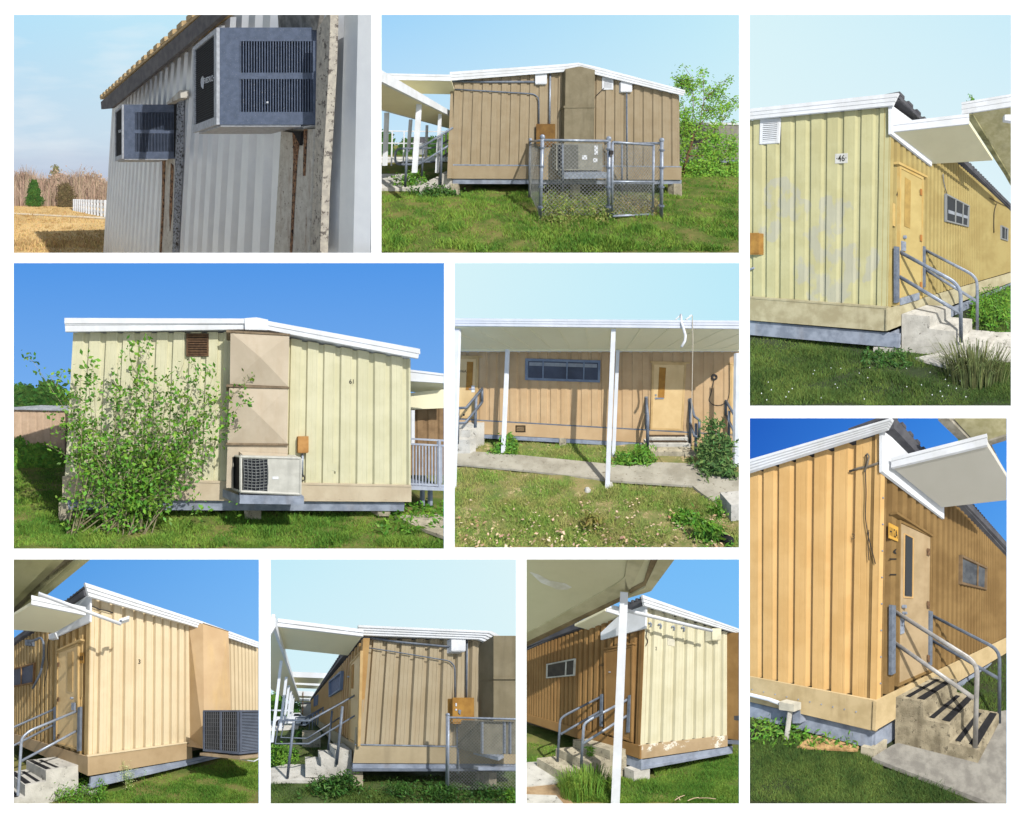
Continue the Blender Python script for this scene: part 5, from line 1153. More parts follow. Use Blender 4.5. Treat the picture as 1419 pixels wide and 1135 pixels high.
plate(P, PL, [(330, 968), (368, 976), (366, 1005), (328, 996)], .3, -.3).build(P, 'pier', M_CONCDARK, bd)
dots(P, PR, [(396-k*1.1, 80+k*78) for k in range(10)], .009, M_GALV, bd)
dots(P, PL, [(10+k*34, 800+k*7.3) for k in range(10)], .008, M_GALV, bd, .055)
fascia(P, PL, [(-25, 130), (420, 0)], [(-25, 166), (404, 30)], .22, M_WHITEMETAL, bd, bands=4)
roof_slab(P, PL, [(-25, 130), (420, 0)], -.02, vec(PR, 20), M_ROOFDARK, bd, th=.03, drop=.05)
core(P, P.hit(PL, (375, 900)), vec(PL, 4.5), vec(PR, 18), P.hit(PL, (375, 900))[2], P.hit(PL, (375, 180))[2], bd)
mb = MB(); a = P.hit(PR, (427, -8), .16); b = P.hit(PR, (800, 416), .16)
mb.obox(a-[0, 0, .14], b-a, (0, 0, .13), -PR.n*.4)
for i in range(60): mb.obox(a+(b-a)*i/60, (b-a)*.45/60, (0, 0, .035), -PR.n*.6)
mb.build(P, 'roof_edge', M_ROOFDARK, bd)
plate(P, PR, [(393, 36), (472, 98), (575, 236), (575, 298), (393, 158)], .04, .02).build(P, 'white_panel', M_WHITEMETAL, bd)
M_DOOR6 = mat('grey_buff_door', (178, 156, 122), (160, 138, 104), scale=2, rough=.45, streak=.3, streakc=(140, 104, 62))
dn = door(P, PR, [(445, 300), (540, 346), (534, 748), (440, 792)], bd, M_DOOR6, M_W6S, [(463, 346), (482, 356), (480, 526), (461, 524)], M_GLASS, [(452, 556, .022), (454, 575, .018)], [(436, 276), (542, 344), (542, 350), (436, 283)], fr=.03)
mb = MB(); frame_ring(P, PR, (459, 340), (486, 354), (484, 532), (457, 530), .008, .015, .036, mb); mb.build(P, 'slit_frame', M_W6, dn)
plate(P, PR, [(446, 590), (458, 586), (458, 634), (446, 638)], .012, .045).build(P, 'lock_plate', M_GALV, dn); MB().tube([P.hit(PR, p, .09) for p in ((453, 572), (459, 590), (453, 612))], .010, 6).build(P, 'handle', M_GALV, dn)
for y in (384, 540, 698): plate(P, PR, [(527, y), (533, y+2), (533, y+22), (527, y+20)], .014, .055).build(P, 'hinge', M_BARK, dn)
sg = plate(P, PR, [(413, 309), (443, 324), (443, 366), (413, 354)], .012, .02).build(P, 'number_sign', mat('sign_ochre', (206, 160, 70), (196, 148, 60)), None, label='ochre door sign reading H12A on the golden side wall', cat='sign')
text_on(P, PR, 'H12A', [(415, 321), (438, 332), (415, 346)], M_INK, sg, off=.034, name='number')
for q in ([(415, 414), (441, 414), (441, 418), (415, 418)], [(416, 460), (441, 460), (441, 464), (416, 464)]): plate(P, PR, q, .006, .006).build(P, 'painted_mark', M_INK, bd)
text_on(P, PR, '(', [(424, 386), (440, 384), (424, 404)], M_INK, bd, off=.006, name='painted_mark')
text_on(P, PL, '3', [(302, 341), (312, 341), (302, 358)], mat('faded_ink', (110, 90, 66)), bd, off=.006, name='number')
window(P, PR, [(628, 403), (703, 440), (701, 507), (627, 490)], bd, mat('brown_frame', (128, 106, 78), (104, 84, 60)), mat('dusty_screen', (92, 96, 100), (66, 70, 76), scale=6, rough=.3), (.58,), .045, .07)
conduit(P, PL, [(346, 108), (342, 150), (345, 220), (342, 290), (350, 345), (372, 430)], .006, 'wire', 'thin dark wire hanging down the golden end wall', M_WIRE, cat='wire')
conduit(P, PL, [(353, 330), (350, 380), (353, 420)], .005, 'wire', 'second short loose wire on the golden end wall', M_WIRE, cat='wire')
conduit(P, PL, [(296, 158), (325, 148), (350, 144), (386, 132)], .013, 'wire_splice', 'knotted grey wire splice near the top of the golden corner', mat('grey_wire', (120, 112, 100)), cat='wire', off=.03, rnd=False)
conduit(P, PL, [(343, 112), (349, 106), (354, 114), (348, 138), (340, 160)], .010, 'wire_loop', 'small wire loop above the grey splice', mat('grey_wire', (120, 112, 100)), cat='wire', off=.05, rnd=False)
cn = thing(P, 'door_canopy', P.flat((560, 180), 1.55)*np.array([1, 1, 0])+[0, 0, -1.6], 'flat white-edged canopy above the H12A door', 'canopy')
slab(P, [(426, 150), (702, 84), (780, 210), (780, 240), (568, 264)], 1.55, .05, 'deck', mat('grey_canopy_deck', (206, 203, 192), (200, 197, 185), scale=.6), cn)
edge_strip(P, (424, 150), (703, 84), 1.55, .10, 'fascia', M_WHITEMETAL, cn)
c2 = thing(P, 'walkway_canopy', P.flat((700, 40), 1.8)*np.array([1, 1, 0])+[0, 0, -1.6], 'grey canopy beams at the top right corner over the ochre building', 'canopy')
M_BM6 = mat('weathered_beam', (170, 164, 150), (140, 134, 118), streak=.4)
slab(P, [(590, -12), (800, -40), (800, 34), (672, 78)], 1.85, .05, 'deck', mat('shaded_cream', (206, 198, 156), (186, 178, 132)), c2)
for p, q in (((582, -4), (668, 84)), ((672, 80), (800, 40)), ((700, 76), (780, 232))):
    a, b = P.flat(p, 1.83), P.flat(q, 1.83); d = b-a; s = np.array([-d[1], d[0], 0])/np.linalg.norm(d[:2])*.09
    MB().obox(a, d, (0, 0, .1), s).build(P, 'beam', M_BM6, c2)
rg = random.Random(4); b = P.flat((624, 72), 1.8)
leaf_mesh([b]*3, 6, .02, rg, .02).build(P, 'sprig', M_LEAF, None, label='tiny green sprig on the canopy beam over the ochre building', cat='weed', recalc=False)
st, a, e = stairs(P, PR, (430, 822), (545, 776), 3, .30, mat('stained_concrete', (170, 158, 132), (128, 118, 96), scale=4, rough=.92, bump=.5, streak=.6, streakc=(96, 86, 68), spots=.2, spotc=(96, 88, 72), spscale=12), 'weathered concrete steps with black anti-slip strips below the H12A door', tread=M_BLACK, gap=.04, first=.36)
S1 = side_plane(P, PR, (428, 660)); S2 = side_plane(P, PR, (538, 660)); GH6 = 'pipe handrails of the H12A steps'
h1 = thing(P, 'handrail', P.hit(S1, (663, 1045)), 'sunlit near pipe handrail of the black-striped steps', 'handrail', GH6)
plate(P, PR, [(421, 551), (433, 553), (432, 752), (420, 758)], .04, .02).build(P, 'mounting_bar', M_GALVDARK, h1)
M_RUB = mat('worn_pipe', (190, 186, 180), (160, 156, 150), scale=6, rough=.45, metal=.3)
rail(P, S1, [round_path([(432, 572), (655, 712), (672, 740), (664, 1042)]), [(428, 662), (662, 826)]], .026, 'rail', M_RUB, h1)
MB().tube([P.hit(S1, (663, 1038)), P.hit(S1, (663, 1046))], .06, 10).build(P, 'base_flange', M_GALVDARK, h1)
h2 = thing(P, 'handrail', P.hit(S2, (737, 915)), 'dark far pipe handrail of the black-striped steps', 'handrail', GH6)
plate(P, PR, [(533, 568), (542, 571), (540, 728), (532, 732)], .04, .02).build(P, 'mounting_bar', M_GALVDARK, h2)
rail(P, S2, [round_path([(538, 582), (722, 676), (738, 700), (737, 915)]), [(538, 655), (735, 768)]], .024, 'rail', M_GALVDARK, h2)
pad = [(362, 1012), (420, 975), (600, 900), (800, 860), (800, 1200), (690, 1140)]
MB().prism([P.gnd(p, -.0) for p in pad], (0, 0, .04)).build(P, 'path', mat('shady_concrete', (150, 146, 136), (124, 120, 112), scale=4, rough=.9, bump=.4), None, kind='structure')
conduit(P, PL, [(-12, 812), (60, 830), (92, 842)], .026, 'pipe', 'white pipe running along the skirt to the junction box', M_WHITEMETAL, off=.16, cat='pipe', rnd=False)
pb_ = thing(P, 'pipe_junction', P.hit(PL, (108, 975), .2), 'pale junction box on a short leg under the golden end wall', 'junction box')
plate(P, PL, [(88, 836), (132, 845), (132, 866), (88, 860)], .12, .1).build(P, 'box_body', mat('pale_box', (196, 190, 172)), pb_)
MB().tube([P.hit(PL, (121, 864), .16), P.hit(PL, (106, 975), .16)], .03, 8).build(P, 'leg', M_CONC, pb_)
plate(P, PL, rect(128, 862, 150, 900), .1, -.04).build(P, 'bracket', M_BEAM, pb_)
rg = random.Random(8)
cs = [P.gnd((rg.uniform(5, 330), rg.uniform(900, 975)))+[0, 0, rg.random()*.1] for _ in range(120)]
leaf_mesh(cs, 9, .025, rg, .05, 1.4).build(P, 'weed_patch', M_LEAF, None, label='small weeds and straw below the golden end wall', cat='weeds', recalc=False)
MB().prism([P.gnd(p, .0) for p in ((140, 975), (320, 985), (330, 950), (180, 940))], (0, 0, .02)).build(P, 'straw_patch', mat('straw', (196, 160, 108), (150, 116, 72), scale=9, bump=.8, bscale=60), None, kind='structure')
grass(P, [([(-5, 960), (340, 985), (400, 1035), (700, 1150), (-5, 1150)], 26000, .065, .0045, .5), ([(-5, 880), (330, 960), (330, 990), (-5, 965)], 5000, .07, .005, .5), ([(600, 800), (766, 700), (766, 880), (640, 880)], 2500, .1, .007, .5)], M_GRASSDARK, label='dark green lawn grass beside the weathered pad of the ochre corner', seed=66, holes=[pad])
# ================================================================== picture 7: sunlit tan end wall with number 3 and a big condenser
P = Pan(R7, (18, 775), 341/1142, 571, 705, 1050, *D7, 2.95)
sky(P, sky_mat('sky_tan_three', (78, 152, 228), (112, 178, 244), (140, 196, 248), (152, 204, 250)))
ground(P, M_GRASSBASE, .025, seed=7)
C, PR, PL = P.corner((368, 1105), (360, 166), (347, 915), (1160, 1050), (-966, 1050))
bd = thing(P, 'portable_classroom', C, 'pinkish tan classroom corner with a number 3 on its end wall', 'portable classroom')
M_W7 = mat('light_tan_siding', (214, 196, 162), (205, 186, 151), scale=1.8, rough=.6, streak=.12, streakc=(196, 158, 106))
M_W7S = mat('brown_tan_siding', (190, 162, 112), (172, 142, 92), scale=1.8, rough=.6, streak=.4, streakc=(140, 104, 58))
M_SK7 = mat('tan_skirt', (176, 152, 118), (162, 138, 104), scale=2.5, rough=.75, streak=.25)
corr(P, PR, [(360, 166), (815, 303), (885, 322)], [(347, 915), (822, 848), (885, 840)], 'wall', M_W7, bd, period=.315, shift=.2)
corr(P, PR, [(990, 362), (1180, 428)], [(1000, 824), (1180, 800)], 'wall', M_W7, bd, period=.315)
corr(P, PL, [(360, 166), (-30, 416)], [(347, 915), (-30, 798)], 'wall', M_W7S, bd, period=.28, prof=[(a*.305/.244, d) for a, d in PROF_SIDE])
plate(P, PR, [(346, 917), (830, 850), (832, 924), (347, 1006)], .04, .012).build(P, 'skirt', M_SK7, bd)
plate(P, PL, [(347, 917), (-30, 799), (-30, 838), (347, 1004)], .04, .012).build(P, 'skirt', M_SK7, bd)
plate(P, PR, [(345, 911), (830, 845), (830, 851), (346, 918)], .055, .014).build(P, 'drip_edge', M_W7, bd)
plate(P, PR, [(362, 1010), (968, 900), (968, 917), (358, 1062)], .05, -.04).build(P, 'beam', M_BEAM, bd)
plate(P, PR, [(360, 1050), (968, 911), (968, 920), (358, 1064)], .10, -.02).build(P, 'beam_flange', M_BEAM, bd)
plate(P, PR, [(352, 1066), (398, 1060), (396, 1115), (350, 1120)], .3, -.3).build(P, 'pier', M_CONC, bd)
plate(P, PR, [(760, 985), (806, 972), (804, 1015), (758, 1028)], .3, -.5).build(P, 'pier', M_CONCDARK, bd)
plate(P, PR, [(996, 915), (1014, 912), (1014, 955), (996, 955)], .15, -.3).build(P, 'pier', M_BEAM, bd)
fascia(P, PR, [(334, 108), (884, 290), (1180, 398)], [(352, 172), (815, 303), (1180, 424)], .22, M_WHITEMETAL, bd, bands=3)
roof_slab(P, PR, [(334, 108), (884, 290), (1180, 398)], -.02, vec(PL, 18), M_ROOFDARK, bd, th=.03, drop=.05)
core(P, P.hit(PR, (347, 1000)), vec(PR, 10), vec(PL, 16), P.hit(PR, (347, 1000))[2], P.hit(PR, (347, 330))[2], bd)
mb = MB(); a = P.hit(PL, (328, 138), .1); b = P.hit(PL, (-30, 396), .1)
mb.obox(a-[0, 0, .12], b-a, (0, 0, .11), -PL.n*.4)
for i in range(44): mb.obox(a+(b-a)*i/44, (b-a)*.45/44, (0, 0, .05), -PL.n*.6)
mb.build(P, 'roof_edge', M_ROOFDARK, bd)
plate(P, PL, [(358, 160), (284, 208), (255, 238), (190, 345), (195, 362), (356, 288)], .04, .02).build(P, 'white_panel', M_WHITEMETAL, bd)
text_on(P, PR, '3', [(582, 464), (592, 465), (582, 485)], M_INK, bd, off=.006, name='number')
dn = door(P, PL, [(300, 390), (203, 430), (197, 856), (300, 886)], bd, M_DOOR, M_W7S, [(277, 428), (252, 434), (252, 612), (275, 615)], M_W7S, [(278, 645, .025)], [(313, 368), (200, 420), (200, 428), (313, 376)], fr=.035)
plate(P, PL, [(285, 665), (270, 666), (270, 700), (285, 702)], .03, .05).build(P, 'handle', M_GALV, dn)
for y in (478, 640, 812): plate(P, PL, [(211, y), (205, y+1), (205, y+20), (211, y+22)], .014, .055).build(P, 'hinge', M_BARK, dn)
plate(P, PL, [(328, 432), (302, 436), (302, 484), (328, 482)], .008, .004).build(P, 'number_sign', M_ORANGEBOX, bd)
text_on(P, PL, 'H2B', [(303, 452), (326, 449), (303, 470)], M_INK, bd, off=.014, name='number')
plate(P, PL, [(322, 496), (310, 498), (310, 640), (322, 640)], .01, .004).build(P, 'small_panel', M_W7S, bd)
window(P, PL, [(96, 478), (-10, 510), (-10, 594), (92, 576)], bd, mat('rusty_frame', (150, 116, 78), (124, 92, 58)), M_PANE4, (.5,), .04, .06)
# duct
du = thing(P, 'duct_housing', P.hit(PR, (915, 870)), 'large tan boxed duct on the sunlit wall above the condenser', 'duct')
M_D7 = mat('tan_duct', (196, 168, 130), (184, 154, 116), scale=2, rough=.65, streak=.4, streakc=(216, 180, 106))
dw = .60
f = [P.hit(PR, q, o_) for q, o_ in (((882, 298), .34), ((1000, 335), .34), ((1010, 705), dw), ((888, 880), dw))]; g = [P.hit(PR, q, 0) for q in ((816, 303), (822, 862))]
cm = (f[0]+f[1]+f[2]+f[3])/4+PR.n*.10
MB().add([f[0], f[1], f[2], f[3], cm], [(0, 1, 4), (1, 2, 4), (2, 3, 4), (3, 0, 4)]).build(P, 'front_panel', M_D7, du)
MB().add([g[0], f[0]-[0, 0, .001], f[3], g[1], g[0]-PR.n*.02, g[1]-PR.n*.02], [(0, 1, 2, 3), (0, 3, 5, 4)]).build(P, 'side_panel', M_D7, du)
rt = [P.hit(PR, q, 0) for q in ((985, 335), (1000, 705))]
MB().add([f[1], f[2], f[2]-PR.n*dw, f[1]-PR.n*.34], [(0, 1, 2, 3)]).build(P, 'side_panel', M_D7, du)
MB().add([f[0], f[1], f[1]-PR.n*.34, f[0]-PR.n*.34], [(0, 1, 2, 3)]).build(P, 'top_panel', M_D3B, du)
MB().add([f[3]-[0, 0, 0], f[2], f[2]-PR.n*dw, f[3]-PR.n*dw], [(0, 1, 2, 3)]).build(P, 'bottom_panel', M_D7, du)
MB().tube([f[0], f[1]], .015, 4).build(P, 'flange', M_D3B, du)
# condenser: near vertical edge at x=1048
K = P.ray((1049, 905))*4.75
ac = thing(P, 'condenser_unit', K, 'big dark grey slatted condenser on a ledge at the right of the sunlit tan wall', 'air conditioner')
zt = P.ray((1049, 700))[2]*4.75; zb = K[2]
Lf = P.ray((883, 800)); 
# left face goes back to x=883; right face goes right to x=1180
lv = np.array([-.86, .50, 0]); 
def along(p, d, u):      # distance along d from p until its pixel column is u
    k = (u-P.px)/P.f; return (k*p[1]-p[0])/(d[0]-k*d[1])
la = along(K, lv, 885); rv = np.array([.83, .35, 0]); ra = along(K, rv, 1185)
o = np.array([K[0], K[1], zb])
M_CU = mat('slate_metal', (88, 94, 108), (74, 80, 94), scale=8, rough=.5)
MB().obox(o+lv*.01+rv*.01+[0, 0, .01], lv*(la-.02), rv*(ra-.02), (0, 0, zt-zb-.03)).build(P, 'core', M_BLACK, ac)
H = zt-zb
mb = MB(); mb.obox(o+[0, 0, H-.035]-(lv+rv)*.01, lv*(la+.02), rv*(ra+.02), (0, 0, .035)); mb.build(P, 'top_cover', M_CU, ac)
mb = MB(); mb.obox(o-(lv+rv)*.01, lv*(la+.02), rv*(ra+.02), (0, 0, .05)); mb.build(P, 'base_pan', M_CU, ac)
for t in (0, .47, .97): MB().obox(o+lv*la*t-rv*.012+[0, 0, .05], lv*.035, rv*.02, (0, 0, H-.085)).build(P, 'corner_post', M_CU, ac)
MB().obox(o+rv*.0-lv*.015+[0, 0, .05], rv*.05, -lv*.01, (0, 0, H-.085)).build(P, 'corner_post', M_CU, ac)
mb = MB()
for i in range(18): mb.obox(o+lv*la*(i+.5)/18-rv*.006+[0, 0, .05], lv*.006, rv*.01, (0, 0, H-.09))
mb.build(P, 'grille_bars', mat('grille_grey', (96, 98, 102)), ac)
mb = MB()
for j in range(9): mb.obox(o+[0, 0, .06+(H-.11)*(j+.5)/9]-rv*.008, lv*la, rv*.01, (0, 0, .006))
mb.build(P, 'grille_bars', mat('grille_grey', (96, 98, 102)), ac)
mb = MB()
for j in range(26):
    z = .06+(H-.11)*(j+.2)/26; mb.add([o+rv*.06-lv*.002+[0, 0, z+.016], o+rv*ra-lv*.002+[0, 0, z+.016], o+rv*ra-lv*.02+[0, 0, z], o+rv*.06-lv*.02+[0, 0, z]], [(0, 1, 2, 3)])
mb.build(P, 'louvre', mat('pale_louvre', (96, 104, 118), (84, 92, 106)), ac)
MB().obox(o+[0, 0, -.10]-(lv+rv)*.05, lv*(la+.1), rv*(ra+.1), (0, 0, .06)).build(P, 'ledge', mat('ledge_wood', (170, 150, 122), (140, 122, 98), streak=.4), ac)
MB().obox(o+[0, 0, -.04]+(lv)*.1, lv*.1, rv*.3, (0, 0, .04)).build(P, 'foot', M_BLACK, ac)
MB().obox(P.hit(PR, (832, 868), .0), P.hit(PR, (1150, 905), .45)-P.hit(PR, (832, 868), .0), (0, 0, .05), PR.n*.1).build(P, 'bracket', M_SK7, ac)
MB().tube([P.ray((1180, 905))*4.75, P.ray((1118, 938))*4.75, P.ray((985, 918))*5.3], .012, 6).build(P, 'brace', M_WHITEMETAL, ac)
# canopies, floodlight pole
cn = thing(P, 'door_canopy', P.flat((150, 300), 1.8)*np.array([1, 1, 0])+[0, 0, -1.6], 'flat cream canopy over the H2B door left of the sunlit tan wall', 'canopy')
slab(P, [(332, 262), (84, 212), (-60, 300), (-60, 322), (190, 342)], 1.75, .05, 'deck', M_CREAMDECK, cn)
edge_strip(P, (84, 212), (334, 262), 1.75, .15, 'fascia', M_WHITEMETAL, cn, ribs=4)
plate(P, PL, [(192, 340), (164, 348), (166, 372), (192, 366)], .1, .03).build(P, 'light_fitting', M_WHITEMETAL, cn)
c2 = thing(P, 'walkway_canopy', P.flat((100, 60), 1.9)*np.array([1, 1, 0])+[0, 0, -1.6], 'dark underside of the foreground canopy in the top left corner beside the sunlit tan wall', 'canopy')
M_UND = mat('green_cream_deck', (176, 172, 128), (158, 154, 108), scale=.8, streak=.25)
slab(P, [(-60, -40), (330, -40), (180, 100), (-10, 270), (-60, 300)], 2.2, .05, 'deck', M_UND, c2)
a, b = P.flat((318, -28), 2.2), P.flat((-6, 262), 2.2); d = b-a; s = np.array([-d[1], d[0], 0])/np.linalg.norm(d[:2])*.10
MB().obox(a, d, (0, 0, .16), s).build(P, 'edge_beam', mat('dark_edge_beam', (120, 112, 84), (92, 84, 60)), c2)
MB().obox(a+s*1.0, d, (0, 0, .2), s*1.1).build(P, 'edge_beam', M_UND, c2)
MB().obox(a-s*1.6, d, (0, 0, .1), s*.8).build(P, 'edge_beam', M_UND, c2)
fl = thing(P, 'floodlight_pole', P.ray((498, 301))*3.7, 'white pole with a small floodlight sticking out over the number 3 wall', 'light')
MB().tube([P.ray((118, 160))*3.1, P.ray((500, 301))*3.75], .028, 10).build(P, 'pole', M_WHITEMETAL, fl, smooth=True)
a = P.ray((494, 284))*3.75
MB().obox(P.ray((490, 292))*3.75, P.ray((538, 276))*3.8-P.ray((490, 292))*3.75, P.ray((492, 278))*3.75-P.ray((490, 292))*3.75, (0, .12, 0)).build(P, 'lamp_head', M_WHITEMETAL, fl)
MB().tube([P.ray((498, 298))*3.75, P.ray((502, 284))*3.75], .02, 6).build(P, 'bracket', M_GALVDARK, fl)
conduit(P, PR, [(362, 216), (400, 232), (430, 238), (462, 248)], .012, 'wire_stub', 'frayed dark wire stubs at the top of the number 3 wall', M_WIRE, cat='wire', rnd=False)
conduit(P, PL, [(72, 384), (100, 376), (130, 362), (142, 385), (144, 450), (128, 530), (92, 598)], .03, 'conduit', 'drooping grey flexible conduit on the shaded side wall', M_GALVDARK, off=.12)
jbox(P, PL, (56, 374, 80, 400), .12, 'junction_box', 'small grey box where the drooping conduit starts', 'junction box', M_GALVDARK)
conduit(P, PL, [(165, 370), (158, 440), (164, 490), (150, 560), (144, 590)], .010, 'cable', 'thin kinked cable hanging left of the H2B door', M_WIRE, cat='cable')
# steps and rails
st, a, e = stairs(P, PL, (303, 955), (196, 905), 3, .34, M_CONC, 'pale concrete steps with dark strips below the H2B door', tread=M_BLACK, gap=.05, first=.62)
S1 = side_plane(P, PL, (303, 800)); S2 = side_plane(P, PL, (192, 760)); GH7 = 'pipe handrails of the H2B steps'
h1 = thing(P, 'handrail', P.hit(S1, (20, 1130)), 'near pipe handrail of the H2B steps', 'handrail', GH7)
plate(P, PL, [(311, 684), (299, 688), (296, 892), (308, 890)], .05, .02).build(P, 'mounting_bar', M_GALVDARK, h1)
rail(P, S1, [round_path([(303, 702), (80, 795), (40, 830), (20, 1140)]), [(300, 794), (36, 938)]], .024, 'rail', M_GALV, h1)
h2 = thing(P, 'handrail', P.hit(S2, (2, 900)), 'far pipe handrail of the H2B steps', 'handrail', GH7)
plate(P, PL, [(196, 684), (187, 687), (186, 840), (194, 842)], .04, .02).build(P, 'mounting_bar', M_GALVDARK, h2)
rail(P, S2, [[(191, 696), (-10, 786)], [(190, 768), (-10, 872)]], .024, 'rail', M_GALVDARK, h2)
# plants
rg = random.Random(14)
cs = [P.gnd((rg.uniform(200, 420), rg.uniform(1070, 1135)))+[0, 0, rg.random()**1.5*.28] for _ in range(230)]
leaf_mesh(cs, 10, .02, rg, .045, 1.3).build(P, 'weed_patch', M_LEAF, None, label='bright leafy weeds between the pale steps and the tan corner', cat='weeds', recalc=False)
b = P.gnd((540, 1068)); stems = [[b+[rg.uniform(-.05, .05), 0, 0], b+[rg.uniform(-.12, .12), 0, .3], b+[rg.uniform(-.18, .18), rg.uniform(-.05, .05), rg.uniform(.35, .62)]] for _ in range(7)]
bush(P, b, stems, mat('pale_seed', (206, 212, 160), (170, 190, 110), island=.3), M_LEAF, 'tall_weed', 'tall seeding weed in front of the tan skirt', leaf=.012, per=6, spread=.04, seed=3, r0=.005, cat='weed', crown='seed_heads')
b = P.gnd((610, 1050)); bush(P, b, [[b, b+[0, 0, .22]]], M_LEAF, M_LEAF, 'tall_weed', 'single short green weed right of the seeding weed', leaf=.014, per=6, spread=.03, seed=3, r0=.005, cat='weed', crown='seed_heads')
grass(P, [([(-5, 1075), (380, 1100), (700, 1010), (1000, 925), (1147, 930), (1147, 1142), (-5, 1142)], 24000, .075, .0055, .5), ([(620, 1000), (980, 925), (1147, 950), (1147, 1060), (700, 1060)], 5000, .08, .006, .5)], M_GRASS, label='bright green lawn grass below the sunlit tan corner with number 3', seed=77)
# ================================================================== picture 8: dull tan end wall, row of canopies, truck far off
P = Pan(R8, (374, 775), 341/1142, 155, 700, 900, *D8, 2.6)
sky(P, sky_mat('sky_canopy_row', (196, 236, 252), (220, 244, 252), (230, 248, 254), (222, 246, 253)))
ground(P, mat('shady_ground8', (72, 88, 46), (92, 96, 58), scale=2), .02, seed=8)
D = 4.1; PF = P.front(D); XW = (412-155)/900*D; PL = Plane((XW, D, 0), (0, 1))
bd = thing(P, 'portable_classroom', (XW, D, -1.6), 'dull tan classroom end wall right of the row of white canopies', 'portable classroom')
M_W8 = mat('khaki_siding', (174, 160, 133), (165, 150, 122), scale=2, rough=.65, streak=.2, streakc=(160, 128, 88))
M_W8S = mat('warm_side_siding', (196, 160, 106), (180, 142, 90), scale=2, rough=.6, streak=.45, streakc=(150, 96, 50))
M_SK8 = mat('khaki_skirt', (174, 158, 128), (164, 148, 118), scale=2.5, rough=.75, streak=.25)
corr(P, PF, [(437, 368), (1180, 372)], [(398, 860), (1180, 878)], 'wall', M_W8, bd, period=.315, shift=.3)
Pc = P.hit(PF, (398, 862)); 
PL2 = Plane(P.hit(PF, (412, 600)), (0, 1))
corr(P, PL2, [(434, 366), (170, 682)], [(396, 858), (170, 712)], 'wall', M_W8S, bd, period=.28, prof=[(a*.305/.244, d) for a, d in PROF_SIDE])
plate(P, PF, [(396, 862), (1180, 876), (1180, 950), (385, 946)], .03, .012).build(P, 'skirt', M_SK8, bd)
plate(P, PF, [(396, 858), (1180, 873), (1180, 878), (396, 863)], .045, .013).build(P, 'drip_edge', M_GALV, bd)
plate(P, PL2, [(398, 862), (172, 713), (172, 722), (384, 946)], .03, .012).build(P, 'skirt', M_SK8, bd)
plate(P, PF, [(385, 948), (1180, 950), (1180, 980), (384, 980)], .06, -.04).build(P, 'beam', M_BEAM, bd)
plate(P, PF, [(384, 974), (1180, 976), (1180, 984), (384, 984)], .12, -.03).build(P, 'beam_flange', M_GALVDARK, bd)
for q in ((388, 984, 432, 1064), (1018, 990, 1052, 1055)): plate(P, D+.02, rect(*q), .3, -.3).build(P, 'pier', M_CONCDARK, bd)
fascia(P, PF, [(410, 305), (1030, 333), (1180, 420)], [(412, 352), (970, 372), (1180, 450)], .20, M_WHITEMETAL, bd, bands=4)
roof_slab(P, PF, [(410, 305), (1030, 333), (1180, 420)], .20, (0, 30, 0), M_WHITEMETAL, bd)
core(P, P.hit(PF, (396, 940)), (4, 0, 0), (0, 26, 0), P.hit(PF, (396, 940))[2], P.hit(PF, (396, 420))[2], bd)
mb = MB(); a = np.array([XW-.10, D+.1, P.hit(PF, (420, 350))[2]-.12])
mb.obox(a, (0, 26, 0), (.5, 0, 0), (0, 0, .08))
for i in range(90): mb.obox(a+[-.03, 26*i/90, .08], (0, 26*.5/90, 0), (.5, 0, 0), (0, 0, .05))
mb.build(P, 'roof_edge', M_ROOFDARK, bd)
dn = door(P, PL2, [(420, 424), (370, 480), (366, 842), (408, 868)], bd, M_DOOR, M_TRIM, [(388, 486), (378, 494), (376, 600), (385, 600)], M_BOARD, [(368, 545, .02)], None, fr=.05)
M_SCR = mat('slate_screen', (96, 108, 134), (80, 92, 118), scale=20, rough=.6)
window(P, PL2, [(328, 518), (272, 566), (272, 640), (323, 606)], bd, M_WF4, M_SCR, (), .05, .1)
window(P, PL2, [(220, 628), (203, 640), (202, 684), (217, 676)], bd, M_WF4, M_SCR, (), .06, .1)
# duct, boxes, conduits
du = thing(P, 'duct_housing', P.hit(PF, (1050, 740)), 'grey-beige duct housing at the right edge of the dull tan wall', 'duct')
def duct2(z0, z1, pad, nm):
    a = P.hit(PF, (970, 500)); n = .52+pad
    x0 = P.hit(PF, (970, z0))[0]; zt_, zb_ = P.ray((1038, z0))[2]*(D-n), P.ray((1038, z1))[2]*(D-n)
    xf = P.ray((1038, 500))[0]*(D-n)
    MB().prism([(x0, D, zb_), (xf, D-n, zb_), (2.9+xf, D-n, zb_), (2.9+xf, D, zb_)], (0, 0, zt_-zb_)).build(P, nm, M_DUCT, du)
duct2(355, 548, 0, 'upper_section'); duct2(558, 760, .0, 'lower_section'); duct2(548, 557, .03, 'flange')
jbox(P, PF, (845, 366, 906, 428), .14, 'junction_box', 'white speckled junction box under the eave of the dull tan wall', 'junction box', M_JB)
G8 = 'conduits on the dull tan wall'
conduit(P, PF, [(424, 360), (600, 385), (844, 408)], .024, 'conduit', 'thick grey conduit slanting under the eave to the white speckled box', M_GALVDARK, group=G8)
conduit(P, PF, [(436, 408), (580, 430), (835, 472), (858, 498), (860, 642)], .013, 'conduit', 'thin conduit bending down to the ochre cabinet', M_GALVDARK, group=G8)
conduit(P, PF, [(914, 368), (912, 642)], .018, 'conduit', 'straight vertical conduit above the ochre cabinet', M_GALVDARK, group=G8)
mbx = jbox(P, PF, (852, 646, 944, 764), .16, 'electrical_cabinet', 'ochre electrical cabinet with latch on the dull tan wall behind the fence', 'electrical box', M_ORANGEBOX)
for q in ((862, 668, 868, 682), (862, 694, 868, 702)): plate(P, PF, rect(*q), .01, .175).build(P, 'sticker', M_JB, mbx)
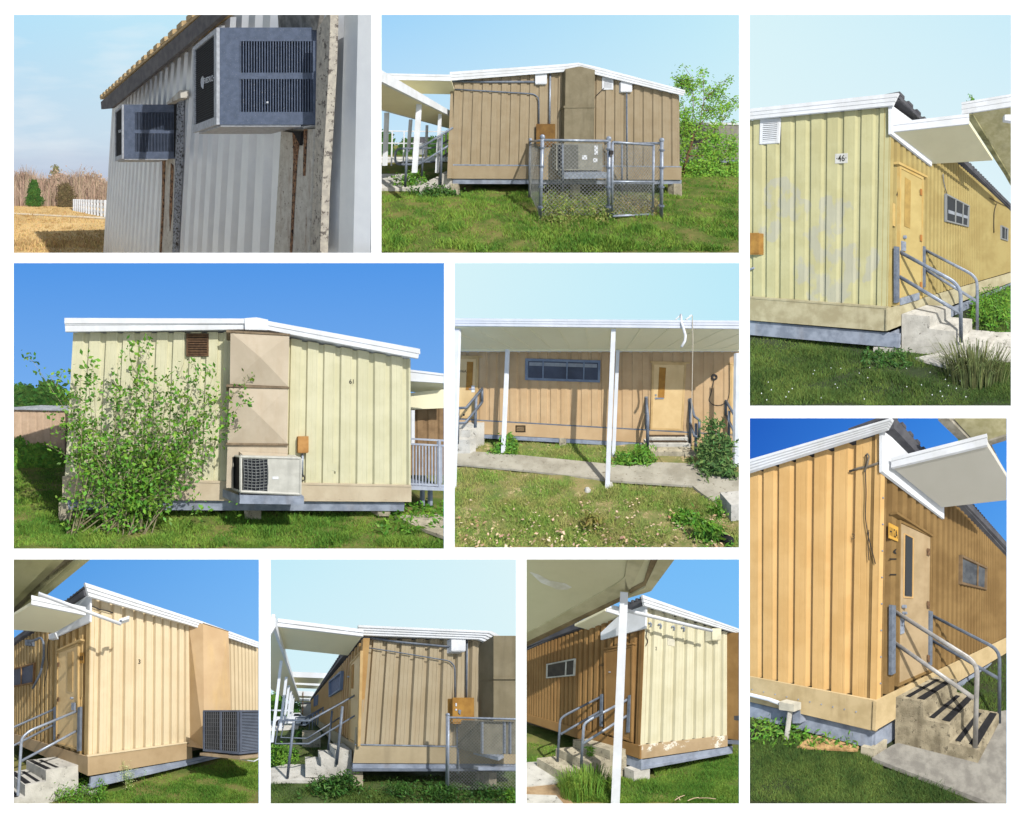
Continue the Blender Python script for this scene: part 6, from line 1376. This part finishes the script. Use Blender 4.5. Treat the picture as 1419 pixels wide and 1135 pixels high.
plate(P, PF, [(876, 698), (888, 700), (884, 722), (876, 712)], .02, .175).build(P, 'latch', M_GALV, mbx)
pp = conduit(P, PF, [(872, 766), (872, 995)], .022, 'conduit', 'grey conduit running from the ochre cabinet down to the ground', M_GALV, group=G8)
conduit(P, PF, [(900, 766), (904, 830), (930, 878), (975, 900)], .02, 'cable', 'black cable looping from the ochre cabinet to the caged unit', M_WIRE, cat='cable')
ac = thing(P, 'packaged_air_conditioner', P.hit(PF, (1080, 930), .6), 'shaded grey air conditioner on rails behind the chain link fence at the right', 'air conditioner')
MB().box(P.ray((978, 800))[0]*3.5, 4, 3.5, 4.02, P.ray((978, 905))[2]*3.5, P.ray((978, 752))[2]*3.5).build(P, 'cabinet', mat('grey_cab', (132, 128, 112), (114, 110, 96), streak=.2), ac)
for x in (983, 1086, 1112): MB().box(P.ray((x, 800))[0]*3.48, P.ray((x+6, 800))[0]*3.48, 3.47, 3.5, P.ray((978, 900))[2]*3.5, P.ray((978, 754))[2]*3.5).build(P, 'panel_edge', M_GALV, ac)
MB().obox(P.ray((944, 905))*3.7, P.ray((1060, 935))*3.3-P.ray((944, 905))*3.7, (0, 0, .06), (.3, .2, 0)).build(P, 'support_rail', M_GALV, ac)
MB().box(P.ray((945, 960))[0]*3.5, 4, 3.4, 3.5, P.ray((945, 972))[2]*3.5, P.ray((945, 958))[2]*3.5).build(P, 'support_rail', M_BEAM, ac)
YF = 3.42
fe = thing(P, 'chain_link_fence', P.ray((823, 1075))*YF, 'chain link fence with a grey corner post in front of the duct', 'fence')
MB().tube([P.ray((823, 1085))*YF, P.ray((825, 722))*YF], .028, 10).build(P, 'post', M_GALV, fe, smooth=True)
MB().ball(P.ray((825, 722))*YF, .034).build(P, 'post_cap', M_GALV, fe, smooth=True)
MB().tube([P.ray((825, 734))*YF, P.ray((1190, 744))*YF], .018, 8).build(P, 'top_rail', M_GALV, fe, smooth=True)
a = P.ray((826, 1075))*YF; b = P.ray((1190, 1075))*YF
chain_link(P, a, b, .02+(a[2]+1.6), 1.48, .06, M_LINK, fe, r=.0022)
# canopies
cn = thing(P, 'door_canopy', P.flat((220, 370), 1.1)*np.array([1, 1, 0])+[0, 0, -1.6], 'nearest flat cream canopy joining the dull tan corner', 'canopy')
slab(P, [(38, 316), (425, 362), (362, 447), (62, 415)], 1.33, .05, 'deck', M_CREAMDECK, cn)
edge_strip(P, (34, 314), (426, 360), 1.33, .125, 'fascia', M_WHITEMETAL, cn, ribs=4)
edge_strip(P, (62, 415), (36, 314), 1.33, .12, 'fascia', M_CREAMDECK, cn)
c2 = thing(P, 'walkway_canopy', P.gxy(-.6, 8), 'long receding walkway canopy on thin white posts at the left of the dull tan wall', 'canopy')
zc = 1.1; xr = P.flat((60, 470), zc)[0]
def ray_h(q, z): return P.flat(q, z)
xr = -.45; MB().box(-1.9, xr, 2.75, 26, 1.22, 1.26).build(P, 'deck', M_CREAMDECK, c2)
MB().box(xr, xr+.05, 2.75, 26, 1.19, 1.36).build(P, 'fascia', M_WHITEMETAL, c2)
plate(P, 2.78, [(2, 268), (26, 272), (26, 312), (2, 350)], .04).build(P, 'end_cap', M_WHITEMETAL, c2)
for (xt, yt, xb, yb, Y, w) in ((52, 470, 10, 850, 4.3, .06), (76, 545, 48, 790, 6.6, .09), (88, 585, 66, 760, 8.6, .1), (98, 610, 84, 740, 10.5, .12), (104, 626, 94, 730, 12.5, .12), (110, 640, 102, 728, 15, .14)):
    a = P.ray((xt, yt))*Y; b = P.ray((xb, yb))*Y; MB().prism([a+[-w/2, 0, 0], a+[w/2, 0, 0], b+[w/2, 0, 0], b+[-w/2, 0, 0]], (0, w, 0)).build(P, 'post', M_WHITEMETAL, c2)
for i, (q, z) in enumerate((([(92, 546), (272, 552), (244, 578), (96, 572)], 1.9), ([(98, 580), (246, 588), (232, 602), (100, 597)], 2.0), ([(106, 632), (206, 636), (198, 645), (108, 642)], 2.0), ([(110, 655), (196, 658), (190, 664), (112, 662)], 2.0))):
    cc = thing(P, 'door_canopy', P.flat(q[0], z)*np.array([1, 1, 0])+[0, 0, -1.6], ['second canopy of the receding row beside the side windows', 'third canopy of the receding row beside the dull tan classroom', 'fourth canopy of the receding row, small and far', 'farthest and smallest canopy of the receding row'][i], 'canopy', 'row of receding door canopies')
    slab(P, q, z, .06, 'deck', M_CREAMDECK, cc); a, b = P.flat(q[0], z), P.flat(q[1], z)
    MB().obox(a-[0, .03, .01], b-a, (0, 0, .28*a[1]/12+.05), (0, .05, 0)).build(P, 'fascia', M_WHITEMETAL, cc)
# steps and rails
st = thing(P, 'concrete_steps', P.gnd((260, 1010)), 'three pale concrete steps at the left foot of the dull tan wall', 'steps')
MB().prism([P.ray(p)*4.35 for p in ((380, 887), (303, 887), (303, 926), (238, 926), (238, 964), (165, 964), (165, 1012), (380, 1012))], (0, .95, 0)).build(P, 'step_block', M_CONC, st)
GH8 = 'square-end pipe handrails beside the dull tan wall'
hr = thing(P, 'handrail', P.ray((81, 1013))*4.3, 'near blue-grey pipe handrail of the pale steps', 'handrail', GH8)
PA = P.front(4.3); PB_ = P.front(5.35)
rail(P, PA, [[(408, 624), (184, 751), (43, 748), (24, 856), (181, 856), (402, 721), (408, 624)]], .021, 'rail', M_GALVDARK, hr)
rail(P, PA, [[(111, 757), (81, 1016)], [(337, 682), (310, 952)]], .032, 'upright', M_GALVDARK, hr)
hr = thing(P, 'handrail', P.ray((270, 892))*5.3, 'far blue-grey pipe handrail of the pale steps', 'handrail', GH8)
rail(P, PB_, [[(351, 655), (182, 748), (70, 744), (51, 827), (173, 832), (324, 735)]], .021, 'rail', M_GALVDARK, hr)
rail(P, PB_, [[(289, 702), (270, 892)]], .03, 'upright', M_GALVDARK, hr)
hr = thing(P, 'handrail', P.ray((200, 800))*8.5, 'distant pipe handrails of the next door along the row', 'handrail', GH8)
rail(P, P.front(8.6), [[(249, 686), (165, 735), (120, 735), (118, 768), (165, 770), (247, 715)], [(200, 718), (197, 790)], [(225, 703), (222, 770)], [(247, 688), (246, 720)]], .03, 'rail', M_GALVDARK, hr)
rail(P, P.front(9.6), [[(240, 698), (160, 744)], [(185, 732), (183, 790)], [(212, 714), (210, 775)]], .03, 'rail', M_GALVDARK, hr)
MB().prism([P.gnd(p, -.0) for p in ((-20, 985), (75, 962), (300, 965), (330, 1020), (180, 1040), (60, 1040), (-20, 1048))], (0, 0, .07)).build(P, 'path', M_CONC, None, kind='structure')
MB().box(P.ray((150, 800))[0]*8.4, P.ray((236, 800))[0]*8.4, 8.4, 9.4, -1.62, -.98).build(P, 'concrete_steps', M_CONCDARK, None, label='distant low block of steps further down the row', cat='steps')
MB().prism([P.gnd(p, .02) for p in ((-20, 745), (140, 745), (130, 790), (-20, 800))], (0, 0, .03)).build(P, 'road', mat('pale_road', (214, 210, 200)), None, kind='structure')
# white pick-up truck
tr = thing(P, 'pickup_truck', P.ray((90, 770))*18.5, 'white pick-up truck parked beyond the thin posts', 'truck')
def tx(x): return P.ray((x, 700))[0]*18.5
def tz(y): return P.ray((100, y))[2]*18.5
M_TRK = mat('white_truck_paint', (236, 238, 242), (230, 232, 236), rough=.25, spec=.5)
MB().prism([(tx(20), 18.5, tz(762)), (tx(20), 18.5, tz(732)), (tx(100), 18.5, tz(730)), (tx(106), 18.5, tz(714)), (tx(138), 18.5, tz(713)), (tx(152), 18.5, tz(728)), (tx(182), 18.5, tz(734)), (tx(184), 18.5, tz(762))], (0, 1.9, 0)).build(P, 'body', M_TRK, tr)
MB().prism([(tx(110), 18.47, tz(728)), (tx(113), 18.47, tz(717)), (tx(136), 18.47, tz(716)), (tx(147), 18.47, tz(728))], (0, .03, 0)).build(P, 'window', M_GLASS, tr)
for x in (46, 160): 
    w_ = MB().tube([(tx(x), 18.42, tz(760)), (tx(x), 18.7, tz(760))], .36, 16).build(P, 'wheel', M_BLACK, tr); MB().tube([(tx(x), 18.40, tz(760)), (tx(x), 18.43, tz(760))], .18, 10).build(P, 'rim', M_GALV, w_)
plate(P, 18.45, rect(22, 738, 27, 746), .05).build(P, 'tail_light', mat('orange_lamp', (226, 120, 50)), tr)
hb = thing(P, 'far_building', P.ray((160, 700))*30, 'small pale far building at the end of the canopy row', 'building')
MB().box(P.ray((140, 700))[0]*30, P.ray((196, 700))[0]*30, 30, 34, -1.6, P.ray((0, 672))[2]*30).build(P, 'wall', mat('far_grey', (196, 194, 186)), hb)
MB().box(P.ray((134, 700))[0]*30, P.ray((198, 700))[0]*30, 29.6, 34, P.ray((0, 672))[2]*30, P.ray((0, 664))[2]*30).build(P, 'roof', mat('far_roof', (150, 150, 148)), hb)
MB().tube([P.ray((152, 720))*26, P.ray((154, 615))*26], .07, 6).build(P, 'utility_pole', M_BARK, None, label='thin utility pole far beyond the canopy row', cat='pole')
MB().tube([P.ray((-10, 700))*12, P.ray((110, 704))*12], .05, 6).build(P, 'pipe_rail', M_WHITEMETAL, None, label='horizontal white pipe between the thin posts at the left', cat='rail')
small_tree(P, 30, 735, 640, 110, M_LEAF, 'background_tree', 'leafy green tree beyond the white truck at the left edge', seed=61, n=420, leaf=.22, Y=24)
small_tree(P, 118, 730, 676, 36, M_LEAFDARK, 'background_tree', 'small far tree between the posts and the pale building', seed=62, n=120, leaf=.22, Y=27)
leafclump(P, [(40, 960, 870, 90, 150), (95, 930, 880, 70, 60)], 10, .035, .05, M_LEAF, 'weed_clump', 'bright leafy weeds under the left end of the handrail', 'weeds', 8, elong=1.3)
leafclump(P, [(270, 1085, 1030, 150, 120), (350, 1080, 1000, 70, 50)], 10, .028, .05, M_LEAFDARK, 'weed_clump', 'dark weeds in front of the pale steps', 'weeds', 9, elong=1.7)
leafclump(P, [(140, 840, 790, 60, 60)], 10, .04, .05, M_LEAFDARK, 'weed_clump', 'dark low growth behind the far handrail', 'weeds', 10, elong=1.3)
leafclump(P, [(800, 1120, 1060, 200, 160), (1000, 1110, 1050, 120, 100), (600, 1100, 1050, 160, 110)], 9, .02, .05, M_LEAFDARK, 'weed_clump', 'dark weedy growth along the foot of the dull tan wall', 'weeds', 11, elong=1.5)
leafclump(P, [(1125, 1135, 1080, 30, 50)], 9, .02, .04, M_LEAF, 'weed_clump', 'bright weeds at the lower right corner by the fence', 'weeds', 12, elong=1.5)
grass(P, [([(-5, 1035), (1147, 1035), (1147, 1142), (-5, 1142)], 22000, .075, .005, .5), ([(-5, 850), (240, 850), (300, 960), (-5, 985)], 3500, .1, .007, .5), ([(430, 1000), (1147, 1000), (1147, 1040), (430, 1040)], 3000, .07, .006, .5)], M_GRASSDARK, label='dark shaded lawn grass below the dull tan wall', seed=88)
# ================================================================== picture 9: pale corner seen under a canopy, white post in front
P = Pan(R9, (729, 775), 296/991, 495, 625, 1300, *D9, 2.85)
sky(P, sky_mat('sky_white_post', (112, 182, 246), (120, 190, 248), (150, 208, 252), (150, 208, 252)))
ground(P, M_GRASSBASE, .02, seed=9)
C, PR, PL = P.corner((532, 1025), (553, 216), (528, 862), (1795, 1300), (-968, 1300))
bd = thing(P, 'portable_classroom', C, 'pale cream end wall with brown side wall seen behind the white post', 'portable classroom')
M_W9 = mat('pale_cream_siding', (212, 206, 176), (202, 195, 162), scale=1.8, rough=.6, streak=.25, streakc=(196, 176, 128))
M_W9S = mat('ochre_siding_shaded', (148, 114, 68), (132, 98, 54), scale=1.6, rough=.6, streak=.35, streakc=(122, 82, 40))  # ochre side paint with the canopy's shade mixed into its colour
M_SK9 = mat('peeling_skirt', (180, 156, 122), (164, 140, 106), scale=2.5, rough=.8, spots=.32, spotc=(224, 218, 202), spscale=4)
corr(P, PR, [(553, 216), (945, 342)], [(528, 862), (945, 816)], 'wall', M_W9, bd, period=.32, shift=.2)
corr(P, PL, [(553, 216), (-30, 430)], [(528, 864), (-30, 708)], 'wall', M_W9S, bd, period=.28, prof=[(a*.305/.244, d) for a, d in PROF_SIDE])
plate(P, PR, [(553, 214), (570, 219), (548, 861), (528, 863)], .012, .004).build(P, 'corner_trim', M_W9, bd)
plate(P, PL, [(553, 214), (541, 218), (516, 860), (528, 863)], .012, .004).build(P, 'corner_trim', M_W9S, bd)
plate(P, PR, [(527, 864), (935, 818), (935, 868), (526, 928)], .04, .012).build(P, 'skirt', M_SK9, bd)
plate(P, PL, [(528, 866), (-30, 709), (-30, 742), (527, 926)], .04, .012).build(P, 'skirt', M_W9S, bd)
plate(P, PR, [(534, 932), (958, 868), (958, 900), (534, 978)], .05, -.04).build(P, 'beam', M_BEAM, bd)
plate(P, PR, [(534, 966), (958, 892), (958, 900), (534, 978)], .10, -.02).build(P, 'beam_flange', M_BEAM, bd)
plate(P, PL, [(534, 932), (460, 905), (460, 950), (534, 978)], .05, -.04).build(P, 'beam', M_BEAM, bd)
plate(P, PR, [(500, 982), (574, 970), (574, 1022), (500, 1030)], .3, -.25).build(P, 'pier', M_CONC, bd)
fascia(P, PR, [(540, 165), (1010, 330)], [(550, 216), (1010, 352)], .2, M_WHITEMETAL, bd)
roof_slab(P, PR, [(540, 165), (1010, 330)], -.02, vec(PL, 22), M_ROOFDARK, bd, th=.03, drop=.05)
core(P, P.hit(PR, (527, 925)), vec(PR, 8), vec(PL, 20), P.hit(PR, (527, 925))[2], P.hit(PR, (527, 370))[2], bd)
mb = MB(); a = P.hit(PL, (536, 184), .1); b = P.hit(PL, (-30, 404), .1)
mb.obox(a-[0, 0, .12], b-a, (0, 0, .11), -PL.n*.4)
for i in range(60): mb.obox(a+(b-a)*i/60, (b-a)*.45/60, (0, 0, .05), -PL.n*.6)
mb.build(P, 'roof_edge', M_ROOFDARK, bd)
plate(P, PL, [(556, 190), (470, 224), (346, 340), (346, 374), (552, 320)], .04, .02).build(P, 'white_panel', M_WHITEMETAL, bd)
dn = door(P, PL, [(494, 396), (360, 424), (362, 806), (488, 848)], bd, M_W9S, M_W9S, None, None, [(392, 524, .01)], [(494, 386), (358, 412), (358, 420), (494, 394)], fr=.04)
text_on(P, PL, 'H12B', [(341, 486), (364, 482), (341, 498)], M_INK, bd, off=.008, name='number')
plate(P, PL, [(359, 506), (347, 508), (347, 600), (359, 600)], .01, .004).build(P, 'small_panel', M_W9S, bd)
text_on(P, PR, '2', [(600, 406), (607, 406), (600, 422)], M_INK, bd, off=.006, name='number')
window(P, PL, [(224, 460), (94, 486), (92, 552), (220, 540)], bd, mat('pale_alu', (190, 188, 178), (164, 160, 150), rough=.4), mat('dark_blind_pane', (62, 56, 46), (44, 40, 34), scale=8, rough=.3), (.26,), .035, .05)
sg = plate(P, PR, [(657, 364), (690, 370), (690, 404), (657, 398)], .012, .0).build(P, 'blank_plate', mat('pale_plate', (212, 206, 184)), None, label='small blank square plate near the top of the pale cream wall', cat='plate')
for i, (x, y) in enumerate(((576, 302), (622, 308), (684, 318), (730, 322))):
    conduit(P, PR, [(x-8, y-4), (x, y-8), (x+5, y), (x+2, y+12)], .018, 'wall_hook', ['first hook from the corner under the pole on the cream wall', 'second hook from the corner under the pole on the cream wall', 'third hook from the corner under the pole, above the blank plate', 'fourth hook from the corner, farthest along under the pole'][i], M_GALV, off=.04, cat='hook', rnd=False, group='hooks under the white pole')
conduit(P, PR, [(562, 330), (556, 360), (566, 380), (556, 402)], .008, 'wire', 'thin squiggly wire by the corner of the pale cream wall', M_WIRE, cat='wire')
pb_ = jbox(P, PR, (866, 322, 904, 376), .2, 'white_box', 'cream box at the far end of the pole on the pale wall', 'wall box', mat('cream_box', (222, 216, 186)))
pl9 = thing(P, 'pole', P.ray((855, 331))*5.1, 'long white pole running from under the canopy to the cream box', 'pole')
MB().tube([P.ray((400, 222))*4.3, P.ray((862, 332))*5.35], .03, 10).build(P, 'tube', M_WHITEMETAL, pl9, smooth=True)
MB().tube([P.ray((776, 311))*5.15, P.ray((798, 317))*5.2], .036, 10).build(P, 'coupling', M_GALVDARK, pl9, smooth=True)
du = thing(P, 'duct_housing', P.hit(PR, (960, 835)), 'dark brown duct side at the right edge beside the pale cream wall', 'duct')
MB().add([P.hit(PR, (932, 342), 0), P.hit(PR, (1010, 338), .55), P.hit(PR, (1010, 840), .55), P.hit(PR, (932, 832), 0)], [(0, 1, 2, 3)]).build(P, 'side_panel', mat('brown_duct', (172, 134, 82), (150, 114, 66), scale=2, streak=.4), du)
MB().add([P.hit(PR, (1010, 338), .55), P.hit(PR, (1100, 360), .55), P.hit(PR, (1100, 840), .55), P.hit(PR, (1010, 840), .55)], [(0, 1, 2, 3)]).build(P, 'front_panel', mat('brown_duct', (172, 134, 82)), du)
MB().add([P.hit(PR, (938, 728), .03), P.hit(PR, (1010, 724), .57), P.hit(PR, (1010, 750), .57), P.hit(PR, (938, 744), .03)], [(0, 1, 2, 3)]).build(P, 'dark_stain_strip', M_ROOFDARK, du)
MB().obox(P.hit(PR, (928, 838), 0), P.hit(PR, (1010, 842), .55)-P.hit(PR, (928, 838), 0), (0, 0, -.09), PR.n*.05).build(P, 'ledge', M_BEAM, du)
# canopies
cn = thing(P, 'door_canopy', P.flat((380, 300), 1.55)*np.array([1, 1, 0])+[0, 0, -1.6], 'flat cream canopy between the white post and the pale corner', 'canopy')
slab(P, [(530, 290), (366, 240), (225, 310), (345, 342)], 1.62, .05, 'deck', M_CREAMDECK, cn)
edge_strip(P, (366, 242), (532, 292), 1.62, .12, 'fascia', M_WHITEMETAL, cn, ribs=3)
c2 = thing(P, 'walkway_canopy', P.flat((250, 100), 2.0)*np.array([1, 1, 0])+[0, 0, -1.6], 'big foreground canopy underside filling the top left above the white post', 'canopy')
Zk = 1.55
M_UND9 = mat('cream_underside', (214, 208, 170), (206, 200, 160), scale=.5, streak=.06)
slab(P, [(-60, -60), (480, -60), (455, 84), (430, 110), (-60, 375)], Zk, .05, 'deck', M_UND9, c2)
M_PATCH = mat('white_patch', (236, 234, 226), (206, 200, 176), scale=3)
rg = random.Random(5); pp = [(14, 58), (60, 72), (110, 100), (180, 112), (212, 130), (190, 142), (140, 140), (118, 128), (70, 110)]
MB().prism([P.flat(p, Zk-.004) for p in pp], (0, 0, .002)).build(P, 'peeled_patch', M_PATCH, c2)
def beam(p, q, z, w, h, m, root, side=1):
    a, b = P.flat(p, z), P.flat(q, z); d = b-a; s = np.array([-d[1], d[0], 0])/np.linalg.norm(d[:2])*w*side
    return MB().obox(a, d, (0, 0, h), s).build(P, 'beam', m, root)
M_BM9 = mat('beam_cream', (206, 198, 160), (186, 178, 138), scale=2, streak=.3)
M_BMD = mat('beam_brown', (150, 132, 96), (120, 102, 72), scale=2, streak=.3)
def band(px_, z, th, m, nm='beam'):
    MB().prism([P.flat(p, z) for p in px_], (0, 0, th)).build(P, nm, m, c2)
band([(458, 85), (480, 150), (470, 168), (430, 200), (-60, 415), (-60, 395), (-60, 378), (420, 116)], Zk-.02, .14, M_BM9)
band([(470, 168), (474, 178), (-60, 436), (-60, 417)], Zk-.05, .12, M_BMD)
band([(480, -60), (520, -60), (556, -10), (480, 150), (460, 146), (458, 84)], Zk-.02, .12, M_BM9)
band([(600, -60), (640, -60), (556, 120), (480, 160), (480, 146), (546, 112)], Zk-.04, .12, M_BMD)
band([(520, -60), (600, -60), (545, 112), (482, 146)], Zk-.01, .05, M_UND9, 'deck')
band([(642, -60), (740, -60), (690, 0), (580, 148), (552, 140), (556, 120)], Zk-.05, .14, M_BM9)
band([(578, 149), (470, 182), (474, 172), (552, 132)], Zk-.06, .14, M_BM9)
a = P.ray((455, 150))*2.9
post = MB(); w = 36*2.9/1300
Yp = 4.05
at_, ab_ = P.ray((437, 150)), P.ray((393, 1150)); bt_, bb_ = P.ray((473, 154)), P.ray((433, 1150))
MB().prism([at_*Yp, bt_*Yp, bb_*Yp, ab_*Yp], (0, .11, 0)).build(P, 'canopy_post', M_WHITEMETAL, None, label='white square canopy post standing in the foreground before the brown door', cat='post')
# steps, rails
st, a, e = stairs(P, PL, (466, 880), (285, 835), 3, .42, M_CONCDARK, 'weathered steps behind the white post', gap=.03, first=.38)
S1 = side_plane(P, PL, (477, 700)); S2 = side_plane(P, PL, (347, 700)); GH9 = 'pipe handrails behind the white post'
h1 = thing(P, 'handrail', P.hit(S1, (255, 965)), 'sunlit near pipe handrail passing behind the white post', 'handrail', GH9)
plate(P, PL, [(483, 630), (472, 632), (464, 804), (476, 804)], .05, .02).build(P, 'mounting_bar', M_GALVDARK, h1)
rail(P, S1, [round_path([(476, 648), (300, 742), (268, 765), (255, 965)]), [(474, 722), (264, 856)]], .026, 'rail', M_GALV, h1)
h2 = thing(P, 'handrail', P.hit(S2, (145, 955)), 'far pipe handrail left of the white post', 'handrail', GH9)
plate(P, PL, [(353, 625), (343, 628), (340, 774), (349, 776)], .04, .02).build(P, 'mounting_bar', M_GALVDARK, h2)
rail(P, S2, [round_path([(347, 638), (180, 724), (158, 744), (145, 955)]), [(345, 704), (160, 812)]], .026, 'rail', M_GALVDARK, h2)
MB().prism([P.gnd(p, .0) for p in ((-20, 950), (180, 942), (200, 1000), (130, 1050), (-20, 1065))], (0, 0, .04)).build(P, 'path', M_CONC, None, kind='structure')
MB().prism([P.gnd(p, .0) for p in ((-20, 1050), (130, 1048), (230, 1150), (-20, 1150))], (0, 0, .02)).build(P, 'dirt_patch', mat('dirt', (176, 150, 116), (150, 122, 88), scale=5, bump=.6), None, kind='structure')
MB().prism([P.gnd(p, .02) for p in ((-20, 1098), (140, 1104), (190, 1160), (-20, 1160))], (0, 0, .03)).build(P, 'path', M_CONC, None, kind='structure')
blade_tuft(P, (275, 1085), 900, .42, .42, M_GRASS, 'tall_grass_clump', 'tall bright grass clump at the foot of the white post', width=.006, cat='grass tuft', droop=.6)
leafclump(P, [(300, 1000, 880, 30, 14), (390, 960, 930, 14, 8)], 6, .03, .03, M_LEAF, 'weed_clump', 'tall weed sprigs rising before the weathered steps', 'weeds', 15, elong=2.4)
rg = random.Random(9); mb = MB()
for x0, y0, x1, y1 in ((690, 1118, 735, 1095), (750, 1120, 800, 1105), (800, 1108, 880, 1112), (700, 1100, 715, 1118)): mb.tube([P.gnd((x0, y0), .06), P.gnd(((x0+x1)/2, (y0+y1)/2-3), .08), P.gnd((x1, y1), .06)], .006, 5)
mb.build(P, 'dry_twigs', mat('dry_twig', (206, 176, 148)), None, label='few dry twigs lying on the lawn right of the white post', cat='twigs', kind='stuff')
grass(P, [([(420, 1000), (580, 1015), (840, 945), (996, 925), (996, 1142), (230, 1142)], 22000, .085, .006, .5), ([(160, 1000), (420, 980), (420, 1142), (240, 1142)], 6000, .14, .006, .6), ([(-5, 850), (160, 870), (200, 950), (-5, 950)], 2500, .08, .008, .5), ([(575, 940), (1000, 880), (1000, 930), (600, 1000)], 3000, .09, .007, .5)], M_GRASS, label='sunlit lawn grass right of the white post', seed=99)
